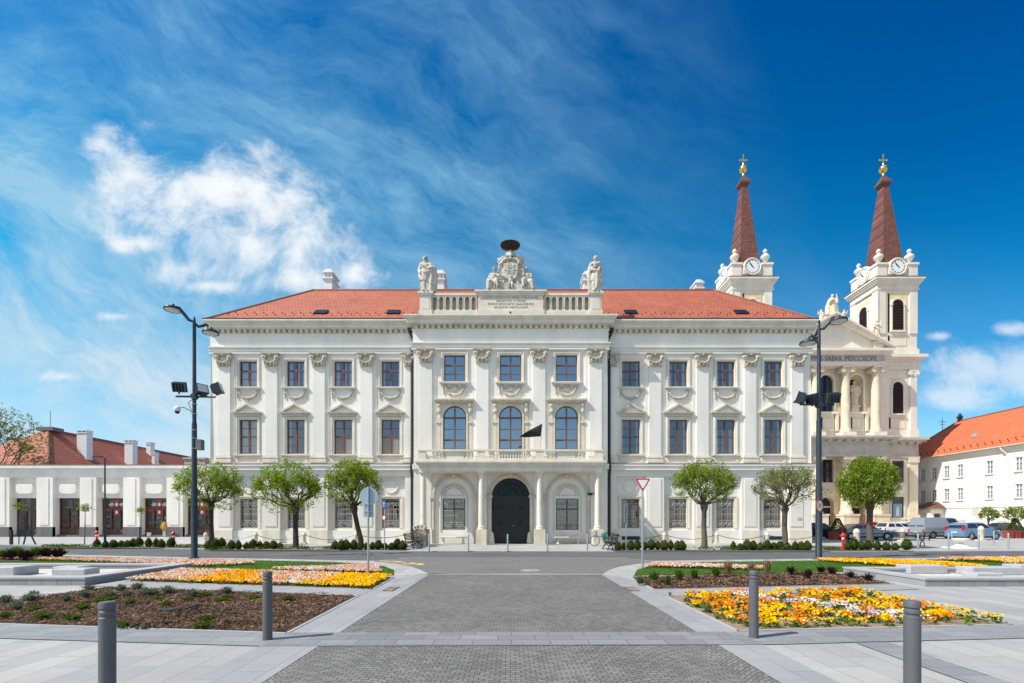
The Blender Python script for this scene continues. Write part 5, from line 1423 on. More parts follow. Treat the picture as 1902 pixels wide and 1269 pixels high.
g.prism([(-.52, .52), (0, .62), (.52, .52), (.52, -.05), (.36, -.42), (0, -.66), (-.36, -.42), (-.52, -.05)], -.34, -.10)
g.v = [(a, b, c + cz - .02) for a, b, c in g.v]
g.box(-.025, .025, -.37, -.34, cz - .5, cz + .5); g.box(-.46, .46, -.37, -.34, cz + .02, cz + .07)
for sx, sz in ((-1, 1), (1, 1), (-1, -1), (1, -1)):
    for q in range(4): g.ball((sx * (.13 + .08 * (q % 2)), -.36, cz + sz * .12 + .12 * (q - 1) * (1 if sz > 0 else .6)), (.07, .05, .05), 6, 5)
g.build('shield', 'stone_statue', t, fix=True)
g = MB()   # crown / hat and tassels
g.ball((0, -.05, cz + 1.22), (.34, .26, .14), 14, 8); g.ball((0, -.12, cz + 1.40), .17, 12, 8)
head(g, (-.02, -.25, cz + 1.12), .13, 0, 'bun')
for k in range(5):
    a = PI * (k + .5) / 5; g.tube([(.30 * math.cos(a), -.05, cz + 1.28), (.40 * math.cos(a), -.05, cz + 1.28 + .38 * math.sin(a) + .06)], [.06, .035], 6)
for s_ in (-1, 1):
    g.tube([(s_ * .3, -.1, cz + 1.1), (s_ * .6, -.12, cz + 1.02), (s_ * .95, -.1, cz + .66)], [.10, .12, .09], 8)
    g.ball((s_ * .88, -.05, cz + .95), .12, 8, 6)
remesh(g.build('crown', 'stone_statue', t), .035)
g = MB(); g.torus((.93, 0, cz + 1.02), .17, .02, 20, 5); g.tube([(.86, 0, cz + .4), (.93, 0, cz + .85)], .03, 6); g.tube([(.4, 0, cz + 1.38), (.62, 0, cz + 1.45), (.84, 0, cz + 1.2)], .018, 5)
g.build('crozier', 'stone_capital', t)
def seated(side, seed):
    mb = MB(); s_ = side
    robe(mb, (s_ * 1.32, -.02, 0.0), .75, .38, .26, 8, .16, seed, (s_ * -.05, 0), .8)
    mb.tube([(s_ * 1.18, -.05, .78), (s_ * .95, -.42, .80)], [.20, .15], 10); mb.tube([(s_ * .95, -.42, .80), (s_ * .92, -.42, .22)], [.16, .12], 10)
    mb.tube([(s_ * 1.42, -.05, .78), (s_ * 1.52, -.38, .72)], [.20, .15], 10); mb.tube([(s_ * 1.52, -.38, .72), (s_ * 1.62, -.40, .06)], [.16, .11], 10)
    mb.ball((s_ * 1.28, .0, .92), (.25, .20, .20), 12, 8); mb.ball((s_ * 1.24, -.02, 1.18), (.24, .17, .26), 12, 9)
    mb.ball((s_ * 1.44, 0, 1.34), .11, 8, 6); mb.ball((s_ * 1.04, 0, 1.34), .11, 8, 6)
    head(mb, (s_ * (1.20 if s_ < 0 else 1.18), -.04, 1.72 if s_ < 0 else 1.68), .155, s_ * -.35, 'bun' if s_ > 0 else 'wreath')
    mb.tube([(s_ * 1.04, 0, 1.34), (s_ * .86, -.16, 1.12), (s_ * .70, -.22, 1.28)], [.09, .08, .055], 8); hand(mb, (s_ * .70, -.22, 1.28), (-s_ * .5, -.2, .5), .05)
    mb.tube([(s_ * 1.46, 0, 1.34), (s_ * 1.56, -.14, 1.04), (s_ * 1.30, -.32, .96)], [.09, .08, .055], 8); hand(mb, (s_ * 1.30, -.32, .96), (-s_, -.2, 0), .05)
    mb.tube([(s_ * 1.5, .05, 1.3), (s_ * 1.68, .06, .9), (s_ * 1.66, .06, .45), (s_ * 1.72, 0, .1)], [.08, .12, .12, .08], 8)
    for q in range(4): mb.tube([(s_ * (1.05 + q * .12), -.20, 1.0), (s_ * (1.0 + q * .16), -.42, .62), (s_ * (1.02 + q * .18), -.38, .10)], [.05, .06, .05], 6)
    return mb
for sd_ in (-1, 1):
    o = seated(sd_, 12 + sd_).build('seated_figure', 'stone_statue', t); remesh(o, .035)
g = MB()   # cherubs below the shield
head(g, (.0, -.38, .95), .15, .1, 'bun'); g.ball((0, -.34, .70), (.16, .14, .20), 10, 8)
for s_ in (-1, 1):
    g.tube([(s_ * .08, -.36, .58), (s_ * .12, -.46, .38), (s_ * .09, -.44, .14)], [.10, .085, .06], 8)
    g.tube([(s_ * .13, -.34, .80), (s_ * .32, -.38, .88), (s_ * .42, -.36, 1.10)], [.07, .06, .045], 8); hand(g, (s_ * .42, -.36, 1.10), (s_ * .3, 0, .5), .035)
    g.ball((s_ * .55, -.28, .52), .13, 8, 6); g.ball((s_ * .48, -.30, .68), .09, 8, 6); g.tube([(s_ * .55, -.28, .5), (s_ * .75, -.25, .36), (s_ * .9, -.2, .3)], [.09, .08, .05], 7)
remesh(g.build('cherub', 'stone_statue', t), .03)
t = thing('nest_dish', (PX - .03, YC + .15, 20.72), 'dark round iron dish on a rod above the stone coat of arms', 'dish')
MB().lathe([(.10, 1.0), (.30, 1.04), (.70, 1.18), (.74, 1.26), (.70, 1.26), (.28, 1.12), (0, 1.10)], n=32, cap=False).lathe([(0, .95), (.28, .98), (.30, 1.04)], n=20).build('dish', 'dish_iron', t, smooth=50)
MB().tube([(0, 0, -.4), (0, 0, 1.05)], .035, 8).build('rod', 'iron_dark', t)

# ================================================================== LOW SHOP WING, LEFT
YL = 50.0; zl = .12
lw = thing('shop_building', (-42, YL, zl), 'low white shop arcade with dark plinth left of the palace', 'building')
LO = Vector((-42, YL, zl))
def lb(mb, name, mt, parent=lw, smooth=None, fix=True, o=LO):
    mb.v = [(a - o.x, b - o.y, c - o.z) for a, b, c in mb.v]
    return mb.build(name, mt, parent, smooth, fix)
op = []       # recesses (px of left, right) measured on the facade
for i in range(-3, 5):
    l = 17.3 + 80.6 * i; r_ = 67.5 + 80.6 * i
    op.append((fx(l + .0, YL), fx(r_, YL)))
xL, xR = fx(17.3 - 80.6 * 4, YL), fx(420, YL)
zt_ = fz(887, YL); ztop = 7.45
w_ = MB(); prev = xL
for l, r_ in op + [(xR, None)]:
    w_.box(prev, l, YL - .0, YL + .9, zl - .2, zt_)
    prev = r_
w_.box(xL, xR, YL, YL + .9, zt_, ztop - .35)
dz1 = fz(925, YL)
for l, r_ in op:
    w_.box(l, r_, YL + .42, YL + .9, dz1, zt_)
lb(w_, 'wall', 'plaster')
lb(MB().box(xL, xR, YL - .12, YL + .9, ztop - .42, ztop - .30).box(xL, xR, YL - .30, YL + 1.0, ztop - .30, ztop), 'cornice', 'plaster_trim')
lb(MB().box(xL, xR, YL - .34, YL + 8, ztop, ztop + .05), 'coping', 'flashing')
prev = xL
for i, (l, r_) in enumerate(op + [(xR, None)]):
    if i == len(op): l = fx(393, YL)
    lb(MB().box(prev, l, YL - .05, YL + .30, zl - .2, fz(979, YL)), 'plinth', 'plinth_grey')
    if i < len(op) + 1:
        pw = l - prev
        if pw > .8: lb(MB().box(prev + .35, l - .42, YL - .05, YL, fz(975, YL), zt_ - .1), 'pier_panel', 'plaster')
    if r_ is not None: prev = r_
goods = {}
for nm, c in dict(goods_pale=(0.5, 0.5, 0.48), goods_teal=(0.05, 0.22, 0.25), goods_red=(0.45, 0.05, 0.05), goods_blue=(0.16, 0.30, 0.45), goods_brown=(0.16, 0.08, 0.05)).items(): mat(nm, c, .7, .1, 6, 0)
for i, (l, r_) in enumerate(op):
    c = (l + r_) / 2; sw = (r_ - l)
    # cartouche panel above the opening
    p = [(-.85, .95), (-.60, 1.05), (.60, 1.05), (.85, .95), (.85, .35), (.70, .18), (.50, .10), (-.50, .10), (-.70, .18), (-.85, .35)]
    pz = dz1 + .45
    lb(MB().prism([(c + a * .98, pz + b * 1.05 - .1) for a, b in p], YL + .10, YL + .43), 'cartouche', 'plaster_trim')
    # shop front: frame, transom, door leaves with glass, low panels
    sx0, sx1 = l + .02, r_ - .02; y0 = YL + .76; z0 = zl + .12; sh = dz1 - z0
    f = MB(); sash(f, sx0, sx1, y0, z0, dz1, .12, .14)
    ztr = z0 + sh * .70
    f.box(sx0 + .12, sx1 - .12, y0 - .04, y0 + .14, ztr, ztr + .14)
    for q in (1 / 3, 2 / 3): f.box(sx0 + (sx1 - sx0) * q - .06, sx0 + (sx1 - sx0) * q + .06, y0 - .02, y0 + .12, z0 + .1, ztr)
    f.box(sx0 + .12, sx1 - .12, y0, y0 + .12, z0 + .12, z0 + .62)
    for q in range(3):
        xa = sx0 + .16 + (sx1 - sx0 - .2) * q / 3; xb = xa + (sx1 - sx0) / 3 - .2
        f.box(xa, xb, y0 - .05, y0, z0 + .2, z0 + .54)
    f.box(sx0 + .12, sx1 - .12, y0, y0 + .1, z0 + 1.05, z0 + 1.13)
    o = lb(f, 'shop_front', 'shop_wood', fix=False)
    lb(MB().quad((sx0 + .1, y0 + .10, z0 + .6), (sx1 - .1, y0 + .10, z0 + .6), (sx1 - .1, y0 + .10, dz1 - .1), (sx0 + .1, y0 + .10, dz1 - .1)), 'shop_window', 'shop_glass', o, fix=False)
    lb(MB().box(l - .0, r_, y0 - .35, YL + .9, zl - .1, zl + .12), 'door_step', 'plinth_grey')
    bk = MB().quad((l, YL + 2.2, zl), (r_, YL + 2.2, zl), (r_, YL + 2.2, dz1 + .3), (l, YL + 2.2, dz1 + .3)); lb(bk, 'shop_interior', 'room_dark', fix=False)
    rn = random.Random(40 + i)
    g = MB(); mats = ['goods_pale', 'goods_teal', 'goods_red', 'goods_blue', 'goods_brown']
    for q in range(22):
        xx = rn.uniform(sx0 + .25, sx1 - .25); row = rn.choice([.75, 1.2, 1.65, 2.1, 2.75]); g.m = rn.choice([0, 1, 3, 4, 2, 4] if i != 4 else [2, 2, 0, 4])
        hh = rn.uniform(.10, .32); g.box(xx - rn.uniform(.08, .2), xx + rn.uniform(.08, .2), y0 + .35, y0 + .6, z0 + row, z0 + row + hh)
    for row in (.72, 1.17, 1.62, 2.07): g.m = 4; g.box(sx0 + .1, sx1 - .1, y0 + .33, y0 + .65, z0 + row - .03, z0 + row)
    lb(g, 'shop_goods', mats, o, fix=False)
    if i in (5, 6, 7):        # leaf-shaped window stickers either side of a white emblem
        for s_ in (-1, 1):
            g = MB(); cx_, cz_ = c + .05 + s_ * .55, ztr + .50
            g.prism([(cx_ - .30, cz_ - .02), (cx_ - .12, cz_ + .16), (cx_ + .14, cz_ + .20), (cx_ + .27, cz_ + .10), (cx_ + .25, cz_ - .10), (cx_ + .05, cz_ - .20), (cx_ - .15, cz_ - .15)], y0 + .06, y0 + .085)
            lb(g, 'leaf_sticker', 'goods_pale', o, fix=False)
        g = MB()
        for zz in (ztr + .50, ztr - .32): g.prism([(c + .05 + .13 * math.cos(k * PI / 6), zz + .17 * math.sin(k * PI / 6)) for k in range(12)], y0 + .04, y0 + .085)
        lb(g, 'emblem_sticker', 'clock_white', o, fix=False)
        lb(MB().box(c - .17, c + .27, y0 + .09, y0 + .098, ztr + .25, dz1 - .14).box(sx0 + .14, sx1 - .14, y0 + .09, y0 + .098, ztr - .16, ztr - .02).box(c - .17, c + .27, y0 + .09, y0 + .098, ztr - .6, ztr - .16), 'red_sign_band', 'red_paint', o)
# connecting low wall up to the palace
lb(MB().box(xR, fx(440, YL), YL + .02, YL + .9, zl - .2, ztop - .3), 'end_wall', 'plaster')
lb(MB().quad((xL, YL + .9, zl), (xR + 3, YL + .9, zl), (xR + 3, YL + 8, zl), (xL, YL + 8, zl)).quad((xL, YL + 8, zl), (xR + 3, YL + 8, zl), (xR + 3, YL + 8, ztop), (xL, YL + 8, ztop)), 'back_wall', 'plaster')

# coat on a dummy by the shop door
t = thing('dress_dummy', (fx(307, YL - .3), YL - .45, zl), 'yellow jacket on a white-legged dummy outside the shop door', 'dummy')
g = MB().lathe([(.10, .55), (.22, .62), (.24, .95), (.20, 1.25), (.12, 1.42), (.05, 1.50)], n=10, sy=.7).tube([(-.2, 0, 1.35), (-.30, -.03, 1.0), (-.27, -.06, .8)], [.07, .06, .05], 7).tube([(.2, 0, 1.35), (.30, -.03, 1.0), (.27, -.06, .8)], [.07, .06, .05], 7)
mat('jacket', (.42, .27, .06), .8, .15, 6, .2); g.build('jacket', 'jacket', t, smooth=60)
MB().tube([(-.08, 0, 0), (-.08, 0, .6)], .055, 7).tube([(.08, 0, 0), (.08, 0, .6)], .055, 7).build('legs', 'curtain', t)
t = thing('flower_pot', (fx(277, YL - .4), YL - .4, zl), 'small potted plant at the shop door, left of the yellow jacket', 'pot')
MB().lathe([(.14, 0), (.20, .35), (.22, .38)], n=12).build('pot', 'curtain', t)
g = MB(); rn = random.Random(2)
for q in range(70):
    v = Vector((rn.gauss(0, .16), rn.gauss(0, .16), .55 + rn.gauss(0, .13))); a = Vector((rn.uniform(-1, 1), rn.uniform(-1, 1), rn.uniform(-1, 1))).normalized() * .06; b2 = a.cross(Vector((0, 0, 1)))
    g.add([v - a, v + b2, v + a, v - b2], [(0, 1, 2, 3)])
g.build('foliage', 'leaf_box', t)

# ================================================================== RED-ROOFED HOUSE BEHIND
hs = thing('house', (-72, 67, 0), 'house with hipped red tile roof and white chimneys behind the shop wing', 'house')
HO = Vector((-72, 67, 0))
ez = 8.6; rz_ = 15.9
E = [(-80.4, 66.4, ez), (-63.6, 66.4, ez), (-63.6, 132, ez), (-80.4, 132, ez)]
ra, rb = (-72, 75, rz_), (-72, 124, rz_)
lb(MB().box(-80, -64, 67, 131, 0, ez + .1), 'wall', 'plaster', hs, o=HO)
g = MB(); g.add([E[1], E[2], rb, ra], [(0, 1, 2, 3)]); g.add([E[3], E[0], ra, rb], [(0, 1, 2, 3)])
rf2 = lb(g, 'roof', 'roof_tile_house', hs, o=HO, fix=False)
lb(MB().add([E[0], E[1], ra], [(0, 1, 2)]), 'roof_hip', 'roof_tile_house_front', hs, o=HO, fix=False)
lb(MB().tube([E[1], ra, rb], .16, 6), 'ridge_tiles', 'flashing', hs, o=HO)
lb(MB().box(-73.2, -70.6, 74.3, 76.2, rz_ - .3, rz_ + .25), 'ridge_cap', 'plinth_grey', hs, o=HO)
lb(MB().tube([(-71.8, 75.2, rz_), (-71.8, 75.2, rz_ + 2.9)], .06, 5), 'antenna_mast', 'steel_light', hs, o=HO)
lb(MB().tube([(-74.4, 75.2, rz_ - 1.2), (-74.4, 75.2, rz_ + .9)], .04, 5).tube([(-74.8, 75.2, rz_ + .7), (-74, 75.2, rz_ + .7)], .03, 4), 'antenna', 'iron_dark', hs, o=HO)
for px_, wpx, pt_, pbm, X_ in ((157, 18, 800, 850, -67.5), (243, 15, 818, 862, -66.6), (279, 8, 822, 840, -70.5), (288, 5, 840, 852, -68)):
    y_ = X_ * F / (px_ - CX); ww = wpx / F * y_; zt2 = fz(pt_, y_); zb2 = fz(pbm, y_) - 1.6
    g = MB().box(X_ - ww / 2, X_ + ww / 2, y_ - .5, y_ + .6, zb2, zt2 - .5).box(X_ - ww / 2 - .1, X_ + ww / 2 + .1, y_ - .6, y_ + .7, zt2 - .5, zt2 - .38)
    for q in range(3): g.box(X_ - ww / 2 + (ww - .2) * q / 2, X_ - ww / 2 + (ww - .2) * q / 2 + .2, y_ - .5, y_ + .6, zt2 - .38, zt2 - .1)
    g.box(X_ - ww / 2 - .1, X_ + ww / 2 + .1, y_ - .6, y_ + .7, zt2 - .12, zt2)
    lb(g, 'chimney', 'white_paint', hs, o=HO)
h2 = thing('house', (-50, 92, 0), 'small distant red roof with dark capped chimneys beside the palace corner', 'house')
H2 = Vector((-50, 92, 0))
xa, xb = fx(338, 92), fx(394, 92)
lb(MB().box(xa, xb, 92, 100, 0, 11.2), 'wall', 'plaster', h2, o=H2)
lb(MB().add([(xa - .4, 91.6, 11.2), (xb + .4, 91.6, 11.2), (xb + .4, 100.4, 11.2), (xa - .4, 100.4, 11.2), (xa - .4, 96, 13.2), (xb + .4, 96, 13.2)], [(0, 1, 5, 4), (2, 3, 4, 5), (1, 2, 5), (3, 0, 4)]), 'roof', 'roof_tile', h2, o=H2)
for px_ in (349, 374):
    x_ = fx(px_, 94); lb(MB().box(x_ - .7, x_ + .7, 94, 95, 11, fz(853, 94)).box(x_ - .9, x_ + .9, 93.8, 95.2, fz(853, 94), fz(850, 94)), 'chimney', 'church_grey', h2, o=H2)
# ================================================================== CHURCH
mat('church_pale_yellow', (0.76, 0.655, 0.47), 0.85, 0.05, 0.6, 0.1, 14, wear=0.08)
ch = thing('church', (52.4, 80, 0), 'cream twin-towered baroque church with dark red spires and gold crosses', 'church')
KO = Vector((52.4, 80, 0))
def kb(mb, name, mt, parent=ch, smooth=None, fix=True):
    mb.v = [(a - KO.x, b - KO.y, c - KO.z) for a, b, c in mb.v]
    return mb.build(name, mt, parent, smooth, fix)
def kz(py, y=80.0): return fz(py, y)
XC, YA = 52.4, 80.6          # axis, plane of the central wall
TW = 6.6; TY = 80.9
def louvred(x, y, z0, z1, hw, side=False):
    """arched louvre window facing -y (or -x when side)"""
    g = MB(); n = int((z1 - z0) / .26)
    for i in range(n):
        z = z0 + (z1 - z0) * i / n; top = z0 + (z1 - z0) - hw
        w2 = hw if z < top else math.sqrt(max(.0, hw * hw - (z + .13 - top) ** 2))
        if w2 < .15: continue
        P = [(-w2, .0, z), (w2, .0, z), (w2, .12, z + .20), (-w2, .12, z + .20)]
        g.add([(a, b - .05, c) for a, b, c in P] + [(a, b, c + .0) for a, b, c in P], [(0, 1, 2, 3), (4, 7, 6, 5), (0, 4, 5, 1)])
    pts = [(-hw, z0)] + [(hw, z0)] + arc(0, z1 - hw, hw, 0, PI, 12)
    g.add([(a, .16, b) for a, b in pts], [tuple(range(len(pts)))])
    g.v = [((x + a, y + b, c) if not side else (x + b, y - a, c)) for a, b, c in g.v]
    return g
def arch_trim(x, y, z0, z1, hw, w_, p, side=False):
    g = MB(); frame_path(g, [(-hw, z0), (-hw, z1 - hw - .01)] + arc(0, z1 - hw, hw, PI, 0, 12) + [(hw, z1 - hw - .01), (hw, z0)], (w_, p), 0)
    for s_ in (-1, 1): g.box(s_ * (hw + w_ * .6) - w_ * .75, s_ * (hw + w_ * .6) + w_ * .75, -p - .08, 0, z1 - hw - .12, z1 - hw + .10)
    g.box(-hw - w_ - .1, hw + w_ + .1, -p - .1, 0, z0 - .25, z0)
    g.v = [((x + a, y + b, c) if not side else (x + b, y - a, c)) for a, b, c in g.v]
    return g
def rect_side(g, x, y0, y1, z0, z1, p): g.box(x - p, x, y0, y1, z0, z1)
def tower(xc, lower):
    x0, x1 = xc - TW / 2, xc + TW / 2; y0, y1 = TY, TY + 6.1; ym = (y0 + y1) / 2
    g = MB(); g.box(x0, x1, y0, y1, 0, 42.3)
    T = kb(g, 'tower', 'church_wall')
    # upper stage: corner pilasters, recessed field
    c = MB()
    for z0, z1 in ((33.0, 40.3), (29.8, 32.2)):
        for s_ in (-1, 1):
            c.box(xc + s_ * (TW / 2 - .65) - .65, xc + s_ * (TW / 2 - .65) + .65, y0 - .16, y0, z0 if z0 > 30 else 29.3, 40.3) if z0 > 30 else None
            c.box(x0 - .16, x0, ym + s_ * (TW / 2 - .65) - .65, ym + s_ * (TW / 2 - .65) + .65, 29.3, 40.3) if z0 > 30 else None
    for z0, z1, p in ((40.3, 40.45, .26), (40.45, 41.1, .18), (41.1, 41.3, .30), (41.3, 41.6, .45), (41.6, 41.9, .62), (41.9, 42.2, .80)):
        c.box(x0 - p, x1 + p, y0 - p, y1 + p, z0, z1)
    c.box(x0 - .22, x1 + .22, y0 - .22, y1 + .22, 29.3, 30.4)
    kb(c, 'tower_cornice', 'church_stone' if False else 'church_wall', T)
    c = MB().box(x0 - .84, x1 + .84, y0 - .84, y1 + .84, 42.2, 42.3); kb(c, 'cornice_flashing', 'brown_roof', T)
    # yellow fields
    f = MB()
    for z0, z1 in ((33.2, 39.7), (30.9, 32.7)):
        frame_path(f, [(xc - 1.55, z0), (xc - 1.55, z1), (xc + 1.55, z1), (xc + 1.55, z0), (xc - 1.55, z0), (xc - 1.55, z1)], (-.22, .05), y0)
    f.box(xc - 1.33, xc + 1.33, y0 - .03, y0, 38.9, 39.5)
    f.box(x0 - .03, x0, ym - 1.4, ym + 1.4, 38.9, 39.5)
    kb(f, 'painted_field', 'church_yellow', T)
    kb(louvred(xc, y0 - .19, 33.5, 38.7, .92), 'louvre_window', 'louvre', T, fix=False); kb(arch_trim(xc, y0, 33.5, 38.7, .92, .25, .22), 'louvre_surround', 'church_wall', T)
    kb(louvred(x0 - .19, ym, 33.5, 38.7, .92, True), 'louvre_window', 'louvre', T, fix=False); kb(arch_trim(x0, ym, 33.5, 38.7, .92, .25, .22, True), 'louvre_surround', 'church_wall', T)
    # parapet with clocks and urns
    c = MB(); a = TW / 2 - .1
    c.box(xc - a, xc + a, ym - a + .25, ym + a - .25, 42.3, 44.6)
    for sx in (-1, 1):
        for sy in (-1, 1):
            cx_, cy_ = xc + sx * (a - .62), ym + sy * (a - .87)
            c.box(cx_ - .80, cx_ + .80, cy_ - .80, cy_ + .80, 42.3, 44.5); c.box(cx_ - .95, cx_ + .95, cy_ - .95, cy_ + .95, 44.5, 44.85)
    kb(c, 'parapet', 'church_wall', T)
    for sx in (-1, 1):
        for sy in (-1, 1):
            if sx == 1 and sy == 1: continue
            cx_, cy_ = xc + sx * (a - .62), ym + sy * (a - .87)
            u = MB().lathe([(.42, 0), (.42, .12), (.20, .30), (.18, .45), (.45, .75), (.72, 1.20), (.74, 1.40), (.55, 1.65), (.25, 1.85), (.20, 2.0), (.34, 2.15), (.36, 2.35), (.22, 2.6), (0, 2.75)], (cx_, cy_, 44.85), 14)
            kb(u, 'urn', 'stone_cream', T, smooth=50, fix=False)
    cz_ = 44.15
    for side in (False, True):
        def tr_(m):
            m.v = [((xc + a2, ym - a + .22 + b2, c2) if not side else (xc - a - .03 + b2, ym - a2, c2)) for a2, b2, c2 in m.v]; return m
        m = MB(); m.prism([(-1.5, 42.9), (1.5, 42.9)] + arc(0, cz_, 1.5, 0, PI, 18), -.22, .25)
        m.torus((0, -.25, cz_), 1.36, .13, 28, 6)
        kb(tr_(m), 'clock_housing', 'church_wall', T)
        m = MB(); m.prism([(1.22 * math.cos(2 * PI * k / 28), cz_ + 1.22 * math.sin(2 * PI * k / 28)) for k in range(28)], -.30, -.2)
        kb(tr_(m), 'clock_face', 'clock_white', T)
        m = MB()
        for k in range(12):
            an = PI / 6 * k; e = Euler((0, -an, 0)).to_matrix(); m.cbox(1.02 * math.sin(an) * 1, -.32, cz_ + 1.02 * math.cos(an), .07, .02, .22, Euler((0, an, 0)).to_matrix())
        m.torus((0, -.31, cz_), 1.10, .02, 28, 4)
        kb(tr_(m), 'clock_dial_marks', 'black_paint', T); m = MB()
        for an, l, w2 in ((R(-38), 1.0, .10), (R(-40 + 180), .32, .12), (R(-45), .62, .16)):
            m.cbox(l / 2 * math.sin(an), -.34, cz_ + l / 2 * math.cos(an), w2, .02, l, Euler((0, an, 0)).to_matrix())
        kb(tr_(m), 'clock_hands', 'black_paint', T)
    # spire
    s_ = MB(); h0, h1 = 3.05, .86; z0, z1 = 44.6, 59.4
    rings = [(1.78, 2.5, 44.4), (1.62, 2.25, 46.0), (.42, .60, 59.6)]
    vs = []
    for h, h2, z in rings: vs += [(xc - h, ym - h2, z), (xc + h, ym - h2, z), (xc + h, ym + h2, z), (xc - h, ym + h2, z)]
    fs = [(j * 4 + k, j * 4 + (k + 1) % 4, (j + 1) * 4 + (k + 1) % 4, (j + 1) * 4 + k) for j in range(2) for k in range(4)]
    s_.add(vs, fs); kb(s_, 'spire', 'spire_tile', T, fix=False)
    s_ = MB()
    vs = []
    for h, z in ((.5, 59.4), (.92, 59.9), (.92, 60.2), (.5, 60.9), (.15, 61.6)): vs += [(xc - h, ym - h, z), (xc + h, ym - h, z), (xc + h, ym + h, z), (xc - h, ym + h, z)]
    s_.add(vs, [(j * 4 + k, j * 4 + (k + 1) % 4, (j + 1) * 4 + (k + 1) % 4, (j + 1) * 4 + k) for j in range(4) for k in range(4)]); kb(s_, 'spire_cap', 'brown_roof', T)
    for sx in (-1, 1): pass
    kb(MB().tube([(xc, ym, 61.4), (xc, ym, 62.2)], [.22, .16], 10).ball((xc, ym, 62.75), .66, 16, 12).tube([(xc, ym, 63.2), (xc, ym, 63.7)], [.2, .12], 8), 'gold_ball', 'gold', T, smooth=60)
    c = MB().box(xc - .08, xc + .08, ym - .08, ym + .08, 63.5, 65.2).box(xc - .6, xc + .6, ym - .07, ym + .07, 64.25, 64.41)
    for q in ((xc - .64, 64.33), (xc + .64, 64.33), (xc, 65.22)): c.ball((q[0], ym, q[1]), .12, 8, 6)
    kb(c, 'cross', 'gold', T)
    return T
TR = tower(64.45, True); TL = tower(40.15, False)

# tower bay below the main cornice (right-hand one faces the square)
def towerbay(xc, T):
    x0, x1 = xc - TW / 2, xc + TW / 2; y = TY
    g = MB()
    for z0, z1, p in ((27.0, 27.3, .35), (27.3, 28.2, .22), (28.2, 28.5, .45), (28.5, 28.8, .75), (28.8, 29.3, 1.05)): g.box(x0 - p, x1 + p, y - p, y + TW + p, z0, z1)
    kb(g, 'main_cornice', 'church_wall', T)
    g = MB()
    for z0, z1, p in ((12.2, 12.5, .30), (12.5, 14.5, .16), (14.5, 14.8, .45), (14.8, 15.1, .9), (15.1, 15.5, 1.15)): g.box(x0 - p, x1 + p, y - p, y + TW + p, z0, z1)
    for i in range(5): g.box(x0 + .5 + i * 1.35, x0 + 1.0 + i * 1.35, y - .85, y - .2, 14.5, 14.79)
    kb(g, 'lower_cornice', 'church_grey', T)
    for s_ in (-1, 1):
        px_ = xc + s_ * (TW / 2 - .75)
        g = MB().box(px_ - .55, px_ + .55, y - .28, y, 16.9, 25.9).box(px_ - .75, px_ + .75, y - .42, y, 15.5, 16.9)
        for sx in (-1, 1): g.tube([(px_ + sx * .58, y - .45, 26.3), (px_ + sx * .58, y - .1, 26.3)], .36, 12)
        g.box(px_ - .75, px_ + .75, y - .42, y, 26.6, 27.0); g.box(px_ - .55, px_ + .55, y - .35, y, 25.8, 26.6)
        kb(g, 'tower_pilaster', 'church_wall', T)
        g = MB().box(px_ - .72, px_ + .72, y - .30, y, 2.7, 11.4).box(px_ - .95, px_ + .95, y - .45, y, .0, 2.7).box(px_ - .85, px_ + .85, y - .42, y, 11.4, 12.2); kb(g, 'tower_pilaster', 'church_stone', T)
    f = MB(); frame_path(f, [(xc - 1.35, 17.1), (xc - 1.35, 19.0), (xc + 1.35, 19.0), (xc + 1.35, 17.1), (xc - 1.35, 17.1), (xc - 1.35, 19)], (-.22, .05), y)
    kb(f, 'painted_field', 'church_yellow', T); f = MB().box(xc - 1.2, xc + 1.2, y - .04, y, 25.3, 25.5); kb(f, 'painted_field', 'church_yellow', T)
    kb(louvred(xc, y - .19, 19.6, 24.9, .88), 'louvre_window', 'louvre', T, fix=False); kb(arch_trim(xc, y, 19.6, 24.9, .88, .22, .2), 'louvre_surround', 'church_wall', T)
    for z0, z1 in ((8.1, 11.7), (2.2, 5.7)):
        g = MB().box(xc - .95, xc + .95, y - .04, y - .01, z0, z1); o = kb(g, 'lower_window', 'car_glass', T)
        g = MB()
        for q in range(5): g.box(xc - .93 + 1.86 * q / 4 - .03, xc - .93 + 1.86 * q / 4 + .03, y - .09, y - .04, z0, z1)
        for q in range(7): g.box(xc - .95, xc + .95, y - .085, y - .045, z0 + (z1 - z0) * q / 6 - .025, z0 + (z1 - z0) * q / 6 + .025)
        kb(g, 'window_grid', 'iron_dark', T)
        g = MB(); frame_path(g, [(xc - .97, z0), (xc - .97, z1), (xc + .97, z1), (xc + .97, z0)], (.30, .16), y); g.box(xc - 1.4, xc + 1.4, y - .3, y, z0 - .3, z0); kb(g, 'window_surround', 'church_stone', T)
    kb(MB().box(xc - 1.1, xc + 1.1, y - .1, y, 6.3, 7.5), 'blank_panel', 'church_wall', T)
towerbay(64.45, TR); towerbay(40.15, TL)
# church poster: a plain sky-blue picture with a pale figure-like blur
xq = 64.35; po = kb(MB().box(xq - .88, xq + .88, TY - .20, TY - .13, 2.0, 4.7), 'poster_board', 'iron_dark', ch)
kb(MB().box(xq - .72, xq + .72, TY - .215, TY - .20, 2.15, 4.55), 'poster', 'goods_blue', po)
kb(MB().prism([(xq - .22, 2.5), (xq + .25, 2.5), (xq + .28, 3.4), (xq + .08, 4.2), (xq - .08, 4.2), (xq - .28, 3.2)], TY - .225, TY - .215), 'poster_figure', 'curtain', po)

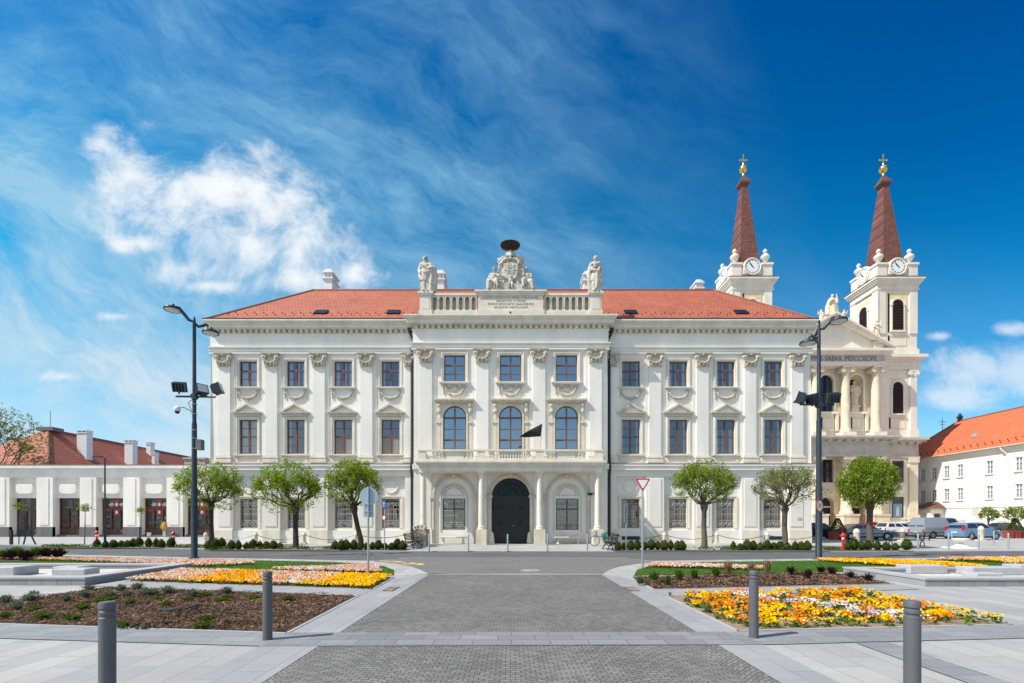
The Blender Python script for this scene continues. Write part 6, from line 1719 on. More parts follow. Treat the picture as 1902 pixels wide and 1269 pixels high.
# central block
X0, X1 = 40.15 + TW / 2, 64.45 - TW / 2
g = MB(); hs = []
bays = [XC - 4.95, XC, XC + 4.95]
for i, b in enumerate(bays): hs += [(b - 1.12, b + 1.12, 19.9, 26.0), (b - 1.12, b + 1.12, 8.1, 11.9), (b - 1.15, b + 1.15, .9, 5.6)]
wall_front(g, X0 - .1, X1 + .1, 0, 29.3, YA, hs, 1.0)
for b in bays: arch_fill(g, b, 2.24, 24.88, YA + .003, YA + .9, 10); arch_fill(g, b, 2.3, 4.45, YA + .003, YA + .9, 10)
kb(g, 'facade_wall', 'church_pale_yellow')
kb(MB().box(X0 - .1, X1 + .1, YA + 1.0, 118, 0, 28), 'nave_wall', 'room_dark')
g = MB().add([(X0 - 1, YA + 1, 28.6), (X1 + 1, YA + 1, 28.6), (XC, YA + 1, 34.2), (X0 - 1, 118, 28.6), (X1 + 1, 118, 28.6), (XC, 118, 34.2)], [(0, 1, 2), (3, 5, 4), (1, 4, 5, 2), (4 - 4, 2, 5, 3)]); kb(g, 'nave_roof', 'brown_roof')
# yellow side strips of bays
g = MB()
for b in bays:
    for s_ in (-1, 1): g.box(b + s_ * 1.62 - .16, b + s_ * 1.62 + .16, YA - .04, YA, 16.6, 26.4); g.box(b + s_ * 1.7 - .14, b + s_ * 1.7 + .14, YA - .04, YA, 2.9, 11.9)
    frame_path(g, [(b - .95, 17.0), (b - .95, 18.9), (b + .95, 18.9), (b + .95, 17.0), (b - .95, 17.0), (b - .95, 18.9)], (-.16, .05), YA - .2)
kb(g, 'painted_field', 'church_yellow')
g = MB()
for b in bays:
    frame_path(g, [(b - 1.12, 19.9), (b - 1.12, 24.8)] + arc(b, 24.88, 1.12, PI, 0, 12) + [(b + 1.12, 24.8), (b + 1.12, 19.9)], (.34, .16), YA)
    g.box(b - 1.75, b + 1.75, YA - .5, YA, 19.4, 19.8); g.box(b - 1.15, b + 1.15, YA - .2, YA, 16.6, 19.4)
    for s_ in (-1, 1): g.box(b + s_ * 1.55 - .22, b + s_ * 1.55 + .22, YA - .45, YA, 16.6, 19.4)
kb(g, 'window_surround', 'church_wall')
g = MB()
for b in bays:
    frame_path(g, [(b - 1.12, 8.1), (b - 1.12, 11.9), (b + 1.12, 11.9), (b + 1.12, 8.1)], (.30, .18), YA)
    frame_path(g, [(b - 1.15, .9), (b - 1.15, 4.4)] + arc(b, 4.45, 1.15, PI, 0, 12) + [(b + 1.15, 4.4), (b + 1.15, .9)], (.35, .15), YA)
    g.box(b - 1.7, b + 1.7, YA - .3, YA, 7.55, 7.9)
    for q in range(5): g.ball((b - .8 + .4 * q, YA - .1, 6.5 + .25 * (q % 2)), .3, 8, 6)
kb(g, 'portal_surround', 'church_stone')
for i, b in enumerate(bays):
    for z0, z1, up in ((19.9, 26.0, 1), (8.1, 11.9, 0)):
        if up and i != 1: continue
        o = kb(MB().box(b - 1.12, b + 1.12, YA + .35, YA + .38, z0, z1), 'lower_window' if not up else 'arched_window', 'car_glass')
        g = MB()
        for q in range(6): g.box(b - 1.12 + 2.24 * q / 5 - .03, b - 1.12 + 2.24 * q / 5 + .03, YA + .28, YA + .35, z0, z1)
        n_ = 14 if up else 9
        for q in range(n_): g.box(b - 1.12, b + 1.12, YA + .29, YA + .349, z0 + (z1 - z0) * q / (n_ - 1) - .025, z0 + (z1 - z0) * q / (n_ - 1) + .025)
        g.box(b - .07, b + .07, YA + .2, YA + .28, z0, z1); g.box(b - 1.12, b + 1.12, YA + .2, YA + .279, (z0 + z1) / 2 - .08, (z0 + z1) / 2 + .08)
        kb(g, 'window_grid', 'iron_dark', o)
# niche with its statue: curved yellow recess
for b in (bays[0], bays[2]):
    g = MB(); n = 10
    for j, (z0, z1) in enumerate(((19.9, 24.88),)):
        for k in range(n):
            a0, a1 = PI * k / n, PI * (k + 1) / n
            g.quad((b + 1.12 * math.cos(a0), YA + .2 + 1.0 * math.sin(a0), z0), (b + 1.12 * math.cos(a1), YA + .2 + 1.0 * math.sin(a1), z0), (b + 1.12 * math.cos(a1), YA + .2 + 1.0 * math.sin(a1), z1), (b + 1.12 * math.cos(a0), YA + .2 + 1.0 * math.sin(a0), z1))
            for m_ in range(6):
                p0, p1 = PI / 2 * m_ / 6, PI / 2 * (m_ + 1) / 6
                def Q(a, p): return (b + 1.12 * math.cos(a) * math.cos(p), YA + .2 + math.sin(a) * math.cos(p), z1 + 1.12 * math.sin(p))
                g.quad(Q(a0, p0), Q(a1, p0), Q(a1, p1), Q(a0, p1))
    kb(g, 'niche', 'church_yellow', smooth=40, fix=False)
    kb(MB().box(b - .6, b + .6, YA + .1, YA + .9, 19.9, 20.9), 'niche_pedestal', 'church_wall')
g = MB()
# doors in portals
for i, b in enumerate(bays):
    kb(MB().box(b - 1.15, b + 1.15, YA + .8, YA + .9, .9, 5.6), 'portal_door', 'black_paint')
    kb(MB().box(b - 1.15, b + 1.15, YA + .55, YA + .79, 3.9, 4.15), 'portal_transom', 'church_stone')
# columns
for i in range(4):
    x_ = XC + (-7.43 + 4.95 * i)
    g = MB().lathe([(.85, 16.2), (.85, 16.5), (.72, 16.8)] + [(.68 - .10 * k / 6, 16.9 + 8.9 * k / 6) for k in range(7)] + [(.62, 25.9), (.72, 26.1)], (x_, 79.55, 0), 20)
    g.box(x_ - .85, x_ + .85, 78.7, 80.4, 26.75, 27.0); g.box(x_ - .6, x_ + .6, 79.0, 80.2, 26.1, 26.75)
    for sx in (-1, 1): g.tube([(x_ + sx * .72, 78.85, 26.35), (x_ + sx * .72, 80.2, 26.35)], .40, 12)
    kb(g, 'upper_column', 'church_stone', smooth=40, fix=False)
    kb(MB().box(x_ - 1.1, x_ + 1.1, 78.5, YA, 15.4, 16.2), 'column_pedestal', 'church_wall')
    g = MB().lathe([(1.0, 2.8), (1.0, 3.1), (.85, 3.3)] + [(.80 - .12 * k / 6, 3.4 + 7.9 * k / 6) for k in range(7)] + [(.85, 11.4), (.9, 11.7)], (x_, 79.4, 0), 20)
    g.box(x_ - 1.0, x_ + 1.0, 78.4, 80.4, 11.7, 12.2)
    kb(g, 'lower_column', 'church_stone', smooth=40, fix=False)
    kb(MB().box(x_ - 1.25, x_ + 1.25, 78.1, YA, .0, 2.5).box(x_ - 1.35, x_ + 1.35, 78.0, YA, 2.5, 2.8), 'column_pedestal', 'church_stone')
# entablatures
g = MB(); xa, xb = XC - 8.4, XC + 8.4
for z0, z1, y in ((27.0, 27.35, 78.75), (27.35, 27.6, 78.65)): g.box(xa, xb, y, YA, z0, z1)
kb(g, 'architrave', 'church_wall')
kb(MB().box(xa, xb, 78.85, YA, 27.6, 28.75), 'frieze', 'church_grey')
g = MB()
for z0, z1, y, e in ((28.75, 28.95, 78.6, .2), (28.95, 29.2, 78.3, .5), (29.2, 29.6, 77.95, .85)): g.box(xa - e, xb + e, y, YA, z0, z1)
kb(g, 'main_cornice', 'church_wall')
g = MB(); hw_ = 9.6; ap = 35.2
for s_ in (-1, 1):
    for dz, w2, y in ((0, .30, 77.9), (-.30, .30, 78.2), (-.6, .30, 78.5)):
        g.prism([(XC + s_ * hw_, 29.6 + dz + .02), (XC + s_ * hw_, 29.6 + dz + w2), (XC, ap + dz + w2), (XC, ap + dz)], y, YA)
g.v = [(a, b, max(c, 29.61)) for a, b, c in g.v]
kb(g, 'raking_cornice', 'church_wall')
kb(MB().prism([(XC - 9.2, 29.62), (XC + 9.2, 29.62), (XC, 34.7)], 79.2, YA + .4), 'tympanum', 'church_wall')
g = MB(); xa, xb = XC - 9.0, XC + 9.0
g.box(xa, xb, 78.5, YA, 12.2, 12.6); g.box(xa + .1, xb - .1, 78.65, YA, 12.6, 14.3)
for z0, z1, y, e in ((14.3, 14.6, 78.3, .2), (14.85, 15.1, 77.6, .9), (15.1, 15.4, 77.4, 1.1)): g.box(xa - e, xb + e, y, YA, z0, z1)
g.box(xa, xb, 78.35, YA, 14.6, 14.85)
for i in range(13): g.box(xa + .3 + i * 1.45, xa + .9 + i * 1.45, 77.75, 78.36, 14.55, 14.84)
kb(g, 'lower_entablature', 'church_grey')
kb(MB().box(XC - 13, XC + 15.5, 76.5, YA, .0, .3).box(XC - 12.5, XC + 15.3, 77.0, YA, .3, .6).box(XC - 12, XC + 15.1, 77.5, YA, .6, .9), 'steps', 'church_stone')
text('PRIMVS EPPVS SABAR. MDCCXCVII.', 1.12, XC - .1, 78.83, 28.15, 'lettering_dark', 'inscription', ch, ext=.02, off=KO, sx=.80, spacing=1.06)

# statues of the church front
def cstat(x, y, z, H, label, spec, name='statue', grp='statues of the church front', v=.09):
    t = thing(name, (x, y, z), label, 'statue', grp)
    o = standing(H, spec).build('figure', 'church_stone', t); remesh(o, v)
    MB().box(-.16 * H, .16 * H, -.13 * H, .13 * H, -.3, .04).build('base_slab', 'church_stone', t); return t
cstat(fx(1546, 79.6), 79.6, 35.4, 3.6, 'tall praying statue at the peak of the church pediment', dict(seed=31, foot=.20, hair='veil', arms=[(-1, (-.17, -.1, .66), (-.02, -.18, .72)), (1, (.17, -.1, .66), (.12, -.10, .95))], drape=[([(-.1, .05, .75), (-.2, .03, .4), (-.22, 0, .04)], [.07, .10, .12]), ([(.1, .05, .75), (.2, .03, .4), (.2, 0, .04)], [.06, .09, .1])]))
cstat(fx(1525, 79.6), 79.6, 34.2, 2.3, 'small winged figure left of the pediment peak statue', dict(seed=33, foot=.16, hair='bun', arms=[(-1, (-.2, 0, .7), (-.25, -.05, .92)), (1, (.15, -.1, .62), (.03, -.17, .66))], drape=[([(.08, .1, .75), (.18, .15, .95), (.12, .18, 1.05)], [.04, .05, .02])]))
cstat(fx(1568, 79.6), 79.6, 34.2, 2.3, 'small winged figure right of the pediment peak statue', dict(seed=34, foot=.16, hair='bun', arms=[(1, (.2, 0, .7), (.24, -.05, .95)), (-1, (-.15, -.1, .62), (-.03, -.17, .66))], drape=[([(-.08, .1, .75), (-.18, .15, .95), (-.12, .18, 1.05)], [.04, .05, .02])]))
cstat(fx(1628, 79.2), 79.2, fz(633, 79.2) , 3.5, 'draped statue standing on the right slope of the church pediment', dict(seed=35, foot=.17, hair='veil', arms=[(-1, (-.18, -.05, .66), (-.1, -.16, .6)), (1, (.19, -.05, .70), (.16, -.08, .90))], drape=[([(-.1, .02, .78), (-.2, 0, .45), (-.15, 0, .04)], [.06, .1, .1])]))
MB_ = MB().box(fx(1628, 79.2) - .8, fx(1628, 79.2) + .8, 78.6, 79.9, 29.6, fz(633, 79.2) - .28); kb(MB_, 'statue_pedestal', 'church_stone')
MB_ = MB().box(XC - 2.6, XC + 2.6, 79.0, 80.2, 33.6, 33.9).box(XC - 1.2, XC + 1.2, 79.0, 80.2, 33.9, 35.12); kb(MB_, 'statue_pedestal', 'church_stone')
cstat(bays[2] - .4 + .4, YA + .45, 20.92, 4.2, 'bishop statue in the yellow niche of the church front', dict(seed=36, foot=.14, hair='bun', arms=[(-1, (-.16, -.08, .66), (-.10, -.18, .70)), (1, (.18, -.05, .68), (.22, -.12, .82))], drape=[([(.1, .0, .78), (.2, -.02, .6), (.19, 0, .4)], [.05, .07, .05])]))

# ================================================================== LONG HOUSE, RIGHT
XH = 72.0
rh = thing('house', (XH, 70, 0), 'long cream two-storey house with bright orange tile roof at the right edge', 'house')
HR = Vector((XH, 70, 0))
def hb(mb, name, mt, parent=rh, smooth=None, fix=True):
    mb.v = [(a - HR.x, b - HR.y, c - HR.z) for a, b, c in mb.v]
    return mb.build(name, mt, parent, smooth, fix)
mat('house_wall', (0.80, 0.765, 0.70), 0.88, 0.03, 0.4, 0.08, 14, wear=0.06)
ya_, yb2 = 46.0, 92.0
wy = [84.8, 82.5, 80.1, 77.7, 72.9, 68.7, 64.4, 61.0, 57.0, 53.0]
g = MB(); hs = [(-y - .5, -y + .5, z0, z1) for y in wy for z0, z1 in ((8.75, 10.75), (5.0, 6.95))]
wall_front(g, -yb2, -ya_, 0, 12.6, 0, hs, .22)
g.v = [(XH + b, -a, c) for a, b, c in g.v]
g.quad((XH, ya_, 0), (XH + 12, ya_, 0), (XH + 12, ya_, 12.6), (XH, ya_, 12.6))
hb(g, 'wall', 'house_wall')
hb(MB().box(XH - .55, XH, ya_, yb2, 12.25, 12.5).box(XH - .3, XH, ya_, yb2, 12.0, 12.25), 'eaves', 'church_wall')
hb(MB().box(XH - .10, XH, ya_, yb2, 3.75, 3.95), 'string_course', 'church_wall')
hb(MB().tube([(XH - .68, ya_, 12.52), (XH - .68, yb2, 12.52)], .12, 6), 'gutter', 'church_grey')
yd = 70.0 * 1.0
yd = 72 * F / (1866 - CX)
hb(MB().tube([(XH - .68, yd, 12.45), (XH - .6, yd - .1, 12.1), (XH - .15, yd - .5, 11.4), (XH - .12, yd - .5, .2)], .09, 6), 'downpipe', 'church_wall')
g = MB(); g.add([(XH - .75, ya_ - 4, 12.5), (XH - .75, 91.5, 12.5), (78, 84.5, 19.1), (78, ya_ - 4, 19.1)], [(0, 1, 2, 3)])
g.add([(XH - .75, 91.5, 12.5), (84, 91.5, 12.5), (78, 84.5, 19.1)], [(0, 1, 2)]); g.add([(84.7, 91.5, 12.5), (84.7, ya_ - 4, 12.5), (78, ya_ - 4, 19.1), (78, 84.5, 19.1)], [(0, 1, 2, 3)])
rfo = hb(g, 'roof', 'roof_orange', fix=False)
hb(MB().tube([(XH - .75, 91.5, 12.5), (78, 84.5, 19.1), (78, ya_ - 4, 19.1)], .14, 6), 'ridge_tiles', 'flashing', rfo)
g = MB()
for r_ in range(2):
    for i in range(38):
        y = ya_ + 1 + i * 1.15 + r_ * .5; t_ = .10 + .05 * r_; g.box(XH - .75 + 6.75 * t_ - .06, XH - .75 + 6.75 * t_ + .06, y - .05, y + .05, 12.5 + 6.6 * t_, 12.5 + 6.6 * t_ + .22)
hb(g, 'snow_guards', 'brown_roof', rfo)
hb(MB().lathe([(.35, 0), (.35, .5), (.5, .6), (.3, .9), (.1, 1.3)], (78, 84.2, 19.1), 8), 'roof_finial', 'iron_dark', rfo)
yv = 86.5
hb(MB().tube([(77, yv, 16.8), (77, yv, 20.0)], .05, 4).tube([(76.4, yv, 19.4), (77.6, yv, 19.4)], .04, 4).tube([(76.6, yv, 18.9), (77.4, yv, 18.9)], .04, 4), 'antenna', 'iron_dark', rfo)
zz = 12.5 + 6.6 * .42; hb(MB().cbox(XH - .75 + 6.75 * .42, 77.5, zz + .1, .9, .7, .12, Euler((0, -math.atan2(6.6, 6.75), 0)).to_matrix()), 'roof_light', 'sign_back', rfo)
fr_ = MB()
def wloc(m, y, z): m.v = [(b, -a, c) for a, b, c in m.v]; return m
m = MB(); sash(m, -.5, .5, 0, 0, 2.0, .07, .08); m.box(-.05, .05, -.02, .08, .07, 1.93); m.box(-.43, .43, -.015, .07, 1.28, 1.38)
for z in (.66,): m.box(-.43, .43, .0, .05, z - .02, z + .02)
me_hw = wloc(m, 0, 0).mesh('window', 'white_paint')
m = MB().quad((-.45, .04, .05), (.45, .04, .05), (.45, .04, 1.95), (-.45, .04, 1.95)); me_hp = wloc(m, 0, 0).mesh('pane', 'window_glass')
m = MB().box(-.62, .62, -.16, -.0, -.14, -.04); me_hs = wloc(m, 0, 0).mesh('sill', 'church_grey')
m = curtain_mb(-.42, -.1, .05, 1.9, .12); q = curtain_mb(.1, .42, .05, 1.9, .12); m.add(q.v, q.f); me_hc = wloc(m, 0, 0).mesh('curtain', 'curtain')
for y in wy:
    for z0 in (8.75, 5.0):
        o = put('window', me_hw, rh, (XH + .12 - HR.x, y - HR.y, z0)); put('pane', me_hp, o); put('curtain', me_hc, o); put('sill', me_hs, o, (-.12, 0, 0))
hb(MB().quad((XH + 1.4, ya_, 4.5), (XH + 1.4, yb2, 4.5), (XH + 1.4, yb2, 11.5), (XH + 1.4, ya_, 11.5)), 'room_interior', 'room_dark', fix=False)
for px_, z0, z1, w2 in ((1808.8, 2.5, 3.7 - 1.1 + 1.0, .8), (1856, 1.35, 1.75, 1.3), (1782, 1.0, 1.9, 1.1)):
    y = XH * F / (px_ - CX); hb(MB().box(XH - .04, XH - .01, y - w2, y + w2 * .2, z0, z1), 'wall_vent' if z1 < 2 else 'shutter', 'church_grey')
# porch with brown roof
yp0, yp1 = 80.6, 83.9; xp = XH - 2.2
g = MB(); wall_front(g, xp, XH, 0, 3.7, yp0, [(xp + .55, xp + 1.75, .05, 2.9)], .5)
g.quad((xp, yp0, 0), (xp, yp1, 0), (xp, yp1, 3.7), (xp, yp0, 3.7))
hb(g, 'porch', 'house_wall')
hb(MB().box(xp - .15, XH, yp0 - .15, yp1, 3.55, 3.75), 'porch_cornice', 'church_stone')
g = MB().add([(xp - .6, yp0 - .6, 3.75), (XH, yp0 - .6, 3.75), (XH, yp1 + .4, 3.75), (xp - .6, yp1 + .4, 3.75), (XH - .2, yp0 + .9, 4.9), (XH - .2, yp1 - .5, 4.9)], [(0, 1, 4), (1, 2, 5, 4), (2, 3, 5), (3, 0, 4, 5), (0, 3, 2, 1)]); hb(g, 'porch_roof', 'brown_roof')
hb(MB().box(xp + .55, xp + 1.75, yp0 + .4, yp0 + .5, .05, 2.9), 'porch_door', 'wood_frame_dark')
for y in (88.0, 86.0, 79.4, 66.5, 63): hb(MB().box(XH - .03, XH + .0, y - .35, y + .35, .8, 2.2), 'ground_window', 'car_glass')
# ================================================================== TREES
def rdir(r):
    while True:
        v = Vector((r.uniform(-1, 1), r.uniform(-1, 1), r.uniform(-1, 1)))
        if .1 < v.length < 1: return v.normalized()
def pollard(px, pbase, Y, cpx, cpy, wpx, hpx, seed, label, leaf, nleaf, ls=.064, knob=None, bark='bark_dark', gap=.0, limbs=11, trunkr=.16, name='globe_maple', cat='tree', group='globe-crowned street trees', lean=0.0, base=None, lowcut=.0, depth=None):
    """trunk with a swollen head, ascending limbs that fork three times, leaves round the twig ends"""
    rn = random.Random(seed)
    zb = .04 if base is None else base
    X = fx(px, Y); t = thing(name, (X, Y, zb), label, cat, group)
    cx_, cz_ = fx(cpx, Y) - X, fz(cpy, Y) - zb; rx, rz = wpx / 2 / F * Y, hpx / 2 / F * Y; ry = rx * .95
    kz_ = (fz(knob, Y) - zb) if knob else cz_ - rz * .95
    kx = lean
    tr_ = MB()
    pts = [(0, 0, -.1), (kx * .1 + .02, 0, kz_ * .2), (kx * .5 - .02, .02, kz_ * .55), (kx * .9, 0, kz_ * .88), (kx, 0, kz_), (kx, 0, kz_ + .18)]
    tr_.tube(pts, [trunkr * 1.35, trunkr * 1.05, trunkr * .95, trunkr * .92, trunkr * 1.45, trunkr * 1.0], 12)
    for k in range(7): tr_.ball((kx + trunkr * rn.uniform(-.9, .9), rn.uniform(-.12, .12), kz_ + rn.uniform(-.08, .12)), trunkr * rn.uniform(.45, .7), 7, 5)
    tr_.build('trunk', bark, t, smooth=60)
    br = MB(); tips = []
    def inside(p, k=1.0): return ((p.x - cx_) / rx) ** 2 + (p.y / ry) ** 2 + ((p.z - cz_) / rz) ** 2 < k
    def grow(p, d, L, r, lv):
        q = p; path = [p]; n = 3
        for i in range(n):
            d = (d + rdir(rn) * .22 + Vector((0, 0, .07))).normalized(); q = q + d * L / n; path.append(q)
            if not inside(q, 1.0) and q.z > kz_ + .2: break
        br.tube([tuple(a) for a in path], [r * (1 - .42 * i / n) for i in range(len(path))], 5 if lv < 2 else 4)
        if lv >= 1: tips.extend(path[1:])
        if lv < 4 and inside(q, 1.05):
            for k in range(rn.choice([2, 3]) if lv < 3 else 3):
                dd = (d + rdir(rn) * .75).normalized()
                if dd.z < -.25: dd.z *= -.5
                grow(q, dd, L * rn.uniform(.58, .78), r * .58, lv + 1)
    K = Vector((kx, 0, kz_ + .1))
    for k in range(limbs):
        a = 2 * PI * (k + rn.uniform(-.2, .2)) / limbs; el_ = rn.uniform(.30, 1.2) if k % 3 else rn.uniform(.05, .35)
        tgt = Vector((cx_ + rx * math.cos(a) * math.cos(el_), ry * math.sin(a) * math.cos(el_), cz_ + rz * (math.sin(el_) * 1.1 - .45)))
        d = (tgt - K); grow(K, d.normalized(), d.length * .42, trunkr * .42, 0)
    br.build('branches', bark, t, smooth=60)
    # leaves: small folded leaf faces clustered at the twigs, thicker to the outside
    shell = [p for p in tips if inside(p, 1.15)]
    g = MB()
    cl = []
    for k in range(int(nleaf / 9)):
        if rn.random() < .42 and shell: c = rn.choice(shell) + rdir(rn) * rn.uniform(.02, .22)
        else:
            v = rdir(rn); rad = rn.uniform(.50, 1.0) ** .45
            c = Vector((cx_ + v.x * rx * rad, v.y * ry * rad, cz_ + v.z * rz * rad))
            if mnoise.noise(c * 1.5 + Vector((seed, 0, 0))) < -.12 + gap: continue
            if v.z < .1 and gap > -.3 and rn.random() < .45: continue
        if not inside(c, 1.06): continue
        if (c.z - cz_) / rz < -.80 + lowcut and rn.random() < .6: continue
        cl.append(c)
    for c in cl:
        for q in range(9):
            p = c + Vector((rn.gauss(0, 1), rn.gauss(0, 1), rn.gauss(0, 1))) * .085
            s_ = ls * rn.uniform(.6, 1.25); nrm = (rdir(rn) + Vector((0, 0, .5))).normalized()
            u_ = nrm.cross(rdir(rn)); u_.normalize(); v_ = nrm.cross(u_)
            g.m = 0 if rn.random() < .75 else 1
            g.add([tuple(p - u_ * s_), tuple(p - v_ * s_ * .55 + nrm * s_ * .15), tuple(p + u_ * s_), tuple(p + v_ * s_ * .55 + nrm * s_ * .15)], [(0, 1, 2, 3)])
    g.build('crown', leaf, t)
    return t
FR = ['leaf_fresh', 'leaf_deep']
pollard(392, 1012, 31.5, 391, 907, 122, 98, 1, 'globe maple by the shop end of the palace, behind the left lamp post', FR, 10500, gap=-.08, knob=938)
pollard(549, 1018, 30.0, 535, 906, 126, 102, 2, 'broad globe maple with a straight trunk, second from the left', FR, 12500, gap=-.10, knob=945)
pollard(671, 1012, 30.5, 656, 898, 106, 92, 3, 'globe maple with a leaning dark trunk behind the round sign', FR, 11500, gap=-.12, knob=945, lean=-.45)
pollard(1308, 1018, 30.0, 1305, 897, 112, 86, 4, 'globe maple with a pale trunk, first one right of the entrance', FR, 10500, gap=-.10, knob=942, bark='bark')
pollard(1458, 1014, 30.0, 1457, 903, 108, 92, 5, 'thinly leafed olive-green maple before the palace right corner', ['leaf_olive', 'leaf_fresh'], 5200, ls=.060, gap=-.05, knob=945, bark='bark', limbs=14)
pollard(1616, 1018, 29.8, 1612, 898, 98, 100, 6, 'dense bright green maple in front of the church', FR, 16000, gap=-.35, knob=940, bark='bark', trunkr=.18, lowcut=.15)
pollard(1836, 1000, 50, 1836, 955, 28, 27, 7, 'little round tree before the orange-roofed house, left one', ['leaf_olive', 'leaf_fresh'], 900, ls=.10, gap=-.3, bark='bark', limbs=7, trunkr=.09, knob=966, group='small trees before the orange-roofed house', name='small_tree')
pollard(1884, 1000, 50, 1885, 955, 35, 30, 8, 'little round tree before the orange-roofed house, right one', ['leaf_olive', 'leaf_fresh'], 1100, ls=.10, gap=-.3, bark='bark', limbs=7, trunkr=.09, knob=966, group='small trees before the orange-roofed house', name='small_tree')
pollard(-60, 1000, 62, -42, 835, 222, 195, 9, 'large loose spring tree hanging in at the left edge of the photo', ['leaf_olive', 'leaf_grey'], 34000, ls=.095, gap=-.06, bark='bark', limbs=14, trunkr=.35, knob=930, group=None, name='large_tree', base=0)
# saplings before the shops
for i, (px, py, py2) in enumerate(((35, 1011, 940), (157, 1011, 943), (261, 1005, 948))):
    X, Y = gp(px, py, .04); h = fz(py2, Y) - .04; rn = random.Random(60 + i)
    t = thing('sapling', (X, Y, .04), f'thin staked sapling with a tuft of leaves, {ORD[i]} from the left before the shops', 'sapling', 'saplings before the shops')
    MB().tube([(0, 0, 0), (.04, 0, h * .5), (.05, 0, h)], [.035, .03, .018], 6).tube([(.05, 0, h * .9), (.25, 0, h * 1.02)], .012, 4).tube([(.05, 0, h * .92), (-.2, 0, h * 1.04)], .012, 4).build('trunk', 'bark', t)
    g = MB()
    for q in range(170):
        v = Vector((.03 + rn.gauss(0, .17), rn.gauss(0, .15), h * 1.0 + rn.gauss(0, .13))); a = rdir(rn) * .07; b2 = a.cross(rdir(rn)).normalized() * .04
        g.add([v - a, v + b2, v + a, v - b2], [(0, 1, 2, 3)])
    g.build('crown', 'leaf_olive', t)
# ---- clipped box bushes
def bush_mesh(seed, r, h):
    rn = random.Random(seed); g = MB()
    for q in range(950):
        v = rdir(rn); k = rn.uniform(.80, 1.0); bump = 1 + .14 * mnoise.noise(v * 2.4 + Vector((seed, 0, 0)))
        tp = 1 - .35 * max(0, v.z); p = Vector((v.x * r * k * bump * tp, v.y * r * k * bump * tp, h * .5 + v.z * h * (.5 + .10 * max(0, v.z)) * k * bump))
        a = rdir(rn) * rn.uniform(.016, .032); b2 = a.cross(rdir(rn)).normalized() * .018
        g.m = 1 if (p.z < h * .28 and rn.random() < .5) or rn.random() < .05 else 0
        g.add([p - a, p + b2, p + a, p - b2], [(0, 1, 2, 3)])
    core = g.m = 2
    g.ball((0, 0, h * .48), (r * .78, r * .78, h * .44), 12, 8)
    return g.mesh('box_bush', ['leaf_box', 'leaf_box_gold', 'leaf_box'])
BM = [bush_mesh(s_, .30, .58) for s_ in (1, 2, 3, 4)] + [bush_mesh(5, .25, .66)]
def bushrow(xs, py, where, rows=((0, 0),)):
    n = len(xs)
    for i, px in enumerate(xs):
        rn = random.Random(int(px) * 7)
        X, Y = gp(px, py + rn.uniform(-1.0, 1.2), .04); s_ = rn.uniform(.68, 1.0)
        o = put('box_bush', BM[rn.randrange(5)], None, (X, Y, .02), rn.uniform(0, 6), (s_, s_, s_ * rn.uniform(.9, 1.15)))
        if i < 20: pos = f'{ORD[i]} from the left'
        tag(o, f'clipped dark box bush, {pos} {where}', 'bush', 'clipped box bushes along the road')
bushrow([180, 196, 211, 226, 236, 248, 258, 276, 290, 300, 318], 1017, 'in the row before the shops')
bushrow([387, 400, 412, 430, 443, 458, 470, 483, 495, 508, 520], 1020, 'in the row by the left lamp')
bushrow([623, 634, 643, 657, 668, 680, 692, 703, 715, 727, 738, 748], 1021, 'in the row behind the round sign')
bushrow([1148, 1160, 1172, 1184, 1197, 1210, 1222, 1234, 1246, 1258, 1266], 1022, 'in the row behind the yield sign')
bushrow([1362, 1375, 1388, 1399, 1412, 1425, 1437, 1449, 1462, 1477, 1488, 1499], 1022, 'in the row below the olive maple')
bushrow([1575, 1587, 1600, 1612, 1630, 1646, 1663, 1684], 1022, 'in the row before the church tree')
def cover(pxa, pxb, py, label, seed):
    rn = random.Random(seed); g = MB()
    (xa, ya2), (xb, yb3) = gp(pxa, py, .04), gp(pxb, py, .04)
    for q in range(int(abs(xb - xa) * 260)):
        k = rn.random(); x = xa + (xb - xa) * k; y = ya2 + (yb3 - ya2) * k + rn.uniform(-.15, 1.1)
        if mnoise.noise(Vector((x * .9, y, seed))) < -.1: continue
        p = Vector((x, y, .05 + rn.uniform(0, .16))); a = rdir(rn) * .05; b2 = a.cross(rdir(rn)).normalized() * .03
        g.add([p - a, p + b2, p + a, p - b2], [(0, 1, 2, 3)])
    tag(g.build('ground_cover', 'leaf_cover'), label, 'ground cover', kind='stuff')
strip = MB()
def stripsheet(pxa, pxb, py0):
    (a, b), (c, d) = gp(pxa, py0, .04), gp(pxb, py0, .04); sheet('planting_strip', [(a, b), (c, d), (c, d + 1.5), (a, b + 1.5)], .046, 'soil')
stripsheet(50, 380, 1018.5); stripsheet(380, 754, 1023); stripsheet(1142, 1545, 1024.5); stripsheet(1545, 1698, 1024)
cover(60, 370, 1017, 'low leafy ground cover in the strip before the shops', 3); cover(380, 620, 1021, 'low leafy ground cover between the left globe maples', 4); cover(1265, 1575, 1022.5, 'low leafy ground cover in the strip right of the yield sign', 5)

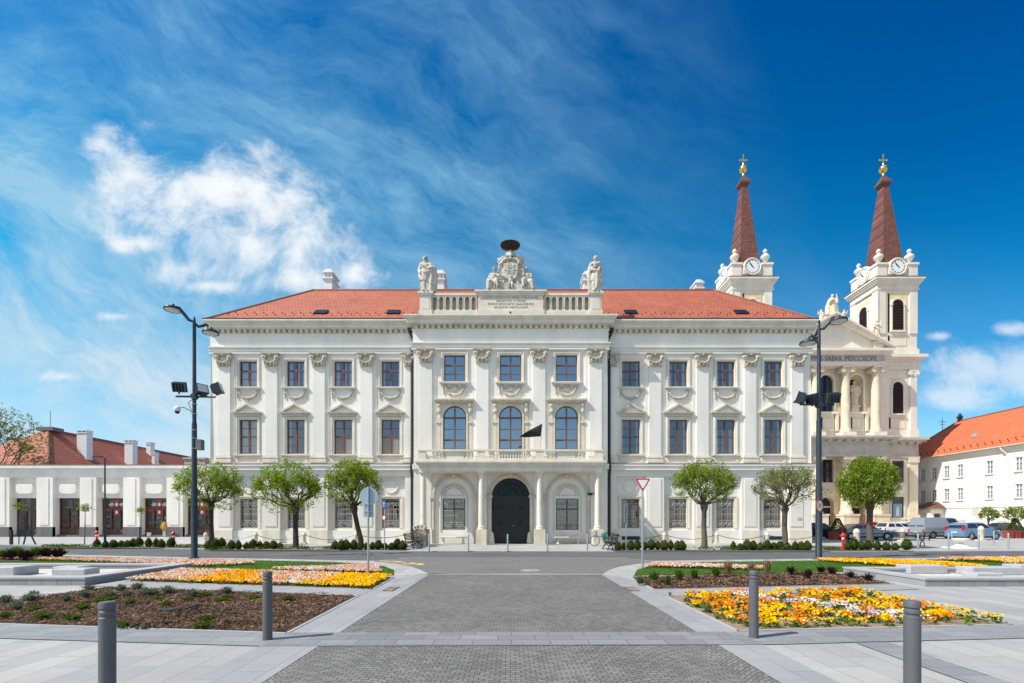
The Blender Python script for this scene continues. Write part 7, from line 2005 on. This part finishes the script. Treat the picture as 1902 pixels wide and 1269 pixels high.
# ================================================================== STREET FURNITURE
def bollard_near(X, Y, label):
    t = thing('bollard', (X, Y, 0), label, 'bollard', 'grey steel bollards on the plaza')
    r = .066; prof = [(r, 0), (r, .855), (r * .86, .862), (r * .86, .880), (r, .887), (r, .912), (r * .86, .919), (r * .86, .935), (r, .942), (r, .985), (r * .93, .998), (r * .5, 1.002), (0, 1.003)]
    MB().lathe(prof, n=32, cap=False).build('post', 'steel', t, smooth=35)
    MB().lathe([(r * 1.22, 0), (r * 1.22, .012), (r * 1.0, .014)], n=28, cap=False).build('base_ring', 'steel', t, smooth=35)
bollard_near(-3.555, 7.03, 'grey steel bollard at the corner of the left mulch bed')
bollard_near(-3.70, 4.42, 'nearest grey bollard on the left, cut by the bottom edge')
bollard_near(3.575, 7.15, 'grey steel bollard before the yellow pansy bed')
bollard_near(3.70, 4.47, 'nearest grey bollard on the right, cut by the bottom edge')
def bollard_far(px, py, label, grp, h=.95, mt='steel_light'):
    X, Y = gp(px, py, .04); t = thing('bollard', (X, Y, .04), label, 'bollard', grp)
    MB().lathe([(.045, 0), (.045, h - .03), (.03, h), (0, h)], n=12, cap=False).build('post', mt, t, smooth=40)
    MB().lathe([(.07, 0), (.07, .01), (.04, .015)], n=12, cap=False).build('base_ring', mt, t)
for i, px in enumerate((797, 870, 943, 1017, 1091)):
    bollard_far(px, 1024, f'slim steel bollard before the portico, {ORD[i]} from the left', 'slim bollards before the portico')
for i, (px, py) in enumerate(((1705, 1022), (1762, 1022), (1768, 1011), (1818, 1021), (1846, 1013), (1873, 1020))):
    bollard_far(px, py, f'steel bollard on the car park side, {ORD[i]} from the left', 'bollards by the car park')
bollard_far(1726, 1004, 'short dark bollard between the van and the bench', 'bollards by the car park', .5, 'iron_dark')
# stone posts and chains along the palace
def stone_post(px, py, label, grp, w_=.135, h=.86):
    X, Y = gp(px, py, .04); t = thing('stone_post', (X, Y, .04), label, 'post', grp)
    MB().lathe([(w_, 0), (w_ * .95, h * .70), (w_ * 1.05, h * .74), (w_ * 1.05, h * .80), (w_ * .95, h * .84), (w_ * .7, h * .95), (w_ * .2, h), (0, h)], n=14, cap=False).build('shaft', 'stone_warm', t, smooth=50)
    MB().box(-w_ * 1.25, w_ * 1.25, -w_ * 1.25, w_ * 1.25, 0, .12).build('foot', 'stone_warm', t); return (X, Y)
left = [stone_post(px, 1011, f'pale stone chain post before the left palace wing, {ORD[i]} from the left', 'stone chain posts of the palace') for i, px in enumerate((382, 475, 565, 661))]
right = [stone_post(px, 1011, f'pale stone chain post before the right palace wing, {ORD[i]} from the left', 'stone chain posts of the palace') for i, px in enumerate((1234, 1331, 1425, 1522))]
def chain(a, b, za, zb_, sag, label):
    pts = []
    for k in range(25):
        u_ = k / 24; pts.append((a[0] + (b[0] - a[0]) * u_, a[1] + (b[1] - a[1]) * u_, za + (zb_ - za) * u_ - sag * 4 * u_ * (1 - u_)))
    g = MB(); n = 60
    g.tube(pts, .022, 5)
    tag(g.build('chain', 'iron_dark', smooth=60), label, 'chain', 'chains along the palace front')
for i, (a, b) in enumerate(zip(left[:-1], left[1:])): chain(a, b, .74, .74, .38, f'hanging iron chain before the left wing, {ORD[i]} span from the left')
chain(left[-1], (PX - HC - .1, YC - .3), .74, .85, .30, 'hanging iron chain ending at the portico left side')
chain((PX + HC + .1, YC - .3), right[0], .85, .74, .34, 'hanging iron chain starting at the portico right side')
for i, (a, b) in enumerate(zip(right[:-1], right[1:])): chain(a, b, .74, .74, .34, f'hanging iron chain before the right wing, {ORD[i]} span from the left post')
# weathered grotto stone at the left portico foot
t = thing('carved_stone', (PX - 6.25, YP - .05, .04), 'weathered mossy carved stone trough at the foot of the left portico column', 'stone')
g = MB(); rn = random.Random(5)
g.ball((0, 0, .55), (.62, .40, .62), 20, 12); g.box(-.50, .50, -.3, .3, 0, .6); g.torus((0, -.22, .62), .48, .10, 20, 6, a0=0, a1=PI)
for q in range(24): g.ball((rn.uniform(-.4, .4), rn.uniform(-.2, .2), rn.uniform(1.05, 1.35) - abs(rn.uniform(-.1, .1))), rn.uniform(.06, .14), 7, 5)
remesh(g.build('stone_body', 'stone_old', t), .04)

# ---- tall lamp posts
def lamp_head(par, ax, ay, az, bx, by, bz, r):
    """ring-shaped disc lantern on a curved arm from a to b"""
    a = Vector((ax, ay, az)); b = Vector((bx, by, bz)); d = b - a
    pts = [a, a + d * .25 + Vector((0, 0, -.06)), a + d * .50 + Vector((0, 0, .10)), a + d * .72 + Vector((0, 0, .24)), a + d * .85 + Vector((0, 0, .20))]
    arm = MB().tube(pts, [.055, .065, .075, .07, .05], 8).build('arm', 'lamp_paint', par, smooth=60)
    ux = d.normalized(); ux.z = 0
    h = MB(); h.lathe([(r * .55, .12), (r * .92, .07), (r, .0), (r * .97, -.05), (r * .84, -.04)], tuple(b), 28, cap=False)
    h.lathe([(0, .13), (r * .55, .12)], tuple(b), 28, cap=False); h.tube([b + Vector((0, 0, .1)), b + Vector((0, 0, .24))], [.12, .07], 8)
    hd = h.build('lamp_head', 'lamp_paint', par, smooth=50)
    MB().lathe([(0, -.10), (r * .5, -.09), (r * .84, -.04)], tuple(b), 28, cap=False).build('lens', 'head_clear', hd, smooth=60)
def flood(par, x, y, z, aim, w_=.50, h_=.42, tiltx=0.35):
    rot = Euler((-tiltx, 0, aim + PI)).to_matrix()
    g = MB().cbox(x, y, z, w_, .26, h_, rot)
    p = rot @ Vector((0, -.16, 0)); g.cbox(x + p.x, y + p.y, z + p.z, w_ * 1.08, .06, h_ * 1.08, rot)
    for k in range(4):
        q = rot @ Vector(((k - 1.5) * w_ * .24, .17, 0)); g.cbox(x + q.x, y + q.y, z + q.z, .03, .09, h_ * .8, rot)
    o = g.build('floodlight', 'lamp_paint', par)
    q = rot @ Vector((0, -.195, 0)); MB().cbox(x + q.x, y + q.y, z + q.z, w_ * .92, .01, h_ * .9, rot).build('lens', 'head_clear', o)
    MB().tube([(x, y, z - h_ * .75), (x, y, z - h_ * .3)], .035, 6).build('bracket', 'iron_dark', o)
def street_lamp(px, pbase, ptop, heads, floods, arm, label):
    X, Y = gp(px, pbase, .0); H = fz(ptop, Y); s_ = Y / F
    t = thing('street_lamp', (X, Y, 0), label, 'street lamp', 'tall dark street lamps')
    MB().lathe([(.155, 0), (.155, .02), (.135, .05), (.135, 3.2), (.115, 3.3), (.105, 6.2), (.085, 6.3), (.07, H), (.03, H + .28), (0, H + .3)], n=20, cap=False).build('pole', 'lamp_paint', t, smooth=35)
    MB().lathe([(.24, 0), (.24, .03), (.15, .04)], n=20, cap=False).build('base_flange', 'lamp_paint', t)
    for hx, hy, dy, ax in heads:
        lamp_head(t, 0, 0, fz(ax, Y), (hx - px) * s_, dy, fz(hy, Y), .36)
    za = fz(arm[2], Y); MB().tube([((arm[0] - px) * s_, -.05, za), ((arm[1] - px) * s_, .05, za)], .045, 8).tube([(0, -.12, za), (0, .12, za)], .13, 10).build('cross_arm', 'lamp_paint', t, smooth=60)
    for fx_, fy_, aim, dy, w2 in floods: flood(t, (fx_ - px) * s_, dy, fz(fy_, Y), aim, w2)
    return t, X, Y, s_
tL, X, Y, s_ = street_lamp(361, 1037, 600, [(329, 580, -.3, 598), (385, 614, .25, 600)], [(334, 720, R(14), -.05, .50), (371, 724, R(-125), .1, .46), (402, 722, R(-78), .05, .44)], (328, 399, 737), 'tall dark street lamp with floodlights and a camera, left of the palace')
g = MB().tube([(-.1, 0, fz(765, Y)), (-.45, -.05, fz(757, Y)), ((332 - 361) * s_, -.1, fz(758, Y))], .03, 6); g.tube([(-.02, 0, fz(740, Y)), (-.28, 0, fz(748, Y)), (-.02, 0, fz(775, Y))], .02, 6)
cm = g.build('camera_bracket', 'steel_light', tL, smooth=60)
MB().ball(((332 - 361) * s_, -.1, fz(761, Y)), (.14, .14, .15), 16, 10).build('camera_housing', 'white_paint', cm, smooth=60)
MB().ball(((332 - 361) * s_, -.1, fz(765.5, Y)), .105, 12, 8).build('camera_dome', 'black_paint', cm, smooth=60)
MB().box(.13, .38, -.12, .14, fz(836, Y), fz(817, Y)).build('control_box', 'plinth_grey', tL)
g = MB()
for py in (752, 770, 800, 815, 834): g.lathe([(.125 if py > 795 else .12, 0), (.125 if py > 795 else .12, .03)], (0, 0, fz(py, Y)), 14)
g.build('clamp_bands', 'steel_light', tL)
tR, X, Y, s_ = street_lamp(1521, 1039, 612, [(1549, 601, -.3, 612), (1506, 634, .2, 622)], [(1488, 739, R(70), .05, .42), (1511, 741, R(-60), .1, .46), (1546, 740, R(-12), -.05, .52)], (1486, 1550, 752), 'tall dark street lamp with floodlights, at the palace right corner')
# speed sign hung on the right lamp
xs2, zs2 = (1516.5 - 1521) * s_, fz(940, Y)
ts = thing('speed_limit_sign', (X + xs2, Y - .20, zs2), 'round red-rimmed white sign reading 30, seen askew on the right lamp post', 'road sign', rz=R(30))
def disc(r, y0, y1, n=32, sz=1): return MB().prism([(r * math.cos(2 * PI * k / n), r * sz * math.sin(2 * PI * k / n)) for k in range(n)], y0, y1)
disc(.30, -.012, .012).build('rim', 'sign_red', ts, fix=True); disc(.225, -.018, -.012).build('face', 'clock_white', ts, fix=True)
text('30', .27, 0, -.019, 0, 'black_paint', 'number', ts, ext=.003)
MB().tube([(.02, .01, .12), (.14, .16, .12)], .02, 5).tube([(.02, .01, -.12), (.14, .16, -.12)], .02, 5).build('bracket', 'steel_light', ts)
# slim lamp by the shops
X, Y = gp(195, 1016, .04); H = fz(850, Y) - .04
t = thing('slim_street_lamp', (X, Y, .04), 'slim dark lamp with a flat head in front of the shops', 'street lamp')
MB().lathe([(.07, 0), (.07, 1.2), (.05, 1.3), (.04, H)], n=12).build('pole', 'iron_dark', t, smooth=40)
MB().tube([(0, 0, H), (-.12, 0, H + .03)], .03, 6).cbox(-.42, 0, H + .03, .62, .26, .07, Euler((0, -.05, 0)).to_matrix()).build('lamp_head', 'iron_dark', t)

# ---- road signs
X, Y = gp(684, 1072, 0); s_ = Y / F
t = thing('round_road_sign', (X, Y, 0), 'grey back of a round road sign with a plate below, on the left lawn edge', 'road sign')
MB().lathe([(.032, 0), (.032, fz(904, Y)), (0, fz(904, Y))], n=14, cap=False).build('pole', 'steel_light', t, smooth=50)
g = disc(.285, .04, .055); g.v = [(a, b, c + fz(922, Y)) for a, b, c in g.v]; g.build('disc', 'sign_back', t, fix=True)
MB().box(-.155, .155, .04, .052, fz(961, Y), fz(938.5, Y)).build('plate', 'sign_back', t)
MB().box(-.16, .16, -.036, .04, fz(937, Y), fz(936, Y)).box(-.12, .12, -.036, .04, fz(951, Y), fz(950, Y)).build('clamps', 'steel_light', t)
X, Y = gp(1193.5, 1057, 0); s_ = Y / F
t = thing('yield_sign', (X, Y, 0), 'red and white triangular yield sign on a grey pole right of the entrance', 'road sign')
MB().lathe([(.036, 0), (.036, fz(893, Y)), (0, fz(893, Y))], n=14, cap=False).build('pole', 'steel_light', t, smooth=50)
def tri(sc, y0, y1, zc):
    z1, z0, hw = fz(889.5, Y), fz(913.5, Y), 14.2 * s_
    c = (z1 * 2 + z0) / 3; pts = []
    for (a, b), nxt, prv in (((-hw, z1), (hw, z1), (0, z0)), ((hw, z1), (0, z0), (-hw, z1)), ((0, z0), (-hw, z1), (hw, z1))):
        P, N, Q = Vector((a, b)), Vector(nxt), Vector(prv)
        for q in (P.lerp(Q, .09), P.lerp(N, .09)): pts.append((q.x * sc, c + (q.y - c) * sc))
    return MB().prism(pts, y0, y1)
tri(1.0, -.055, -.04, 0).build('border', 'sign_red', t, fix=True); tri(.70, -.061, -.055, 0).build('face', 'clock_white', t, fix=True)
X, Y = gp(1163, 1022, .04)
t = thing('edge_on_sign', (X, Y, .04), 'narrow grey sign seen nearly edge-on before the right palace wing', 'road sign', rz=R(58))
MB().lathe([(.03, 0), (.03, fz(938, Y)), (0, fz(938, Y))], n=10, cap=False).build('pole', 'steel_light', t); MB().box(-.20, .20, .035, .05, fz(972, Y), fz(937, Y)).build('plate', 'sign_back', t)
X, Y = gp(714.5, 1022, .04)
t = thing('parking_sign', (X, Y, .04), 'narrow pole with a blue arrow sign and a small round sign, left of the portico', 'road sign', rz=R(-35))
MB().lathe([(.03, 0), (.03, fz(931, Y)), (0, fz(931, Y))], n=10, cap=False).build('pole', 'steel_light', t)
bs = MB().box(-.14, .14, -.05, -.035, fz(945, Y), fz(931, Y)).build('blue_plate', 'sign_blue', t)
MB().box(-.015, .015, -.054, -.05, fz(943, Y), fz(936, Y)).prism([(-.05, fz(937, Y)), (.05, fz(937, Y)), (0, fz(933, Y))], -.054, -.05).build('arrow', 'clock_white', bs, fix=True)
g = disc(.15, -.05, -.035, 20); g.v = [(a, b, c + fz(963, Y)) for a, b, c in g.v]; rd_ = g.build('round_plate', 'sign_red', t, fix=True)
g = disc(.10, -.054, -.05, 20); g.v = [(a, b, c + fz(963, Y)) for a, b, c in g.v]; g.build('face', 'clock_white', rd_, fix=True)

# ---- hydrants
def hydrant(px, py, label, h=.95):
    X, Y = gp(px, py, .04); t = thing('hydrant', (X, Y, .04), label, 'hydrant', 'red fire hydrants')
    MB().lathe([(.11, 0), (.11, .04), (.075, .06), (.075, h * .62)], n=14).build('barrel', 'red_paint', t, smooth=50)
    MB().lathe([(.085, h * .62), (.085, h * .74)], n=14).build('white_band', 'white_paint', t, smooth=50)
    g = MB().lathe([(.10, h * .74), (.13, h * .78), (.13, h * .88), (.09, h * .94), (.04, h), (0, h)], n=14)
    for s_ in (-1, 1): g.tube([(0, 0, h * .83), (s_ * .18, 0, h * .83)], [.05, .045], 8)
    g.tube([(0, 0, h * .83), (0, -.17, h * .80)], [.05, .045], 8); g.build('head', 'red_paint', t, smooth=50)
hydrant(180, 1013, 'red hydrant with a white band before the shops, left one', 1.0); hydrant(322.5, 1016, 'red hydrant with a white band before the shops, right one', 1.0); hydrant(1566, 1021, 'red hydrant beside the right street lamp', .98)

# ---- iron benches
def iron_bench(X, Y, rz, label, L=1.6, mt='iron_dark'):
    t = thing('iron_bench', (X, Y, .04), label, 'bench', 'dark iron benches', rz)
    g = MB()
    for k in range(6): g.box(-L / 2, L / 2, -.22 + k * .085, -.165 + k * .085, .43, .455)
    g.build('seat', mt, t)
    g = MB()
    for k in range(5): g.box(-L / 2, L / 2, .24 + k * .022, .26 + k * .022, .52 + k * .085, .575 + k * .085)
    g.build('backrest', mt, t)
    for s_ in (-1, 1):
        x = s_ * (L / 2 - .06)
        g = MB().tube([(x, -.30, .0), (x, -.22, .20), (x, -.02, .38), (x, .22, .42), (x, .34, .95)], .03, 6).tube([(x, .34, .0), (x, .26, .20), (x, .05, .36), (x, -.2, .42)], .03, 6)
        g.tube([(x, -.24, .42), (x, -.26, .64), (x, .24, .66)], .022, 6); g.tube([(x, -.36, .02), (x, .40, .02)], .02, 6); g.build('leg', mt, t, smooth=60)
X, Y = gp(765, 1019, .04); iron_bench(X + .1, Y, R(80), 'dark iron bench seen from its end, left of the portico', 1.5)
X, Y = gp(1130, 1021, .04); iron_bench(X + .1, Y, R(-88), 'dark iron bench with a bicycle behind it, right of the portico', 1.4)
X, Y = gp(1683, 1014, .04); iron_bench(X, Y, R(162), 'dark iron bench facing the car park before the white wagon', 1.9)

# ---- bicycle leaning behind the bench
X, Y = gp(1121, 1015, .04)
t = thing('bicycle', (X, Y + .3, .04), 'dark green bicycle with pale wheels parked by the right portico column', 'bicycle', rz=R(-8))
for wx in (-.52, .52):
    wh = MB().torus((wx, 0, .34), .325, .020, 28, 6).build('wheel', 'tyre', t, smooth=60)
    g = MB().torus((wx, 0, .34), .30, .014, 28, 5)
    for k in range(14): a = 2 * PI * k / 14; g.tube([(wx, 0, .34), (wx + .30 * math.cos(a), 0, .34 + .30 * math.sin(a))], .003, 3)
    g.tube([(wx, -.04, .34), (wx, .04, .34)], .03, 6); g.build('spokes', 'rim', wh)
g = MB()
for a, b in (((-.52, .34), (-.40, .82)), ((-.40, .80), (.10, .30)), ((.10, .30), (.24, .80)), ((-.38, .66), (.18, .62)), ((.10, .30), (.52, .34)), ((.52, .34), (.20, .66))): g.tube([(a[0], 0, a[1]), (b[0], 0, b[1])], .018, 6)
g.build('frame', 'teal_cloth', t, smooth=60)
MB().tube([(-.40, 0, .82), (-.38, 0, .94)], .014, 6).tube([(-.36, -.26, .98), (-.42, 0, .94), (-.36, .26, .98)], .014, 6).build('handlebar', 'rim', t)
MB().ball((.27, 0, .88), (.13, .08, .04), 10, 6).tube([(.24, 0, .78), (.27, 0, .87)], .014, 6).build('saddle', 'black_paint', t)
g = MB(); sash(g, -.70, -.40, -.16, .72, .95, .03, .32); g.box(-.70, -.40, -.16, .16, .72, .74); g.build('basket', 'bark_dark', t)
g = MB().ball((.05, -.03, .72), (.17, .10, .18), 12, 8).ball((.12, -.02, .52), (.14, .08, .14), 10, 7); g.build('bag', 'teal_cloth', t, smooth=60)

# ---- bike rack / wayfinding frame at far left
X, Y = gp(21, 1012, .04)
t = thing('cycle_stand', (X, Y, .04), 'dark metal stand with curved legs at the left edge before the shops', 'stand')
g = MB().box(-.08, .08, -.06, .06, 0, 1.05); g.build('post', 'iron_dark', t)
MB().tube([(.55, .3, 0), (.68, .3, .5), (.66, .3, 1.1), (.60, .3, 1.9)], .05, 6).tube([(1.15, .3, 1.95), (1.1, .3, 1.2), (1.15, .3, .55), (1.42, .3, 0)], .05, 6).box(.1, 1.25, .27, .33, .55, 1.05).build('curved_frame', 'iron_dark', t)

# ---- planters, bird bath, stone posts on the car park side
def planter(px, py, n, label, w_=.62, bush=True):
    X, Y = gp(px, py, .04); t = thing('planter', (X, Y, .04), label, 'planter', 'red-brown tub planters')
    for k in range(n):
        x = (k - (n - 1) / 2) * (w_ + .08); MB().prism([(x - w_ / 2 + .06, 0), (x + w_ / 2 - .06, 0), (x + w_ / 2, .75), (x - w_ / 2, .75)], -w_ / 2, w_ / 2).build('tub', 'terracotta_pot', t, fix=True)
    if bush:
        g = MB(); rn = random.Random(int(px))
        for q in range(900):
            u_ = rn.random(); a = rn.uniform(0, 2 * PI); r = (.12 + .62 * (1 - u_)) * math.sqrt(rn.uniform(.5, 1)); p = Vector((r * math.cos(a), r * math.sin(a), .75 + u_ * 1.15)); b2 = rdir(rn) * .06; c = b2.cross(rdir(rn)).normalized() * .04
            g.add([p - b2, p + c, p + b2, p - c], [(0, 1, 2, 3)])
        g.build('shrub', 'leaf_box', t)
planter(1556, 1003, 2, 'two red-brown tubs with a dark conical shrub beside the right lamp'); planter(1886, 1000, 3, 'row of red-brown tubs with a dark conical shrub at the right edge')
stone_post(1591, 1013, 'pale stone post with rounded top behind the red hydrant', 'stone posts of the car park', .20, 1.15)
stone_post(1676, 1006, 'pale stone post with rounded top behind the iron bench', 'stone posts of the car park', .19, 1.05)
stone_post(1822, 1005, 'pale stone post with rounded top before the blue car', 'stone posts of the car park', .21, 1.25)
X, Y = gp(1785, 1018, .04)
t = thing('drinking_fountain', (X, Y, .04), 'white stone bowl on a cone foot, drinking fountain among the bollards', 'fountain')
MB().lathe([(.95, 0), (.95, .03), (.45, .05), (.30, .18), (.10, .28), (.09, .40)], n=24).build('foot', 'white_paint', t, smooth=50)
MB().lathe([(.09, .38), (.40, .42), (.46, .50), (.44, .60), (.36, .56), (0, .54)], n=24, cap=False).build('bowl', 'stone_cream', t, smooth=50)

# ================================================================== CARS
def car(name, X, Y, rz, label, paint, kind, L=4.4, W=1.75, H=1.45, plate=True):
    """built along +x (front at +x), wheels on z=0"""
    t = thing(name, (X, Y, .044), label, 'car' if kind != 'van' else 'van', 'vehicles on the car park', rz)
    hl = L / 2
    P = dict(
        hatch=dict(prof=[(-1, .30), (-1.0, .62), (-.965, .92), (.30, .95), (.62, .86), (.90, .70), (.99, .52), (1.0, .28)], roof=[(-.93, .95), (-.80, 1.40), (-.55, 1.47), (-.10, 1.48), (.10, 1.42), (.46, .94)]),
        sedan=dict(prof=[(-1, .35), (-1.0, .62), (-.97, .88), (-.55, .93), (.32, .90), (.70, .82), (.95, .68), (1.0, .5), (1.0, .28)], roof=[(-.72, .92), (-.42, 1.32), (-.20, 1.38), (.02, 1.36), (.42, .90)]),
        wagon=dict(prof=[(-1, .35), (-1.0, .62), (-.98, .90), (.34, .92), (.70, .84), (.95, .70), (1.0, .5), (1.0, .28)], roof=[(-.97, .92), (-.86, 1.40), (-.6, 1.45), (.0, 1.42), (.42, .92)]),
        van=dict(prof=[(-1, .38), (-1.0, .75), (-.99, 1.05), (.55, 1.05), (.80, 1.0), (.95, .82), (1.0, .6), (1.0, .30)], roof=[(-.99, 1.05), (-.96, 1.78), (-.85, 1.90), (.20, 1.90), (.36, 1.82), (.66, 1.05)]))[kind]
    k = H / max(z for _, z in P['roof'])
    prof = [(x * hl, z * k) for x, z in P['prof']]; roof = [(x * hl, z * k) for x, z in P['roof']]
    r = .31 * (1.0 if kind != 'van' else 1.05); wxs = (-hl * .62, hl * .64)
    low = .20
    # lower body with wheel arches, as a lofted shell
    side = [(prof[0][0], low + .05)]
    for wx in wxs: side += [(wx + (r + .06) * math.cos(a), r + (r + .06) * math.sin(a)) for a in [PI - PI * q / 8 for q in range(9)] if r + (r + .06) * math.sin(a) > low - .01]
    side += [(prof[-1][0], low + .05)] + prof[::-1]
    n = len(side); g = MB()
    secs = [(-W / 2, .93), (-W / 2 * .985, 1.0), (W / 2 * .985, 1.0), (W / 2, .93)]
    def shape(sc_): return [((x * (1 - (1 - sc_) * .15)), (z - .6) * (1 if z < .6 else sc_) + .6) for x, z in side]
    vs = []
    for y, sc_ in secs: vs += [(x, y, z) for x, z in shape(sc_)]
    fs = [tuple(range(n)), tuple(3 * n + i for i in range(n - 1, -1, -1))]
    for j in range(3): fs += [(j * n + i, j * n + (i + 1) % n, (j + 1) * n + (i + 1) % n, (j + 1) * n + i) for i in range(n)]
    g.add(vs, fs)
    # greenhouse: pillars and roof
    gi = W / 2 - .02; gt = W / 2 - .20
    def gy(z): b0 = roof[0][1]; t1 = max(z_ for _, z_ in roof); return gi + (gt - gi) * max(0, min(1, (z - b0) / (t1 - b0)))
    rp = roof
    vs = [(x, -gy(z), z) for x, z in rp] + [(x, gy(z), z) for x, z in rp]; m = len(rp)
    g.add(vs, [tuple(range(m - 1, -1, -1)), tuple(m + i for i in range(m))] + [(i, (i + 1), m + i + 1, m + i) for i in range(m - 1)])
    body = g.build('body', paint, t, smooth=35, fix=True)
    bv = body.modifiers.new('b', 'BEVEL'); bv.width = .025; bv.segments = 2; bv.limit_method = 'ANGLE'; bv.angle_limit = R(40)
    # glass: side windows, windscreen, rear window
    zb_ = roof[0][1] + .05; ztop_ = max(z for _, z in roof) - .12
    def xl(z):      # rear edge of the greenhouse at height z
        for (a, b), (c, d) in zip(rp, rp[1:]):
            if b <= z <= d: return a + (c - a) * (z - b) / max(1e-6, d - b)
        return rp[1][0]
    def xr(z):
        for (a, b), (c, d) in zip(rp[::-1], rp[::-1][1:]):
            if b <= z <= d: return a + (c - a) * (z - b) / max(1e-6, d - b)
        return rp[-2][0]
    def sidewin(u0, u1, nm):
        for s_ in (-1, 1):
            o2 = MB(); P2 = []
            for (u, z) in ((u0, zb_), (u1, zb_), (u1, ztop_), (u0, ztop_)):
                a, b = xl(z) + .10, xr(z) - .10; x = a + (b - a) * u; P2.append((x, s_ * (gy(z) + .006), z))
            o2.add(P2 if s_ < 0 else P2[::-1], [(0, 1, 2, 3)]); o2.build(nm, 'car_glass', t)
    if kind == 'van': sidewin(.70, .98, 'side_window')
    elif kind == 'wagon': sidewin(.02, .30, 'side_window'); sidewin(.34, .62, 'side_window'); sidewin(.66, .98, 'side_window')
    else: sidewin(.04, .48, 'side_window'); sidewin(.52, .97, 'side_window')
    def endwin(front, nm):
        a, b = (zb_, ztop_ + .04); f_ = xr if front else xl; d = .012 if front else -.012
        y0, y1 = gy(a) - .08, gy(b) - .08
        if not front and kind == 'van':
            for s_ in (-1, 1): MB().quad((f_(a) + d, s_ * .08, a), (f_(a) + d, s_ * y0, a), (f_(b) + d, s_ * y1, b), (f_(b) + d, s_ * .08, b)).build('rear_window', 'car_glass', t)
            return
        MB().quad((f_(a) + d, -y0, a), (f_(a) + d, y0, a), (f_(b) + d, y1, b), (f_(b) + d, -y1, b)).build(nm, 'car_glass', t)
    endwin(True, 'windscreen'); endwin(False, 'rear_window')
    for wx in wxs:
        for s_ in (-1, 1):
            y = s_ * (W / 2 - .11)
            wh = MB().tube([(wx, y - .10, r), (wx, y + .10, r)], r, 20).build('wheel', 'tyre', t, smooth=40)
            MB().tube([(wx, y + s_ * .095, r), (wx, y + s_ * .112, r)], [r * .62, r * .55], 16).build('rim', 'rim', wh)
    for s_ in (-1, 1):
        MB().box(hl - .16, hl - .02, s_ * (W / 2 - .30) - .18, s_ * (W / 2 - .30) + .18, .58 * k, .72 * k).build('headlight', 'head_clear', t)
        z0, z1 = ((.62, .86) if kind != 'hatch' else (.80, 1.12))
        if kind == 'van': z0, z1 = .60, .82
        MB().box(-hl - .012, -hl + (.16 if kind == 'hatch' else .10), s_ * (W / 2 - .12) - .10, s_ * (W / 2 - .12) + .125, z0 * k, z1 * k).build('taillight', 'tail_red', t)
        MB().box(hl * .36, hl * .36 + .10, s_ * (W / 2 + .08) - .09, s_ * (W / 2 + .08) + .09, .92 * k, 1.04 * k).build('mirror', paint, t)
    MB().box(-hl - .03, -hl + .15, -W / 2 + .03, W / 2 - .03, .30, .46).build('rear_bumper', paint if kind in ('hatch', 'van') else 'trim_black', t)
    MB().box(hl - .15, hl + .02, -W / 2 + .03, W / 2 - .03, .28, .46).build('front_bumper', paint if kind == 'hatch' else 'trim_black', t)
    if plate: MB().box(-hl - .045, -hl - .03, -.26, .26, .52 if kind != 'hatch' else .60, .63 if kind != 'hatch' else .71).build('number_plate', 'plate', t)
    for s_ in (-1, 1): MB().box(-hl * .95, hl * .93, s_ * (W / 2) - .006, s_ * (W / 2) + .012, .50 * k, .56 * k).build('side_moulding', 'trim_black' if kind in ('sedan', 'van') else paint, t)
    MB().box(-hl * .9, hl * .9, -W / 2 + .15, W / 2 - .15, .16, .28).build('underbody', 'trim_black', t)
    return t
def cpos(pxa, pxb, py): X, Y = gp((pxa + pxb) / 2, py, .04); return X, Y
X, Y = gp(1818, 1003, .04); car('hatchback_car', X + .4, Y + .9, R(8), 'light blue hatchback parked before the orange-roofed house', 'car_blue', 'hatch', 4.0, 1.72, 1.54)
X, Y = gp(1757, 1001, .04); car('delivery_van', X + .3, Y + 1.0, R(3), 'silver panel van parked between the white wagon and blue hatchback', 'car_silver', 'van', 4.7, 1.8, 1.98)
X, Y = gp(1685, 996, .04); car('station_wagon', X, Y + .9, R(0), 'white station wagon parked in front of the church', 'car_white', 'wagon', 4.5, 1.75, 1.5)
X, Y = gp(1615, 1003, .04); car('saloon_car', X, Y + .8, R(-6), 'blue-grey saloon behind the tree before the church', 'car_greyblue', 'sedan', 4.7, 1.75, 1.42)
X, Y = gp(1540, 1001, .04); car('dark_saloon_car', X - .4, Y + 1.0, R(0), 'dark navy car half hidden behind the palace corner lamp', 'car_navy', 'hatch', 4.4, 1.75, 1.5)
X, Y = gp(1893, 992, .04); car('black_car', X + .6, Y + 2.4, R(-5), 'black car at the right edge behind the tub planters', 'car_black', 'sedan', 4.6, 1.75, 1.45)
X, Y = gp(1700, 990, .04); car('small_white_car', X - .2, Y + 3.0, R(174), 'second white car just showing behind the white wagon', 'car_white', 'hatch', 4.0, 1.7, 1.55)
X, Y = gp(1648, 988, .04); car('red_car', X, Y + 3, R(0), 'red car whose roof shows above the white wagon', 'car_red' if 'car_red' in M else 'red_paint', 'hatch', 4.0, 1.7, 1.5)
